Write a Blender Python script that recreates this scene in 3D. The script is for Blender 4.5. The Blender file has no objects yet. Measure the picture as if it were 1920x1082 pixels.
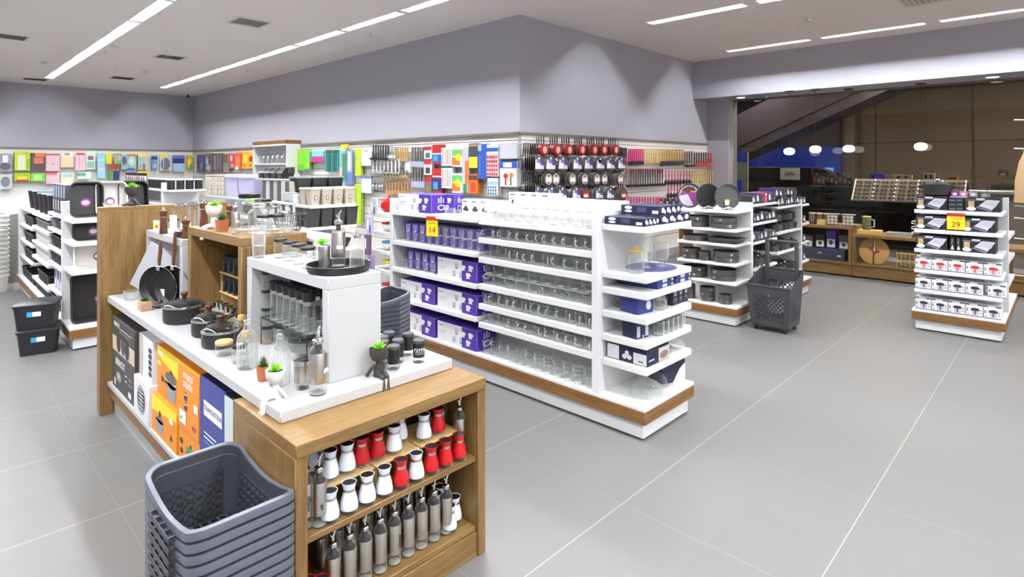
import bpy, math, random
from mathutils import Matrix, Vector
R = math.radians
rnd = random.Random(7)
scn = bpy.context.scene
col = scn.collection
# ------------------------------------------------------------------ camera
cam_data = bpy.data.cameras.new('camera')
cam = bpy.data.objects.new('camera', cam_data); col.objects.link(cam)
EYE, FPX, HOR = 1.7, 1083.0, 312.0          # eye height, focal length and horizon row in a 1920x1082 frame
cam.location = (0, 0, EYE); cam.rotation_euler = (R(90), 0, R(44.06 - 90))
cam_data.sensor_width = 36; cam_data.lens = FPX / 1920 * 36
cam_data.shift_y = -(541 - HOR) / 1920
cam_data.clip_start = .05; cam_data.clip_end = 200
scn.camera = cam
# ------------------------------------------------------------------ world, exposure
w = bpy.data.worlds.new('world'); scn.world = w; w.use_nodes = True
w.node_tree.nodes['Background'].inputs[0].default_value = (.97, .985, 1.0, 1)
w.node_tree.nodes['Background'].inputs[1].default_value = 1.0
vs = scn.view_settings
vs.view_transform = 'Standard'; vs.look = 'None'; vs.exposure = 0.42; vs.gamma = 1.0
LAMP = 215.0                                     # strength of the ceiling lamps
cy = scn.cycles
cy.max_bounces = 7; cy.diffuse_bounces = 4; cy.glossy_bounces = 3; cy.transmission_bounces = 4
cy.transparent_max_bounces = 40; cy.caustics_reflective = False; cy.caustics_refractive = False
cy.use_denoising = True; cy.sample_clamp_indirect = 6.0

# ------------------------------------------------------------------ materials
def lin(c):
    return tuple(((x / 12.92) if x <= .04045 else ((x + .055) / 1.055) ** 2.4) for x in (v / 255 for v in c)) + (1,)
MATS = {}
def M(name, rgb=None, rough=.5, metal=0.0, emit=0.0, spec=.5, bump=0):
    if name in MATS or rgb is None: return MATS[name]
    m = bpy.data.materials.new(name); m.use_nodes = True
    b = m.node_tree.nodes['Principled BSDF']
    b.inputs['Base Color'].default_value = lin(rgb); b.inputs['Roughness'].default_value = rough
    b.inputs['Metallic'].default_value = metal; b.inputs['Specular IOR Level'].default_value = spec
    if emit:
        b.inputs['Emission Color'].default_value = lin(rgb); b.inputs['Emission Strength'].default_value = emit
    if bump:
        n = m.node_tree.nodes; t = n.new('ShaderNodeTexNoise'); t.inputs['Scale'].default_value = bump
        p = n.new('ShaderNodeBump'); p.inputs['Strength'].default_value = .25; p.inputs['Distance'].default_value = .002
        m.node_tree.links.new(t.outputs[0], p.inputs['Height']); m.node_tree.links.new(p.outputs[0], b.inputs['Normal'])
    MATS[name] = m; return m
def C(*rgb, r=.45):                               # a plain colour by its sRGB value
    return M('c%d_%d_%d' % rgb, rgb, r)
def wood(name, a, b, axis, rough=.42):
    m = bpy.data.materials.new(name); m.use_nodes = True; MATS[name] = m
    nt = m.node_tree; n = nt.nodes; L = nt.links.new; bs = n['Principled BSDF']
    tc = n.new('ShaderNodeTexCoord'); mp = n.new('ShaderNodeMapping')
    s = [14, 14, 14]; s['xyz'.index(axis)] = .9; mp.inputs['Scale'].default_value = s
    L(tc.outputs['Object'], mp.inputs[0])
    t1 = n.new('ShaderNodeTexNoise'); t1.inputs['Scale'].default_value = 2.2; t1.inputs['Detail'].default_value = 6; t1.inputs['Distortion'].default_value = .6
    t2 = n.new('ShaderNodeTexNoise'); t2.inputs['Scale'].default_value = 9; t2.inputs['Detail'].default_value = 3
    L(mp.outputs[0], t1.inputs[0]); L(mp.outputs[0], t2.inputs[0])
    mx = n.new('ShaderNodeMath'); mx.operation = 'MULTIPLY_ADD'; mx.inputs[1].default_value = .45
    L(t2.outputs[0], mx.inputs[0]); 
    mm = n.new('ShaderNodeMath'); mm.operation = 'MULTIPLY'; mm.inputs[1].default_value = .55; L(t1.outputs[0], mm.inputs[0]); L(mm.outputs[0], mx.inputs[2])
    cr = n.new('ShaderNodeValToRGB'); cr.color_ramp.elements[0].position = .36; cr.color_ramp.elements[1].position = .64
    cr.color_ramp.elements[0].color = lin(b); cr.color_ramp.elements[1].color = lin(a)
    L(mx.outputs[0], cr.inputs[0]); L(cr.outputs[0], bs.inputs['Base Color']); bs.inputs['Roughness'].default_value = rough
    return m
for ax in 'xyz': wood('oak_' + ax, (143, 112, 66), (112, 83, 44), ax)
for ax in 'xy': wood('band_' + ax, (146, 104, 56), (112, 76, 38), ax)
wood('bamboo', (222, 190, 130), (196, 158, 98), 'x'); wood('walnut', (112, 70, 42), (70, 40, 24), 'z', .35)
WHITE = M('white_laminate', (188, 188, 188), .35); SHELFW = M('shelf_white', (226, 226, 226), .4); METALWHITE = M('white_metal', (222, 222, 222), .4)
BLACK = M('black_plastic', (19, 19, 21), .42); DKGREY = M('charcoal_plastic', (62, 63, 70), .48, bump=300)
STEEL = M('brushed_steel', (200, 194, 186), .28, 1.0); CHROME = M('chrome', (225, 225, 225), .12, 1.0)
NONSTICK = M('nonstick', (30, 29, 30), .38, bump=500); SOIL = C(70, 52, 40); LEAF = M('leaf', (132, 200, 44), .5); LEAFD = M('dark_leaf', (62, 104, 44), .55)
TERRA = M('terracotta', (178, 102, 66), .75); PINK = C(214, 60, 130); RED = M('red_lacquer', (192, 22, 26), .22); SHWHITE = M('white_lacquer', (232, 236, 244), .22)
NAVY = C(28, 31, 62); PURPLE = C(80, 44, 158); BOXW = C(232, 230, 232); GREYINK = C(120, 118, 122); INK = C(30, 30, 34); TAN = C(200, 170, 120); ORANGE = C(232, 142, 26); YELLOW = C(250, 220, 40); PAPER = C(240, 240, 238)
LBLUE = C(80, 160, 200); CREAM = C(192, 184, 168); LILAC = C(196, 192, 226); BAKE = M('bakeware', (92, 88, 86), .4, .4); CORK = C(206, 164, 100)
def glass(name, tint, white=.05, rough=.03, edge=.75):
    m = bpy.data.materials.new(name); m.use_nodes = True; MATS[name] = m
    nt = m.node_tree; n = nt.nodes; L = nt.links.new; n.remove(n['Principled BSDF']); out = n['Material Output']
    tr = n.new('ShaderNodeBsdfTransparent'); tr.inputs[0].default_value = lin(tint)
    gl = n.new('ShaderNodeBsdfGlossy'); gl.inputs['Roughness'].default_value = rough; gl.inputs[0].default_value = (.95, .96, .97, 1)
    df = n.new('ShaderNodeBsdfDiffuse'); df.inputs[0].default_value = (.92, .93, .92, 1)
    lw = n.new('ShaderNodeLayerWeight'); lw.inputs[0].default_value = .35
    pw = n.new('ShaderNodeMath'); pw.operation = 'MULTIPLY_ADD'; pw.inputs[1].default_value = edge; pw.inputs[2].default_value = .022
    sq = n.new('ShaderNodeMath'); sq.operation = 'POWER'; sq.inputs[1].default_value = 2.0
    L(lw.outputs['Facing'], sq.inputs[0]); L(sq.outputs[0], pw.inputs[0])
    ew = n.new('ShaderNodeMath'); ew.operation = 'MULTIPLY_ADD'; ew.inputs[1].default_value = white * 6; ew.inputs[2].default_value = white * .25  # white towards the edges paints bright highlights into the glass
    c3 = n.new('ShaderNodeMath'); c3.operation = 'POWER'; c3.inputs[1].default_value = 2.4; L(lw.outputs['Facing'], c3.inputs[0]); L(c3.outputs[0], ew.inputs[0])
    a = n.new('ShaderNodeMixShader'); L(ew.outputs[0], a.inputs[0]); L(tr.outputs[0], a.inputs[1]); L(df.outputs[0], a.inputs[2])
    b = n.new('ShaderNodeMixShader'); L(pw.outputs[0], b.inputs[0]); L(a.outputs[0], b.inputs[1]); L(gl.outputs[0], b.inputs[2])
    L(b.outputs[0], out.inputs[0]); return m
GLASS = glass('clear_glass', (253, 254, 253), .10, .04, .4); CRYSTAL = glass('cut_crystal', (253, 253, 253), .2, .06, .4); ACRYL = glass('clear_acrylic', (254, 254, 254), .12, .06, .4)
GEDGE = glass('glass_edge', (250, 252, 251), .5, .05, .5); SHOPGLASS = glass('shopfront_glass', (205, 205, 203), 0, 0, .30); SMOKE = glass('lid_glass', (150, 152, 152), .03, .03)  # GEDGE: whitened rims and bases, highlights put into the colour
def wallmat(name, c, bump=60):
    return M(name, c, .7, bump=bump)
LAMPM = M('lamp_tube', (247, 251, 255), .5, emit=LAMP)
GLOBE = M('globe_lamp', (255, 244, 226), .5, emit=4.0)
DOWN = M('downlight_lens', (255, 252, 246), .5, emit=9.0)

# ------------------------------------------------------------------ mesh builder
class MB:
    def __init__(s): s.v = []; s.f = []; s.k = []; s.mats = []
    def mi(s, m):
        if m not in s.mats: s.mats.append(m)
        return s.mats.index(m)
    def face(s, pts, m):
        b = len(s.v); s.v += [tuple(p) for p in pts]; s.f.append(list(range(b, b + len(pts)))); s.k.append(s.mi(m)); return s
    def raw(s, vs_, fs, m):
        b = len(s.v); s.v += [tuple(p) for p in vs_]; k = s.mi(m)
        for f in fs: s.f.append([b + i for i in f]); s.k.append(k)
        return s
    def box(s, x0, y0, z0, x1, y1, z1, m, c=0):
        if x1 < x0: x0, x1 = x1, x0
        if y1 < y0: y0, y1 = y1, y0
        if z1 < z0: z0, z1 = z1, z0
        if not c:
            v = [(x, y, z) for z in (z0, z1) for y in (y0, y1) for x in (x0, x1)]
            return s.raw(v, [(0, 2, 3, 1), (4, 5, 7, 6), (0, 1, 5, 4), (2, 6, 7, 3), (0, 4, 6, 2), (1, 3, 7, 5)], m)
        r = [(x0 + c, y0), (x1 - c, y0), (x1, y0 + c), (x1, y1 - c), (x1 - c, y1), (x0 + c, y1), (x0, y1 - c), (x0, y0 + c)]
        i = [(x0 + c, y0 + c), (x1 - c, y0 + c), (x1 - c, y0 + c), (x1 - c, y1 - c), (x1 - c, y1 - c), (x0 + c, y1 - c), (x0 + c, y1 - c), (x0 + c, y0 + c)]
        s.loft([[(a, b, z0) for a, b in i], [(a, b, z0 + c) for a, b in r], [(a, b, z1 - c) for a, b in r], [(a, b, z1) for a, b in i]], m); return s
    def loft(s, rings, m, cap0=True, cap1=True, closed=True):
        n = len(rings[0]); b = len(s.v); ms = m if isinstance(m, list) else [m] * (len(rings) - 1)
        for r in rings: s.v += [tuple(p) for p in r]
        for j in range(len(rings) - 1):
            k = s.mi(ms[j])
            for i in range(n if closed else n - 1):
                a = b + j * n + i; d = b + j * n + (i + 1) % n
                s.f.append([a, d, d + n, a + n]); s.k.append(k)
        if cap0: s.f.append([b + i for i in range(n)][::-1]); s.k.append(s.mi(ms[0]))
        if cap1: s.f.append([b + (len(rings) - 1) * n + i for i in range(n)]); s.k.append(s.mi(ms[-1]))
        return s
    def lathe(s, prof, m, n=20, c=(0, 0, 0), cap0=True, cap1=True, flute=0, ax='z'):
        rings = []
        for r, z in prof:
            ring = []
            for i in range(n):
                t = 2 * math.pi * i / n; q = r * (1 - (flute if i % 2 else 0))
                p = (q * math.cos(t), q * math.sin(t), z)
                if ax == 'x': p = (p[2], p[0], p[1])
                if ax == 'y': p = (p[0], -p[2], p[1])
                ring.append((c[0] + p[0], c[1] + p[1], c[2] + p[2]))
            rings.append(ring)
        return s.loft(rings, m, cap0, cap1)
    def rrect(s, levels, m, n=5, c=(0, 0), cap0=True, cap1=True):
        """levels: (half_x, half_y, corner_radius, z)"""
        rings = []
        for hx, hy, r, z in levels:
            ring = []
            for qx, qy, a0 in ((1, 1, 0), (-1, 1, 90), (-1, -1, 180), (1, -1, 270)):
                for i in range(n):
                    a = R(a0 + 90 * i / (n - 1))
                    ring.append((c[0] + qx * (hx - r) + r * math.cos(a), c[1] + qy * (hy - r) + r * math.sin(a), z))
            rings.append(ring)
        return s.loft(rings, m, cap0, cap1)
    def tube(s, pts, r, m, n=8, closed=False):
        P = [Vector(p) for p in pts]; rings = []; up = None
        for i, p in enumerate(P):
            if closed: d = (P[(i + 1) % len(P)] - P[i - 1])
            else: d = (P[min(i + 1, len(P) - 1)] - P[max(i - 1, 0)])
            d.normalize()
            u = d.cross(Vector((0, 0, 1)) if abs(d.z) < .95 else Vector((1, 0, 0))); u.normalize()
            if up is not None and u.dot(up) < 0: u = -u
            up = u; q = d.cross(u); rr = r[i] if isinstance(r, (list, tuple)) else r
            rings.append([p + (u * math.cos(2 * math.pi * k / n) + q * math.sin(2 * math.pi * k / n)) * rr for k in range(n)])
        if closed: rings.append(rings[0])
        return s.loft(rings, m, not closed, not closed)
    def prism(s, pts, m, d):
        """pts: a flat outline (3D points, counter-clockwise seen from outside); d: how far it is pushed back"""
        a = [Vector(p) for p in pts]; d = Vector(d); n = len(a)
        return s.loft([[p + d for p in a], a], m)
    def text(s, body, size, m, mat4, th=.0006, align='CENTER'):
        c = bpy.data.curves.new('t', 'FONT'); c.body = body; c.size = size; c.extrude = th; c.align_x = align; c.align_y = 'CENTER'; c.resolution_u = 3
        o = bpy.data.objects.new('t', c); col.objects.link(o)
        me = o.to_mesh(); s.raw([mat4 @ v.co for v in me.vertices], [list(p.vertices) for p in me.polygons], m)
        o.to_mesh_clear(); bpy.data.objects.remove(o); bpy.data.curves.remove(c); return s
    def add(s, o, mat4):
        b = len(s.v); s.v += [tuple(mat4 @ Vector(p)) for p in o.v]
        for f, k in zip(o.f, o.k): s.f.append([b + i for i in f]); s.k.append(s.mi(o.mats[k]))
        return s
    def mesh(s, name, sharp=38):
        me = bpy.data.meshes.new(name); me.from_pydata(s.v, [], s.f)
        for m in s.mats: me.materials.append(m)
        me.polygons.foreach_set('material_index', s.k); me.polygons.foreach_set('use_smooth', [True] * len(s.f))
        me.set_sharp_from_angle(angle=R(sharp)); me.update(); return me
def TR(x=0, y=0, z=0, rz=0, rx=0, ry=0, s=1):
    return Matrix.Translation((x, y, z)) @ Matrix.Rotation(R(rz), 4, 'Z') @ Matrix.Rotation(R(ry), 4, 'Y') @ Matrix.Rotation(R(rx), 4, 'X') @ Matrix.Scale(s, 4)
FACE_X = Matrix(((0, 0, -1, 0), (-1, 0, 0, 0), (0, 1, 0, 0), (0, 0, 0, 1)))      # lettering on a face that looks towards -X
FACE_Y = Matrix(((1, 0, 0, 0), (0, 0, -1, 0), (0, 1, 0, 0), (0, 0, 0, 1)))       # lettering on a face that looks towards -Y

# ------------------------------------------------------------------ things
def setp(o, label, cat, group=None, kind=None):
    if label: o['label'] = label
    if cat: o['category'] = cat
    if group: o['group'] = group
    if kind: o['kind'] = kind
    return o
def mk(name, mesh, loc=(0, 0, 0), parent=None, rot=None):
    o = bpy.data.objects.new(name, mesh); col.objects.link(o); o.location = loc
    if rot: o.rotation_euler = rot
    if parent: o.parent = parent
    return o
def struct(name, mb, label=None, loc=(0, 0, 0)):
    o = mk(name, mb.mesh(name), loc); o['kind'] = 'structure'
    if label: o['label'] = label
    return o
class T:
    """a kind of thing: one mesh, or parts [(name, mesh, [sub-parts], (label))] under an Empty"""
    def __init__(s, name, cat, body, parts=None):
        s.name = name; s.cat = cat; s.parts = []; s.mesh = None
        if isinstance(body, MB): s.mesh = body.mesh(name)
        for p in (body if isinstance(body, list) else (parts or [])):
            s.parts.append((p[0], p[1].mesh(p[0]), [(q[0], q[1].mesh(q[0])) for q in (p[2] if len(p) > 2 else [])]))
    def put(s, loc, label, group=None, rz=0, rot=None, scale=1):
        o = mk(s.name, s.mesh, loc, rot=rot or (0, 0, R(rz)))
        if scale != 1: o.scale = scale if isinstance(scale, tuple) else (scale,) * 3
        setp(o, label, s.cat, group)
        for n, me, sub in s.parts:
            c = mk(n, me, parent=o)
            for n2, m2 in sub: mk(n2, m2, parent=c)
        return o
def thing(name, cat, label, parts, loc=(0, 0, 0), group=None, rz=0):
    return T(name, cat, parts).put(loc, label, group, rz)
NTH = 'first second third fourth fifth sixth seventh eighth ninth tenth eleventh twelfth thirteenth fourteenth fifteenth sixteenth seventeenth eighteenth nineteenth twentieth'.split()
def nth(i): return NTH[i] if i < 20 else NTH[i % 10] + '-next'
# a pixel of the photograph (1920x1082) seen on the plane z, x or y
_c, _s = math.cos(R(44.06)), math.sin(R(44.06))
def ray(px, py):
    r = (px - 960) / FPX; return (_c + _s * r, _s - _c * r, (HOR - py) / FPX)
def onz(px, py, z):
    d = ray(px, py); t = (z - EYE) / d[2]; return (d[0] * t, d[1] * t, z)
def onx(px, py, x):
    d = ray(px, py); t = x / d[0]; return (x, d[1] * t, EYE + d[2] * t)
def ony(px, py, y):
    d = ray(px, py); t = y / d[1]; return (d[0] * t, y, EYE + d[2] * t)
# ================================================================== the room
H = 4.0
WALL = wallmat('wall_paint', (170, 168, 177)); CEIL = wallmat('ceiling_paint', (253, 245, 242), 40)
PANEL = M('slatwall_white', (232, 228, 222), .5)
def floor_mat():
    m = bpy.data.materials.new('floor_tile'); m.use_nodes = True; nt = m.node_tree; n = nt.nodes; L = nt.links.new; bs = n['Principled BSDF']
    tc = n.new('ShaderNodeTexCoord'); sp = n.new('ShaderNodeSeparateXYZ'); L(tc.outputs['Object'], sp.inputs[0])
    def math_(op, a, b=None):
        k = n.new('ShaderNodeMath'); k.operation = op
        for i, q in enumerate((a, b)):
            if q is None: continue
            if isinstance(q, (int, float)): k.inputs[i].default_value = q
            else: L(q, k.inputs[i])
        return k.outputs[0]
    def line(src, off, wd):
        f = math_('FRACT', math_('DIVIDE', math_('SUBTRACT', src, off), .885))
        return math_('LESS_THAN', math_('ABSOLUTE', math_('SUBTRACT', f, .5)), wd), math_('FLOOR', math_('DIVIDE', math_('SUBTRACT', src, off), .885))
    ly, iy = line(sp.outputs[1], .74 - .4425, .0022); lx, ix = line(sp.outputs[0], .705 - .4425, .0014)
    both = math_('MAXIMUM', ly, math_('MULTIPLY', lx, .4))
    cv = n.new('ShaderNodeCombineXYZ'); L(ix, cv.inputs[0]); L(iy, cv.inputs[1])
    wn = n.new('ShaderNodeTexWhiteNoise'); L(cv.outputs[0], wn.inputs[0])
    ns = n.new('ShaderNodeTexNoise'); ns.inputs['Scale'].default_value = .7; L(tc.outputs['Object'], ns.inputs[0])
    a = n.new('ShaderNodeMixRGB'); a.inputs[1].default_value = lin((113, 109, 107)); a.inputs[2].default_value = lin((118, 117, 116)); L(ns.outputs[0], a.inputs[0])
    b = n.new('ShaderNodeMixRGB'); b.blend_type = 'MULTIPLY'; b.inputs[0].default_value = .05; L(a.outputs[0], b.inputs[1]); L(wn.outputs[0], b.inputs[2])
    c = n.new('ShaderNodeMixRGB'); L(both, c.inputs[0]); L(b.outputs[0], c.inputs[1]); c.inputs[2].default_value = lin((168, 164, 158))
    L(c.outputs[0], bs.inputs['Base Color']); bs.inputs['Roughness'].default_value = .34; bs.inputs['Specular IOR Level'].default_value = .45
    return m
struct('floor', MB().box(-4, -7, -.1, 34, 26, 0, floor_mat()), 'pale grey porcelain tile floor with thin light joints')
# ceiling with slots for the recessed lamps
rows = [(2.42, [9.03 + 1.7 * k for k in range(-9, 6)], 1.58, .085), (5.04, [7.22 + 1.71 * k for k in range(-8, 7)], 1.57, .075), (8.2, [3.33 - 1.72 * k for k in range(0, 6)], 1.53, .09), (11.27, [3.4 - 1.72 * k for k in range(0, 6)], 1.52, .075), (-.2, [9.03 + 1.7 * k for k in range(-9, 6)], 1.58, .085), (-2.8, [9.03 + 1.7 * k for k in range(-9, 4)], 1.58, .085)]  # the outermost row is unseen, added to brighten the shelf fronts
cb = MB(); xs = [-4]
for x, ys, ln, hw in sorted(rows): xs += [x - hw, x + hw]
xs += [12.0]
slots = {round(x - hw, 3): [(y, y + ln) for y in ys] for x, ys, ln, hw in rows}
for x0, x1 in zip(xs[:-1], xs[1:]):
    y = -7
    for a, b in sorted(slots.get(round(x0, 3), [])):
        cb.box(x0, y, H, x1, a, H + .03, CEIL); y = b
    cb.box(x0, y, H, x1, 21.2, H + .03, CEIL)
struct('ceiling', cb, 'white plasterboard ceiling with rows of recessed strip lamps')
HOUS = M('lamp_housing', (240, 240, 240), .3, 1.0)
def strip_lamp(hw, ln, twin):
    d = .085; g = MB(); q = hw - .025
    rg = [[(-e, y0, z), (e, y0, z), (e, y1, z), (-e, y1, z)] for e, y0, y1, z in ((hw, 0, ln, 0), (q, .01, ln - .01, d))]
    g.loft(rg, HOUS, False, True)
    fr = MB(); t = .006
    for a in ((-hw - .014, -.014, hw + .014, .0), (-hw - .014, ln, hw + .014, ln + .014), (-hw - .014, 0, -hw, ln), (hw, 0, hw + .014, ln)): fr.box(a[0], a[1], -t, a[2], a[3], 0, METALWHITE)
    parts = [('housing', g), ('rim', fr)]
    for c in ((-.034, .034) if twin else (0,)):
        wd = .011 if twin else .02
        parts.append(('lamp_tube', MB().box(c - wd, .02, .062, c + wd, ln - .02, .07, LAMPM)))
    return T('strip_lamp', 'ceiling lamp', parts)
desc = {2.42: 'twin-tube counter row', 5.04: 'row along the long wall', 8.2: 'row over the glassware', 11.27: 'row along the shopfront', -.2: 'row off to the side', -2.8: 'unseen row added as fill light'}
for x, ys, ln, hw in rows:
    tp = strip_lamp(hw, ln, hw == .085)
    ys = sorted(ys, reverse=True)
    for i, y in enumerate(ys): tp.put((x, y, H), 'strip lamp, %s in the %s' % (nth(i) + ' from the far end', desc[x]), 'ceiling strip lamps')
# walls
struct('wall_left', MB().box(6.37, 6.0, 2.2, 6.57, 20.8, H, WALL).box(6.37, 6.0, 0, 6.57, 20.8, 2.2, PANEL), 'grey blue upper wall above the long slatwall of hanging goods')
struct('wall_back', MB().box(-4, 20.8, 2.2, 6.57, 21, H, WALL).box(-4, 20.8, 0, 6.57, 21, 2.2, PANEL), 'far grey blue wall above the cleaning goods')
kb = MB().box(6.57, 6.0, 2.2, 13.1, 6.2, H, WALL).box(6.57, 6.0, 0, 12.64, 6.2, 2.2, PANEL)
struct('wall_right', kb, 'grey blue upper wall above the frying pans')
struct('wall_side', MB().box(-4.2, -7, 0, -4, 21, H, WALL))
struct('beam', MB().box(11.95, -7, 3.18, 13.1, 6.0, H + .03, WALL), 'deep grey blue beam over the shopfront')
struct('column', MB().box(12.64, 5.5, 0, 13.1, 6.0, 3.18, WALL), 'grey column beside the shopfront glass')
GR = M('slat_groove', (120, 116, 112), .7)
def grooves(fn):
    g = MB()
    for k in range(13): fn(g, .3 + k * .15)
    return g
struct('trim_1', MB().box(6.33, 5.97, 2.19, 6.37, 20.8, 2.225, M('trim_brown', (122, 110, 100), .5)), 'thin taupe trim strip along the long wall')
struct('trim_2', MB().box(-4, 20.76, 2.19, 6.33, 20.8, 2.225, MATS['trim_brown']), 'thin taupe trim strip on the far wall')
struct('trim_3', MB().box(6.33, 5.96, 2.19, 12.62, 6.0, 2.225, MATS['trim_brown']), 'thin taupe trim strip above the pans')
struct('trim_4', grooves(lambda g, z: g.box(6.364, 6.0, z, 6.372, 20.8, z + .008, GR)), 'slatwall grooves along the long wall')
struct('trim_5', grooves(lambda g, z: g.box(6.38, 5.994, z, 12.6, 6.002, z + .008, GR)), 'slatwall grooves behind the pans')
struct('trim_6', MB().box(6.33, 5.985, .05, 6.39, 6.0, 2.2, M('alu_edge', (190, 188, 184), .4, .6)), 'aluminium corner edge of the slatwall')
struct('trim_7', MB().box(9.0, 5.992, .05, 9.012, 6.0, 2.2, GR))
# shopfront
struct('window_1', MB().box(12.745, -7, .0, 12.757, 5.46, 3.18, SHOPGLASS), 'tall shopfront glass pane')
ALU = M('alu_frame', (206, 206, 208), .35, .5)
struct('trim_8', MB().box(12.72, 5.44, 0, 12.79, 5.5, 3.18, ALU), 'aluminium edge of the shopfront glass')
# ceiling fittings
VENT = M('vent_white', (226, 222, 220), .5)
def vent_t():
    f = MB(); w = .27
    for a in ((-w, -w, w, -w + .04), (-w, w - .04, w, w), (-w, -w + .04, -w + .04, w - .04), (w - .04, -w + .04, w, w - .04)): f.box(a[0], a[1], -.014, a[2], a[3], 0, VENT)
    b = MB().box(-w + .04, -w + .04, -.004, w - .04, w - .04, -.001, C(178, 174, 172))
    sl = MB()
    for i in range(7):
        y = -w + .07 + i * .066
        sl.face([(-w + .04, y - .02, -.012), (w - .04, y - .02, -.012), (w - .04, y + .022, -.003), (-w + .04, y + .022, -.003)], VENT)
    return T('ceiling_vent', 'air vent', [('frame', f), ('backing', b), ('louver', sl)])
vt = vent_t()
for p, lab in (((3.70, 9.40), 'between the two lamp rows nearest the camera'), ((3.72, 13.6), 'middle one between the two lamp rows'), ((3.75, 17.7), 'far one near the back wall corner'), ((1.15, 13.5), 'beside the twin-tube lamp row, cut by the picture edge'), ((9.66, 1.45), 'over the scale stand aisle'), ((2.2, 19.6), 'small far one at the end of the twin-tube row'), ((.6, 17.5), 'far one behind the twin-tube row')):
    vt.put((p[0], p[1], H), 'square white ceiling vent, ' + lab, 'ceiling vents')
spk = T('ceiling_sprinkler', 'sprinkler', [('stem', MB().lathe([(.025, 0), (.025, -.006), (.008, -.008), (.008, -.05)], METALWHITE, 10)), ('deflector', MB().lathe([(.022, -.05), (.022, -.054)], CHROME, 10))])
for i, (px, py) in enumerate(((197, 96), (313, 101), (463, 130), (625, 100), (695, 62), (1498, 50), (325, 168), (108, 150), (219, 126))):
    q = onz(px, py, H); spk.put(q, 'small pendent sprinkler head, ' + ('%s along the ceiling from the far lamp row' % nth(i)), 'sprinkler heads')
smk = T('smoke_detector', 'smoke detector', [('base', MB().lathe([(.07, 0), (.07, -.02)], METALWHITE, 16)), ('sensor', MB().lathe([(.06, -.02), (.05, -.045), (.03, -.05)], VENT, 16))])
for px, py, l in ((1517, 35, 'over the glassware end of the shop'), (216, 85, 'between the lamp rows'), (274, 132, 'further back between the lamp rows'), (84, 116, 'near the twin-tube lamp row')):
    smk.put(onz(px, py, H), 'round white smoke detector ' + l)
dl = T('downlight', 'downlight', [('rim', MB().lathe([(.11, 0), (.11, -.008), (.085, -.01), (.085, -.004)], METALWHITE, 20, cap1=False)), ('lens', MB().lathe([(.085, -.006), (.085, -.009)], DOWN, 20))])
for x, y, l in ((12.3, 5.08, 'near the column'), (12.37, .93, 'at the far end from the column'), (12.33, -1.6, 'out of the way')):
    dl.put((x, y, 3.18), 'round white downlight in the soffit ' + l)
spk.put((12.5, 4.62, 3.18), 'small sprinkler head under the soffit beside the downlight', 'sprinkler heads')
for i, (px, x, y, gy) in enumerate(((1480, 11.95, 3.98, 284), (1529, 12.0, 3.52, 280), (1592, 12.4, 3.05, 279), (1728, 12.5, 1.93, 275))):
    z = EYE + (HOR - gy) * (x * _c + y * _s) / FPX
    g = [(0.001, -.068), (.05, -.064), (.085, -.045), (.1, -.01), (.1, .015), (.085, .045), (.05, .064), (.02, .068)]
    thing('pendant_lamp', 'pendant lamp', 'glowing round pendant globe on a thin cord, %s from the column' % nth(i), [
        ('canopy', MB().lathe([(.001, 3.18 - z), (.09, 3.18 - z), (.09, 3.165 - z), (.02, 3.155 - z)], BLACK, 18)), ('cord', MB().tube([(0, 0, 3.16 - z), (0, 0, .08)], .005, BLACK, 6)),
        ('lamp_cap', MB().lathe([(.02, .06), (.02, .09), (.006, .095)], BLACK, 10)), ('globe', MB().lathe(g, GLOBE, 20))], (x, y, z), 'shopfront pendant lamps')
sg = MB().box(-.1, -.004, -.07, .1, 0, .07, C(210, 214, 210)); sg.box(-.02, -.006, -.05, .08, -.004, .05, C(40, 80, 60)).box(-.085, -.006, -.05, -.04, -.004, .05, C(60, 100, 80)).box(.0, -.007, -.04, .05, -.006, .03, C(225, 230, 225))
thing('exit_sign', 'sign', 'tiny green and white exit sign on the upper wall near the far corner', [('sign_plate', sg)], onx(390, 273, 6.36), None, -90)
thing('security_camera', 'camera', 'small dark camera at the top of the far wall corner', [('mount', MB().lathe([(.03, 0), (.03, -.03)], INK, 10)), ('dome', MB().lathe([(.05, -.03), (.045, -.06), (.02, -.08)], INK, 12))], (6.1, 20.4, H))
# ================================================================== furniture
def bx(*a, m=None, c=.003): return MB().box(*a, m, c)
OX, OY, OZ = MATS['oak_x'], MATS['oak_y'], MATS['oak_z']
# front oak shelf unit
thing('oak_shelf_unit', 'shelf unit', 'low oak shelf unit holding shakers and oil bottles at the counter end', [
    ('top', bx(.88, 1.85, .722, 1.75, 2.4, .77, m=OX)), ('side_panel', bx(.88, 1.855, 0, .925, 2.4, .722, m=OZ)), ('side_panel', bx(1.705, 1.855, 0, 1.75, 2.4, .722, m=OZ)),
    ('shelf', bx(.925, 1.87, .41, 1.705, 2.36, .434, m=OX)), ('bottom_shelf', bx(.925, 1.87, .106, 1.705, 2.36, .13, m=OX)), ('kick_board', bx(.925, 1.862, 0, 1.705, 1.885, .106, m=OX)), ('back_panel', bx(.925, 2.36, .0, 1.705, 2.38, .722, m=OZ))])
thing('counter_top_slab', 'counter', 'thick white counter slab carrying pots, jars and display boxes', [('slab', bx(.915, 2.045, .77, 1.72, 4.74, .815, m=WHITE, c=.004))])
bpy.data.objects['counter_top_slab']['kind'] = 'thing'
thing('oak_screen', 'panel', 'tall upright oak panel at the far end of the counter', [('board', bx(.872, 4.745, 0, 1.7, 4.83, 1.395, m=OZ)), ('top', bx(.872, 4.745, 1.395, 1.7, 4.83, 1.42, m=OX))])
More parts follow.
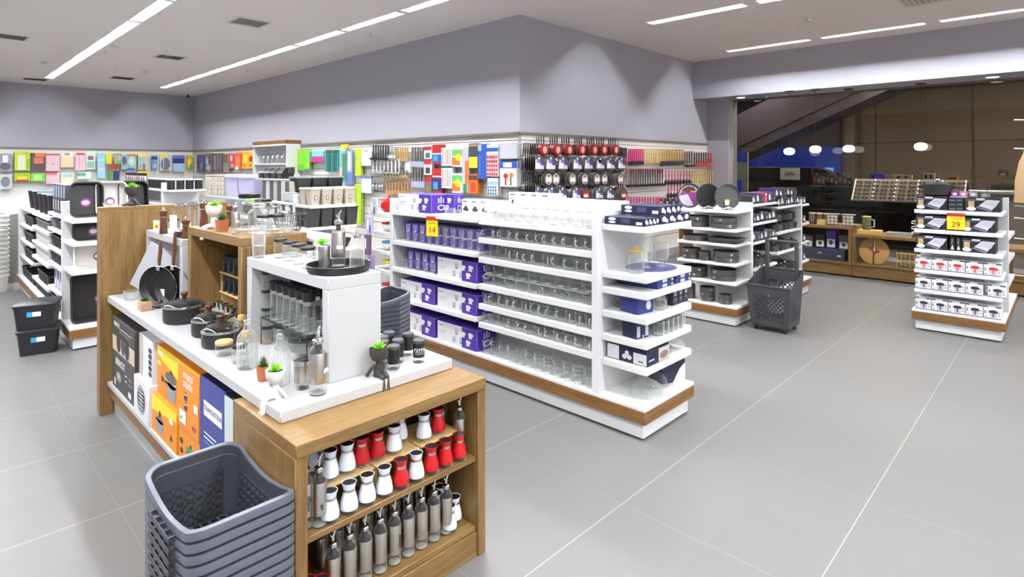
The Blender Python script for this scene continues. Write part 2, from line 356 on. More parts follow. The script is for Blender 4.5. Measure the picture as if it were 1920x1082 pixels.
# display cubes on the slab
def niche(name, label, x0, y0, x1, y1, z0, z1, t, ms, back=True):
    a, b = ms
    p = [('top', bx(x0, y0, z1 - t, x1, y1, z1, m=a)), ('end_panel', bx(x0, y0, z0, x1, y0 + t, z1 - t, m=b)), ('end_panel', bx(x0, y1 - t, z0, x1, y1, z1 - t, m=b))]
    if back: p.append(('back_panel', bx(x1 - .015, y0 + t, z0, x1, y1 - t, z1 - t, m=b)))
    thing(name, 'display niche', label, p)
niche('display_niche', 'white open display niche with spice mills inside, nearest the counter end', 1.165, 2.165, 1.415, 2.99, .815, 1.243, .05, (WHITE, WHITE))
niche('display_niche', 'oak open display niche in the middle of the counter', 1.165, 3.06, 1.52, 3.90, .815, 1.332, .05, (OY, OZ))
niche('display_niche', 'white open display niche beside the tall oak panel', 1.14, 3.93, 1.5, 4.72, .815, 1.25, .045, (WHITE, WHITE), False)
# the shelf base below the slab
thing('lower_shelving', 'shelf base', 'white shelf base with brown band under the counter slab', [
    ('plinth', bx(.955, 2.41, 0, 1.66, 4.74, .125, m=WHITE)), ('band', bx(.925, 2.41, .125, 1.69, 4.74, .2, m=MATS['band_y'])), ('base_shelf', bx(.915, 2.41, .2, 1.7, 4.74, .228, m=WHITE)),
    ('back_panel', bx(1.3, 2.42, .228, 1.32, 4.74, .77, m=WHITE))])
# ---- gondolas
BX_, BY_ = MATS['band_x'], MATS['band_y']
def gondola(label, x0, y0, x1, y1, shelves, panels, post_h, inset=.03, extra=None):
    """footprint, shelves (x0,y0,x1,y1,ztop,thick), upright panels (x0,y0,x1,y1,z1)"""
    p = [('plinth', bx(x0 + inset, y0 + inset, .012, x1 - inset, y1 - inset, .112, m=SHELFW)), ('foot', bx(x0 + inset + .05, y0 + inset + .05, 0, x0 + inset + .1, y0 + inset + .1, .012, m=BLACK)), ('foot', bx(x1 - inset - .1, y1 - inset - .1, 0, x1 - inset - .05, y1 - inset - .05, .012, m=BLACK)), ('foot', bx(x1 - inset - .1, y0 + inset + .05, 0, x1 - inset - .05, y0 + inset + .1, .012, m=BLACK)), ('foot', bx(x0 + inset + .05, y1 - inset - .1, 0, x0 + inset + .1, y1 - inset - .05, .012, m=BLACK))]
    bd = MB().box(x0, y0, .112, x1, y0 + .02, .19, BX_, .002).box(x0, y1 - .02, .112, x1, y1, .19, BX_, .002).box(x0, y0 + .02, .112, x0 + .02, y1 - .02, .19, BY_, .002).box(x1 - .02, y0 + .02, .112, x1, y1 - .02, .19, BY_, .002)
    p += [('band', bd), ('base_shelf', bx(x0, y0, .19, x1, y1, .215, m=SHELFW, c=.004))]
    for a in shelves: p.append(('shelf', bx(a[0], a[1], a[4] - a[5], a[2], a[3], a[4], m=SHELFW, c=.005)))
    for a in panels: p.append(('panel', bx(a[0], a[1], .215, a[2], a[3], a[4] if len(a) > 4 else post_h, m=METALWHITE, c=.002)))
    return thing('gondola_shelf', 'shelving unit', label, p + (extra or []))
# glassware gondola
GX0, GX1 = 3.11, 3.72
GR_Z = [.466, .613, .769, .98, 1.136, 1.283]; GL_Z = [.499, .761, 1.012, 1.288]; GE_Z = [.442, .603, .758, .912, 1.01, 1.325]
sh = [(GX0, 2.27, 3.4, 3.385, z, .045) for z in GR_Z] + [(GX0 - .015, 3.40, 3.4, 4.555, z, .04) for z in GL_Z] + [(3.145, 1.885, 3.735, 2.22, z, .045 if z != 1.01 else .04) for z in GE_Z]
sh += [(3.42, 2.27, GX1, 3.385, z, .045) for z in (.5, .8, 1.1)] + [(3.42, 3.4, GX1, 4.555, z, .045) for z in (.5, .8, 1.1)]
sh += [(3.08, 4.6, 3.7, 4.93, z, .04) for z in (.5, .72, .9, 1.08, 1.26)]
gondola('long white gondola full of clear glasses with wood band base', 3.1, 1.87, 3.74, 4.95, sh, [(GX0 - .01, 2.22, GX1, 2.27, 1.40), (GX0 - .01, 4.555, GX1, 4.6, 1.40), (3.4, 2.27, 3.42, 4.555, 1.36)], 1.4)
# bakeware gondola
PE_Z = [.46, .66, .868, 1.025, 1.225]; P1_Z = [.55, .849, 1.063, 1.275]; P2_Z = [.37, .655, .90, 1.21]
sh = [(6.02, 2.54, 6.42, 3.22, z, .03) for z in PE_Z] + [(6.47, 2.54, 7.22, 2.87, z, .03) for z in P1_Z] + [(7.24, 2.54, 8.06, 2.87, z, .03) for z in P2_Z] + [(8.1, 2.54, 8.4, 3.2, z, .03) for z in (.45, .7, .95, 1.2)]
gondola('white bakeware gondola with round black pans displayed on its end', 6.0, 2.52, 8.42, 3.24, sh, [(6.42, 2.535, 6.47, 3.22, 1.30), (8.06, 2.535, 8.1, 3.22, 1.27), (6.47, 2.87, 8.06, 2.89, 1.27)], 1.3)
# scale gondola
SE_Z = [.4266, .632, .845, 1.05, 1.252]
sh = [(7.27, .47, 7.7, 1.18, z, .04) for z in SE_Z] + [(7.76, .47, 8.9, .75, z, .04) for z in (.45, .7, .95)]
gondola('white gondola end stocked with kitchen scale boxes and a yellow price card', 7.25, .45, 8.95, 1.2, sh, [(7.70, .455, 7.76, 1.19, 1.38), (7.76, .75, 8.9, .77, 1.3)], 1.3)
# plastic goods gondola on the far left
LE_Z = [.73, .995, 1.21]; LA = [.42, .685, .85, 1.05, 1.215]; LB = [.36, .62, .8, .98, 1.14]; LC = [.5, .72, .93, 1.15]
sh = [(1.0, 6.6, 1.62, 7.02, z, .04) for z in LE_Z] + [(1.0, 7.08, 1.3, 7.98, z, .035) for z in LA] + [(1.0, 8.0, 1.3, 9.2, z, .035) for z in LB] + [(1.0, 9.22, 1.3, 10.4, z, .035) for z in LC]
gondola('white plastic goods gondola with litter trays on its end', .98, 6.58, 1.64, 10.5, sh, [(.99, 7.03, 1.62, 7.08, 1.36), (1.3, 7.08, 1.32, 10.42, 1.36), (.99, 10.42, 1.62, 10.46, 1.3)], 1.36)
# storage bin gondola behind the counter
sh = [(2.98, 5.93, 3.55, 6.27, z, .035) for z in (.5, .77, 1.03, 1.272)] + [(2.98, 6.33, 3.25, 7.7, z, .035) for z in (.5, .8, 1.05, 1.29)] + [(2.98, 7.72, 3.25, 9.2, z, .035) for z in (.5, .8, 1.05, 1.29)] + [(3.29, 6.33, 3.55, 9.2, z, .035) for z in (.6, .95, 1.29)]
gondola('white storage bin gondola behind the counter display', 2.96, 5.9, 3.57, 9.25, sh, [(2.97, 6.28, 3.56, 6.33, 1.385), (3.26, 6.33, 3.28, 9.2, 1.36)], 1.38)
# canister gondola further back
sh = [(2.98, 10.9, 3.55, 11.3, z, .035) for z in (.5, .8, 1.05, 1.3)] + [(2.98, 11.36, 3.25, 14.8, z, .035) for z in (.5, .8, 1.05, 1.3)]
gondola('distant white gondola with black canisters and knife sets', 2.96, 10.87, 3.57, 14.9, sh, [(2.97, 11.31, 3.56, 11.36, 1.42), (3.26, 11.36, 3.28, 14.85, 1.38)], 1.4)
# oak window cabinets
def wincab(label, y0, y1, ztop, parts=None):
    p = [('plinth', bx(10.0, y0, .02, 10.62, y1, .19, m=OY)), ('base_shelf', bx(9.985, y0, .19, 10.62, y1, .22, m=OY)), ('top', bx(9.985, y0, ztop - .045, 10.62, y1, ztop, m=OY)), ('end_panel', bx(9.99, y0, .22, 10.62, y0 + .045, ztop - .045, m=OZ)), ('end_panel', bx(9.99, y1 - .045, .22, 10.62, y1, ztop - .045, m=OZ)), ('foot', bx(10.1, y0 + .1, 0, 10.55, y1 - .1, .02, m=BLACK))]
    thing('oak_display_cabinet', 'cabinet', label, p)
wincab('taller oak open cabinet under the shopfront, with tins on top', 2.42, 5.3, .77)
wincab('lower oak open cabinet with a round wooden board inside', 1.0, 2.415, .665)
wincab('oak open cabinet partly seen behind the scale gondola', -1.2, .62, .62)
# header cabinet on the long wall
thing('wall_display_case', 'wall cabinet', 'white wall display case with brown header on the long wall', [
    ('header', bx(5.98, 13.1, 2.23, 6.36, 15.0, 2.32, m=BY_)), ('top', bx(5.98, 13.1, 2.19, 6.36, 15.0, 2.23, m=SHELFW)), ('side_panel', bx(6.0, 13.1, 1.0, 6.36, 13.13, 2.19, m=SHELFW)), ('side_panel', bx(6.0, 14.97, 1.0, 6.36, 15.0, 2.19, m=SHELFW)), ('shelf', bx(6.0, 13.13, 1.74, 6.36, 14.97, 1.77, m=SHELFW)), ('shelf', bx(6.0, 13.13, 1.3, 6.36, 14.97, 1.33, m=SHELFW)), ('back_panel', bx(6.35, 13.13, 1.0, 6.36, 14.97, 2.19, m=C(200, 200, 210)))])
# ================================================================== small goods on the counter
def ell(cx, cy, a, b, n=14, t0=0, t1=360):
    return [(cx + a * math.cos(R(t0 + (t1 - t0) * i / (n - 1))), cy + b * math.sin(R(t0 + (t1 - t0) * i / (n - 1)))) for i in range(n)]
def marks(mb, place, w, h, decs):
    """print on a face: place(u, v, lift) -> point; u, v in 0..1"""
    for i, d in enumerate(decs):
        k = d[0]; e = .0006 + i * .0003
        def poly(pts, m): mb.face([place(u, v, e) for u, v in pts], m)
        if k == 'r': poly([(d[1], d[2]), (d[3], d[2]), (d[3], d[4]), (d[1], d[4])], d[5])
        elif k == 'p': poly(d[1], d[2])
        elif k == 'e': poly(ell(d[1], d[2], d[3], d[4])[:-1], d[5])
        elif k == 'cup':                     # a cup with a handle and a saucer
            u, v, s, m = d[1:]; q = s * h / w
            poly([(u - q, v + s)] + ell(u, v + s * .2, q, s * 1.0, 9, 200, 340) + [(u + q, v + s)], m)
            poly(ell(u + q * 1.15, v + s * .35, q * .4, s * .42)[:-1], m); poly(ell(u, v - s * .85, q * 1.25, s * .18)[:-1], m)
        elif k == 'glass':
            u, v, s, m = d[1:]; q = s * h / w
            for t in (-.8, -.3, .3, .8): poly([(u + t * q * .72 - q * .09, v - s * .9), (u + t * q * .72 + q * .09, v - s * .9), (u + t * q + q * .09, v + s), (u + t * q - q * .09, v + s)], m)
            poly(ell(u, v - s * .9, q * .7, s * .18)[:-1], m)
        elif k == 'pot':                     # a lidded pot
            u, v, s, m, m2 = d[1:]; q = s * h / w
            poly([(u - q * .86, v - s), (u + q * .86, v - s), (u + q, v + s * .1), (u - q, v + s * .1)], m)
            poly(ell(u, v + s * .1, q, s * .3)[:-1], m2); poly(ell(u, v + s * .62, q * .3, s * .34)[:-1], INK); poly([(u - q * 1.35, v - s * .15), (u - q, v - s * .15), (u - q, v + .05 * s), (u - q * 1.35, v + .05 * s)], INK)
        elif k == 't':
            u, v, s, body, m = d[1:]; mat4 = Matrix.Identity(4); o, ux, vx = Vector(place(u, v, e)), Vector(place(u + 1, v, e)), Vector(place(u, v + 1, e))
            ax = (ux - o).normalized(); ay = (vx - o).normalized(); az = ax.cross(ay)
            mt = Matrix((ax, ay, az)).transposed().to_4x4(); mt.translation = o
            mb.text(body, s, m, mt, .0003)
def pbox(name, cat, w, d, h, base, front=(), side=(), top=None, sidem=None, topdec=(), ret=False):
    """a printed box; its front looks to -X, its near side to -Y; the origin is the middle of the front's foot"""
    mb = MB().box(0, -w / 2, 0, d, w / 2, h, base, .0025)
    marks(mb, lambda u, v, e: (-e, w / 2 - u * w, v * h), w, h, front)
    if sidem: mb.face([(.001, -w / 2 - .0004, .001), (d - .001, -w / 2 - .0004, .001), (d - .001, -w / 2 - .0004, h - .001), (.001, -w / 2 - .0004, h - .001)], sidem)
    marks(mb, lambda u, v, e: (u * d, -w / 2 - e - .0006, v * h), d, h, side)
    if top: mb.face([(.001, -w / 2 + .001, h + .0005), (d - .001, -w / 2 + .001, h + .0005), (d - .001, w / 2 - .001, h + .0005), (.001, w / 2 - .001, h + .0005)], top)
    return mb if ret else T(name, cat, mb)
# --- shakers and bottles
class MBS(MB):
    """a builder that enlarges what it turns, for the shakers"""
    def lathe(s, prof, m, n=20, **k): return MB.lathe(s, [(r * 1.13, z * 1.04) for r, z in prof], m, n, **k)
def shaker(body):
    MB = lambda: MBS()
    gb = MB().lathe([(.022, 0), (.027, .003), (.028, .016), (.027, .022)], GLASS, 18)
    bd = MB().lathe([(.0285, .018), (.029, .026), (.0265, .045), (.02, .07), (.0185, .078)], body, 18)
    bn = MB().lathe([(.0193, .077), (.0195, .086)], STEEL, 18)
    tp = MB().lathe([(.0188, .085), (.0215, .098), (.024, .107), (.0215, .107)], body, 18, cap1=False); tp.lathe([(.0215, .104), (.001, .103)], INK, 18, cap0=False)
    return T('condiment_shaker', 'shaker', [('glass_base', gb), ('body', bd), ('band', bn), ('cap', tp)])
SHW, SHR = shaker(SHWHITE), shaker(RED)
def oil(word, k=1.0, sticker=False):
    g = MB().lathe([(.022, 0), (.026, .004), (.0262, .05)], GLASS, 20, cap1=False); g2 = MB().lathe([(.026, .155), (.024, .168), (.0145, .186), (.014, .2)], GLASS, 20, cap0=False, cap1=False)
    g.lathe([(.0225, .006), (.0225, .008)], M('bottle_floor', (170, 172, 160), .3), 16)
    sl = MB().lathe([(.0266, .045), (.0272, .048), (.0272, .155), (.0262, .158)], STEEL, 24, cap0=False)
    sub = []
    if word: sub = [('lettering', MB().text(word, .02, INK, TR(.006, -.0278, .066, rz=12) @ FACE_Y @ Matrix.Rotation(R(90), 4, 'Z'), .0004, 'LEFT'))]
    if sticker: sub = [('price_sticker', MB().box(-.012, -.0282, .085, .012, -.0268, .1, PAPER))]
    st = MB().lathe([(.0155, .192), (.017, .196), (.017, .206), (.012, .212), (.008, .213)], CHROME, 16); st.lathe([(.009, .165), (.0095, .194)], BLACK, 10)
    sp = MB().tube([(0, 0, .21), (0, 0, .226), (.004, 0, .24), (.011, 0, .252)], [.0062, .0052, .0042, .0036], CHROME, 8); sp.tube([(-.004, 0, .222), (-.01, 0, .236)], .0025, CHROME, 6)
    return T('oil_bottle', 'bottle', [('bottle', g), ('shoulder', g2), ('sleeve', sl, sub), ('stopper', st), ('spout', sp)])
OILT, VINT, PLAINT, STICKT = oil('oil'), oil('vinegar'), oil(''), oil('', sticker=True)
bam = T('bamboo_riser', 'riser', [('board', MB().box(0, 0, .1, .21, .2, .11, MATS['bamboo'], .003)), ('support', MB().box(.004, .01, 0, .012, .19, .1, MATS['bamboo'])), ('support', MB().box(.198, .01, 0, .206, .19, .1, MATS['bamboo']))])
for i, x in enumerate((1.02, 1.236, 1.452)): bam.put((x, 1.925 + (0 if i < 2 else -.0), .434), 'low bamboo riser on the oak unit, %s shaker board from the basket side' % nth(i), 'bamboo risers in the oak unit')
up = [(1.065, 'w'), (1.135, 'w'), (1.20, 'r'), (1.27, 'r'), (1.345, 'w'), (1.495, 'w'), (1.575, 'r')]
cname = {'w': 'white', 'r': 'red'}
for i, (x, k) in enumerate(up): (SHW if k == 'w' else SHR).put((x, 1.965 if k == 'w' else 1.97, .5445), '%s shaker with steel collar, %s along the upper bamboo boards' % (cname[k], nth(i)), 'shakers on the bamboo boards')
for i, (x, y, k) in enumerate(((1.04, 2.06, 'w'), (1.11, 2.08, 'w'), (1.42, 2.03, 'w'), (1.19, 2.07, 'r'), (1.27, 2.08, 'r'))): (SHW if k == 'w' else SHR).put((x, y, .5445), '%s shaker in the back row of the bamboo boards, %s from the basket side' % (cname[k], nth(i)), 'shakers on the bamboo boards')
low = 'wwwwrwrrr'
for i, k in enumerate(low): (SHW if k == 'w' else SHR).put((1.03 + i * .0755, 1.9, .434), '%s shaker, %s on the oak shelf below the bamboo boards' % (cname[k], nth(i)), 'shakers below the bamboo boards')
OILT.put((.99, 1.905, .434), 'steel sleeved oil bottle at the basket end of the middle oak shelf', 'oil bottles in the oak unit', rz=-20)
VINT.put((.952, 1.93, .434), 'steel sleeved vinegar bottle tucked beside the oak side panel', 'oil bottles in the oak unit', rz=-20)
OILT.put((1.672, 1.94, .434), 'steel sleeved oil bottle at the aisle end of the middle oak shelf', 'oil bottles in the oak unit')
PLAINT.put((1.67, 2.06, .434), 'steel sleeved bottle behind the oil bottle at the aisle end', 'oil bottles in the oak unit')
for i in range(9): (VINT if i == 4 else PLAINT).put((1.055 + i * .066, 1.925, .13), 'steel sleeved %s bottle, %s of nine on the bottom oak shelf' % ('vinegar' if i == 4 else 'oil', nth(i)), 'bottles on the bottom oak shelf', rz=rnd.uniform(-40, 40))
for i in range(8): PLAINT.put((1.08 + i * .066, 2.06, .13), 'steel sleeved bottle standing behind the front nine on the bottom oak shelf', 'bottles behind on the bottom oak shelf')
for x, y, l in ((1.602, 1.925, 'in front of the others'), (1.66, 1.96, 'nearest the aisle side panel'), (1.618, 2.04, 'behind the front one'), (1.668, 2.07, 'in the back corner')): SHW.put((x, y, .13), 'white shaker on the bottom oak shelf by the aisle, ' + l, 'white shakers on the bottom oak shelf')
for x, y, l in ((.965, 1.94, 'nearest the side panel'), (1.0, 1.91, 'in front'), (.985, 2.02, 'behind')): SHR.put((x, y, .13), 'red shaker on the bottom oak shelf by the basket stack, ' + l, 'red shakers on the bottom oak shelf')

# --- planters
def rosette(z, r, h, n, m, mb=None, seed=1):
    mb = mb or MB(); g = random.Random(seed)
    for k in range(n):
        a = k * 2.4; t = k / n; ln = r * (1.05 - .75 * t); hh = h * (.35 + .65 * t); wd = r * .17
        d = Vector((math.cos(a), math.sin(a), 0)); q = Vector((-d.y, d.x, 0)); b = Vector((0, 0, z)); tip = b + d * ln + Vector((0, 0, hh)); mid = b + d * ln * .55 + Vector((0, 0, hh * .45))
        mb.loft([[b - q * wd * .5, b + q * wd * .5, b + Vector((0, 0, wd * .5))], [mid - q * wd, mid + q * wd, mid + Vector((0, 0, wd * .7))], [tip - q * .0008, tip + q * .0008, tip + Vector((0, 0, .001))]], m)
    return mb
def sitter(pm, leaf):
    """a sitting figure whose head is a plant pot; sits at the origin, legs over an edge on the -X side"""
    pot = MB().lathe([(.012, .07), (.03, .078), (.043, .1), (.046, .13), (.0455, .136), (.04, .135), (.036, .128)], pm, 22, cap1=False); pot.lathe([(.038, .127), (.002, .129)], SOIL, 14, cap0=False)
    b = MB().tube([(.005, 0, .0), (.004, 0, .03), (0, 0, .055), (0, 0, .074)], [.024, .022, .017, .012], pm, 12)
    leg = lambda s: MB().tube([(.002, s * .012, .014), (-.03, s * .013, .016), (-.052, s * .012, .008), (-.056, s * .012, -.02), (-.06, s * .012, -.052), (-.072, s * .012, -.06)], [.013, .012, .011, .0095, .009, .007], pm, 10)
    arm = lambda s: MB().tube([(0, s * .014, .058), (.012, s * .034, .04), (.03, s * .042, .012), (.034, s * .045, .004)], [.009, .0085, .008, .009], pm, 8)
    return T('sitting_planter', 'planter', [('pot', pot), ('torso', b), ('leg', leg(1)), ('leg', leg(-1)), ('arm', arm(1)), ('arm', arm(-1)), ('succulent', rosette(.128, .042, .042, 26, leaf))])
SITW, SITB = sitter(M('white_ceramic', (226, 220, 216), .4), LEAF), sitter(M('dark_ceramic', (58, 54, 52), .5), LEAF)
SITW.put((.958, 2.185, .815), 'white sitting figure planter with green succulent on the counter corner', 'sitting planters', rz=0, scale=.8)
SITB.put((1.362, 2.1, .815), 'dark sitting figure planter with legs over the counter front edge', 'sitting planters', rz=90, scale=.88)
SITW.put((1.235, 3.66, 1.332), 'white sitting figure planter on top of the oak niche', 'sitting planters')
SITB.put((1.07, 4.785, 1.42), 'dark sitting figure planter on top of the tall oak panel', 'sitting planters', rz=0)
SITB.put((1.45, 3.66, 1.332), 'dark sitting figure planter among the jars on the oak niche', 'sitting planters')
def cactus(m, w, h):
    pt = MB().rrect([(w * .8, w * .8, .008, 0), (w, w, .01, h), (w * .9, w * .9, .008, h), (w * .88, w * .88, .008, h - .008)], m)
    return T('potted_cactus', 'plant', [('pot', pt), ('foliage', rosette(h - .008, w * 1.1, .05, 30, LEAFD))])
cactus(TERRA, .022, .06).put((1.0, 2.4, .815), 'small cactus in a square terracotta pot behind the white planter', 'terracotta cacti')
cactus(TERRA, .032, .065).put((1.215, 3.47, 1.332), 'small cactus in a terracotta pot on the oak niche', 'terracotta cacti')
T('planter_box', 'planter', [('box', MB().box(-.03, -.04, 0, .03, .04, .055, M('pale_wood', (196, 156, 128), .6), .003)), ('foliage', rosette(.052, .035, .035, 30, LEAFD))]).put((.985, 4.1, .815), 'small pale wood planter box with green leaves in front of the pans')
# --- pots and pans
def pot(r, h, knob=True, hl=.16, two=False):
    W = MATS['walnut']
    b = MB().lathe([(r * .9, 0), (r * .97, .006), (r, h * .25), (r, h), (r * .96, h), (r * .95, h * .3), (.01, .008)], NONSTICK, 32, cap1=False)
    rim = MB().lathe([(r * 1.015, h - .004), (r * 1.02, h), (r * 1.01, h + .006), (r * .95, h + .007)], CHROME, 32, cap1=False)
    lid = MB().lathe([(r * .96, h + .006), (r * .8, h + .02), (r * .45, h + .032), (.012, h + .036)], SMOKE, 32)
    kn = MB().lathe([(.011, h + .034), (.012, h + .05), (.02, h + .062), (.022, h + .07), (.018, h + .074)], W, 14)
    hd = MB().tube([(0, r * .98, h * .75), (0, r + .03, h * .82), (0, r + .09, h * 1.0), (0, r + hl, h * 1.12)], [.009, .012, .014, .011], W, 10)
    lst = [('body', b), ('rim', rim), ('lid', lid), ('knob', kn), ('handle', hd)]
    if two: lst.append(('handle', MB().tube([(0, -r * .98, h * .75), (0, -r - .03, h * .8), (0, -r - .05, h * .85)], [.009, .012, .01], W, 8)))
    return T('saucepan', 'pot', lst)
pot(.108, .09, hl=.05, two=True).put((1.075, 3.66, .815), 'black lidded casserole with wood knob, nearest the frying pans', 'black cookware on the counter', rz=30)
pot(.085, .08).put((1.08, 3.27, .815), 'black lidded saucepan with wood handle, between the two other pots', 'black cookware on the counter', rz=-75)
pot(.088, .075).put((1.055, 3.03, .815), 'black lidded saucepan nearest the glass jars', 'black cookware on the counter', rz=-80)
def fpan(r, hl, hm, sticker=None, inner=NONSTICK, depth=.035, rim=CHROME):
    """a frying pan standing upright, inside towards -X, handle up; the origin is its lowest point"""
    b = MB().lathe([(r, 0), (r * .98, .004), (r * .8, depth), (.01, depth), (.01, depth - .004), (r * .77, depth - .004), (r * .94, .001)], inner, 30, c=(0, 0, r), ax='x', cap1=False, cap0=False)
    rm = MB().lathe([(r * .995, -.002), (r * 1.012, .001), (r * .995, .004)], rim, 30, c=(0, 0, r), ax='x', cap0=False, cap1=False)
    hd = MB().tube([(.012, 0, 2 * r - .01), (.012, 0, 2 * r + .03), (.02, 0, 2 * r + .08), (.026, 0, 2 * r + hl)], [.007, .01, .012, .009], hm, 10)
    rv = MB().box(-.001, -.012, 2 * r - .028, .008, .012, 2 * r + .002, CHROME, .002)
    p = [('pan', b), ('rim', rm), ('handle', hd), ('bracket', rv)]
    if sticker: p.append(sticker)
    return p
st = ('price_label', MB().box(depth_ := .028, -.022, .07, .0305, .018, .115, PAPER))
thing('frying_pan', 'frying pan', 'black frying pan standing upright with wood handle and a white label, in front', fpan(.132, .15, MATS['walnut'], st), (1.05, 4.085, .815), 'frying pans on the counter', 34)
thing('frying_pan', 'frying pan', 'black frying pan standing upright just behind the labelled one', fpan(.135, .2, MATS['walnut']), (1.105, 4.0, .815), 'frying pans on the counter', 30)
bd = T('cutting_board', 'board', MB().box(-.004, -.13, 0, .006, .13, .31, M('pale_stone', (166, 166, 170), .35), .003))
bd.put((1.06, 4.46, .862), 'pale grey board leaning behind the frying pans', rot=(R(20), R(14), R(30)))
# --- jars and glass on the slab
def jar(r, h, capm, lidh=.016, gm=GLASS, neck=.85, flute=0, fill=None, sub=None):
    n = 24 if flute else 18
    g = MB().lathe([(r * .8, 0), (r, .006), (r, h * .78), (r * neck, h * .93), (r * neck, h)], gm, n, cap1=False, flute=flute)
    g.lathe([(r * .78, .004), (r * .8, .007)], gm, n)
    l = MB().lathe([(r * neck * 1.06, h - .004), (r * neck * 1.09, h), (r * neck * 1.09, h + lidh - .003), (r * neck * 1.02, h + lidh)], capm, 20)
    p = [('jar', g), ('lid', l)]
    if fill: p.append(('contents', MB().lathe([(r * .93, .008), (r * .93, h * .7)], fill, 16)))
    if sub: p.append(sub)
    return p
def decanter(r, h, ribs=True):
    g = MB().lathe([(r * .92, 0), (r, .006), (r, h * .55), (r * .92, h * .64), (r * .4, h * .76), (r * .3, h * .82), (r * .3, h * .9), (r * .38, h * .92)], CRYSTAL if ribs else GLASS, 36, cap1=False, flute=.05 if ribs else 0)
    s = MB().lathe([(r * .28, h * .86), (r * .34, h * .93), (r * .2, h * .95)], GLASS, 14); s.tube([(math.cos(R(a)) * r * .24, 0, h * .985 + math.sin(R(a)) * r * .24) for a in range(0, 360, 36)], r * .07, GLASS, 6, True)
    rb = MB()
    for k in range(18 if ribs else 0): a = R(k * 20); rb.tube([(r * 1.0 * math.cos(a), r * 1.0 * math.sin(a), z) for z in (h * .06, h * .54)], .0013, GEDGE, 4)
    return T('glass_decanter', 'decanter', [('bottle', g), ('stopper', s)] + ([('rib', rb)] if ribs else []))
D1, D2 = decanter(.042, .225), decanter(.041, .215)
D1.put((1.015, 2.6, .815), 'tall ribbed glass decanter with ring stopper beside the black capped jar', 'ribbed decanters')
D2.put((1.03, 2.31, .815), 'ribbed glass decanter with ring stopper behind the white planter', 'ribbed decanters')
thing('glass_jar', 'jar', 'low glass jar with a bamboo lid beside the saucepan', jar(.038, .055, MATS['bamboo'], .012, neck=.95), (1.01, 2.86, .815))
thing('glass_jar', 'jar', 'small glass jar with a black lid next to the ribbed decanter', jar(.034, .07, BLACK, .012, sub=('price_label', MB().box(-.012, -.015, .083, .014, .012, .084, PAPER))), (1.02, 2.7, .815))
thing('cork_bottle', 'bottle', 'clear glass bottle with cork stopper behind the low jars', jar(.036, .13, CORK, .02, neck=.4), (1.12, 2.95, .815))
thing('cork_bottle', 'bottle', 'short clear bottle with cork stopper beside the ribbed decanter', jar(.028, .09, CORK, .018, neck=.6), (1.085, 2.80, .815))
cn = [('base', MB().lathe([(.026, 0), (.03, .003), (.03, .03)], GLASS, 20, cap1=False)), ('sleeve', MB().lathe([(.031, .028), (.031, .095)], STEEL, 20)), ('lid', MB().lathe([(.0305, .095), (.033, .098), (.033, .112), (.028, .114)], CHROME, 20))]
thing('steel_canister', 'canister', 'steel sleeved canister with shiny lid beside the tall dispenser', cn, (1.075, 2.205, .815))
STICKT.put((1.09, 2.105, .815), 'steel sleeved oil dispenser standing on the counter corner', 'oil dispensers', rz=30, scale=(1.28, 1.28, 1.03))
thing('storage_bowl', 'jar', 'wide low glass canister with glass lid inside the white niche', [('bowl', MB().lathe([(.05, 0), (.06, .006), (.062, .085)], GLASS, 24, cap1=False)), ('rim', MB().lathe([(.064, .083), (.065, .092)], SMOKE, 24, cap0=False, cap1=False)), ('lid', MB().lathe([(.064, .092), (.058, .1), (.01, .101)], SMOKE, 24))], (1.245, 2.56, .815))
thing('storage_bowl', 'jar', 'glass canister with dark lid at the back of the white niche', [('bowl', MB().lathe([(.045, 0), (.052, .006), (.052, .11)], GLASS, 24, cap1=False)), ('lid', MB().lathe([(.055, .11), (.056, .125), (.05, .128)], SMOKE, 24))], (1.25, 2.74, .815))
# wire rack with spice mills in the niche
wr = MB(); wz = .948 - .815
for y in (-.24, .24): wr.tube([(.0, y, 0), (0, y, wz), (.16, y, wz), (.16, y, 0)], .003, BLACK, 6)
wr.tube([(0, -.24, wz), (0, .24, wz)], .004, BLACK, 6).tube([(.16, -.24, wz), (.16, .24, wz)], .003, BLACK, 6)
mesh_ = MB()
for k in range(9): mesh_.tube([(0, -.24 + k * .06, wz), (.16, -.24 + k * .06, wz)], .0012, BLACK, 5)
thing('wire_rack', 'rack', 'black wire rack carrying the spice mills in the white niche', [('frame', wr), ('grid', mesh_)], (1.2, 2.66, .815))
ml = [('glass_body', MB().lathe([(.0265, 0), (.029, .004), (.027, .05), (.025, .13)], GLASS, 18, cap1=False)), ('collar', MB().lathe([(.0262, .128), (.0266, .145)], STEEL, 18)), ('cap', MB().lathe([(.0265, .145), (.032, .183), (.0315, .188), (.028, .188), (.027, .184)], BLACK, 18))]
MILL = T('spice_mill', 'spice mill', ml)
for i in range(6): MILL.put((1.228, 2.455 + i * .068, .9515), 'glass spice mill with black cap, %s from the counter end on the wire rack' % nth(i), 'spice mills on the wire rack')
for i in range(5): MILL.put((1.31, 2.45 + i * .075, .9515), 'glass spice mill with black cap in the back row of the wire rack', 'spice mills behind on the wire rack')
for i in range(5): MILL.put((1.372, 2.46 + i * .078, .815), 'glass spice mill standing at the back of the white niche under the rack', 'spice mills at the back of the niche')
SJ = T('stacking_jar', 'jar', [('jar', MB().lathe([(.024, 0), (.027, .004), (.027, .075)], GLASS, 18, cap1=False)), ('lid', MB().lathe([(.029, .075), (.03, .083), (.027, .09)], SMOKE, 18)), ])
for i in range(4): SJ.put((1.225, 2.89, .815 + .0905 * i), 'small glass jar with grey lid, %s up in the stack at the niche end' % nth(i), 'stacked jars in the white niche')
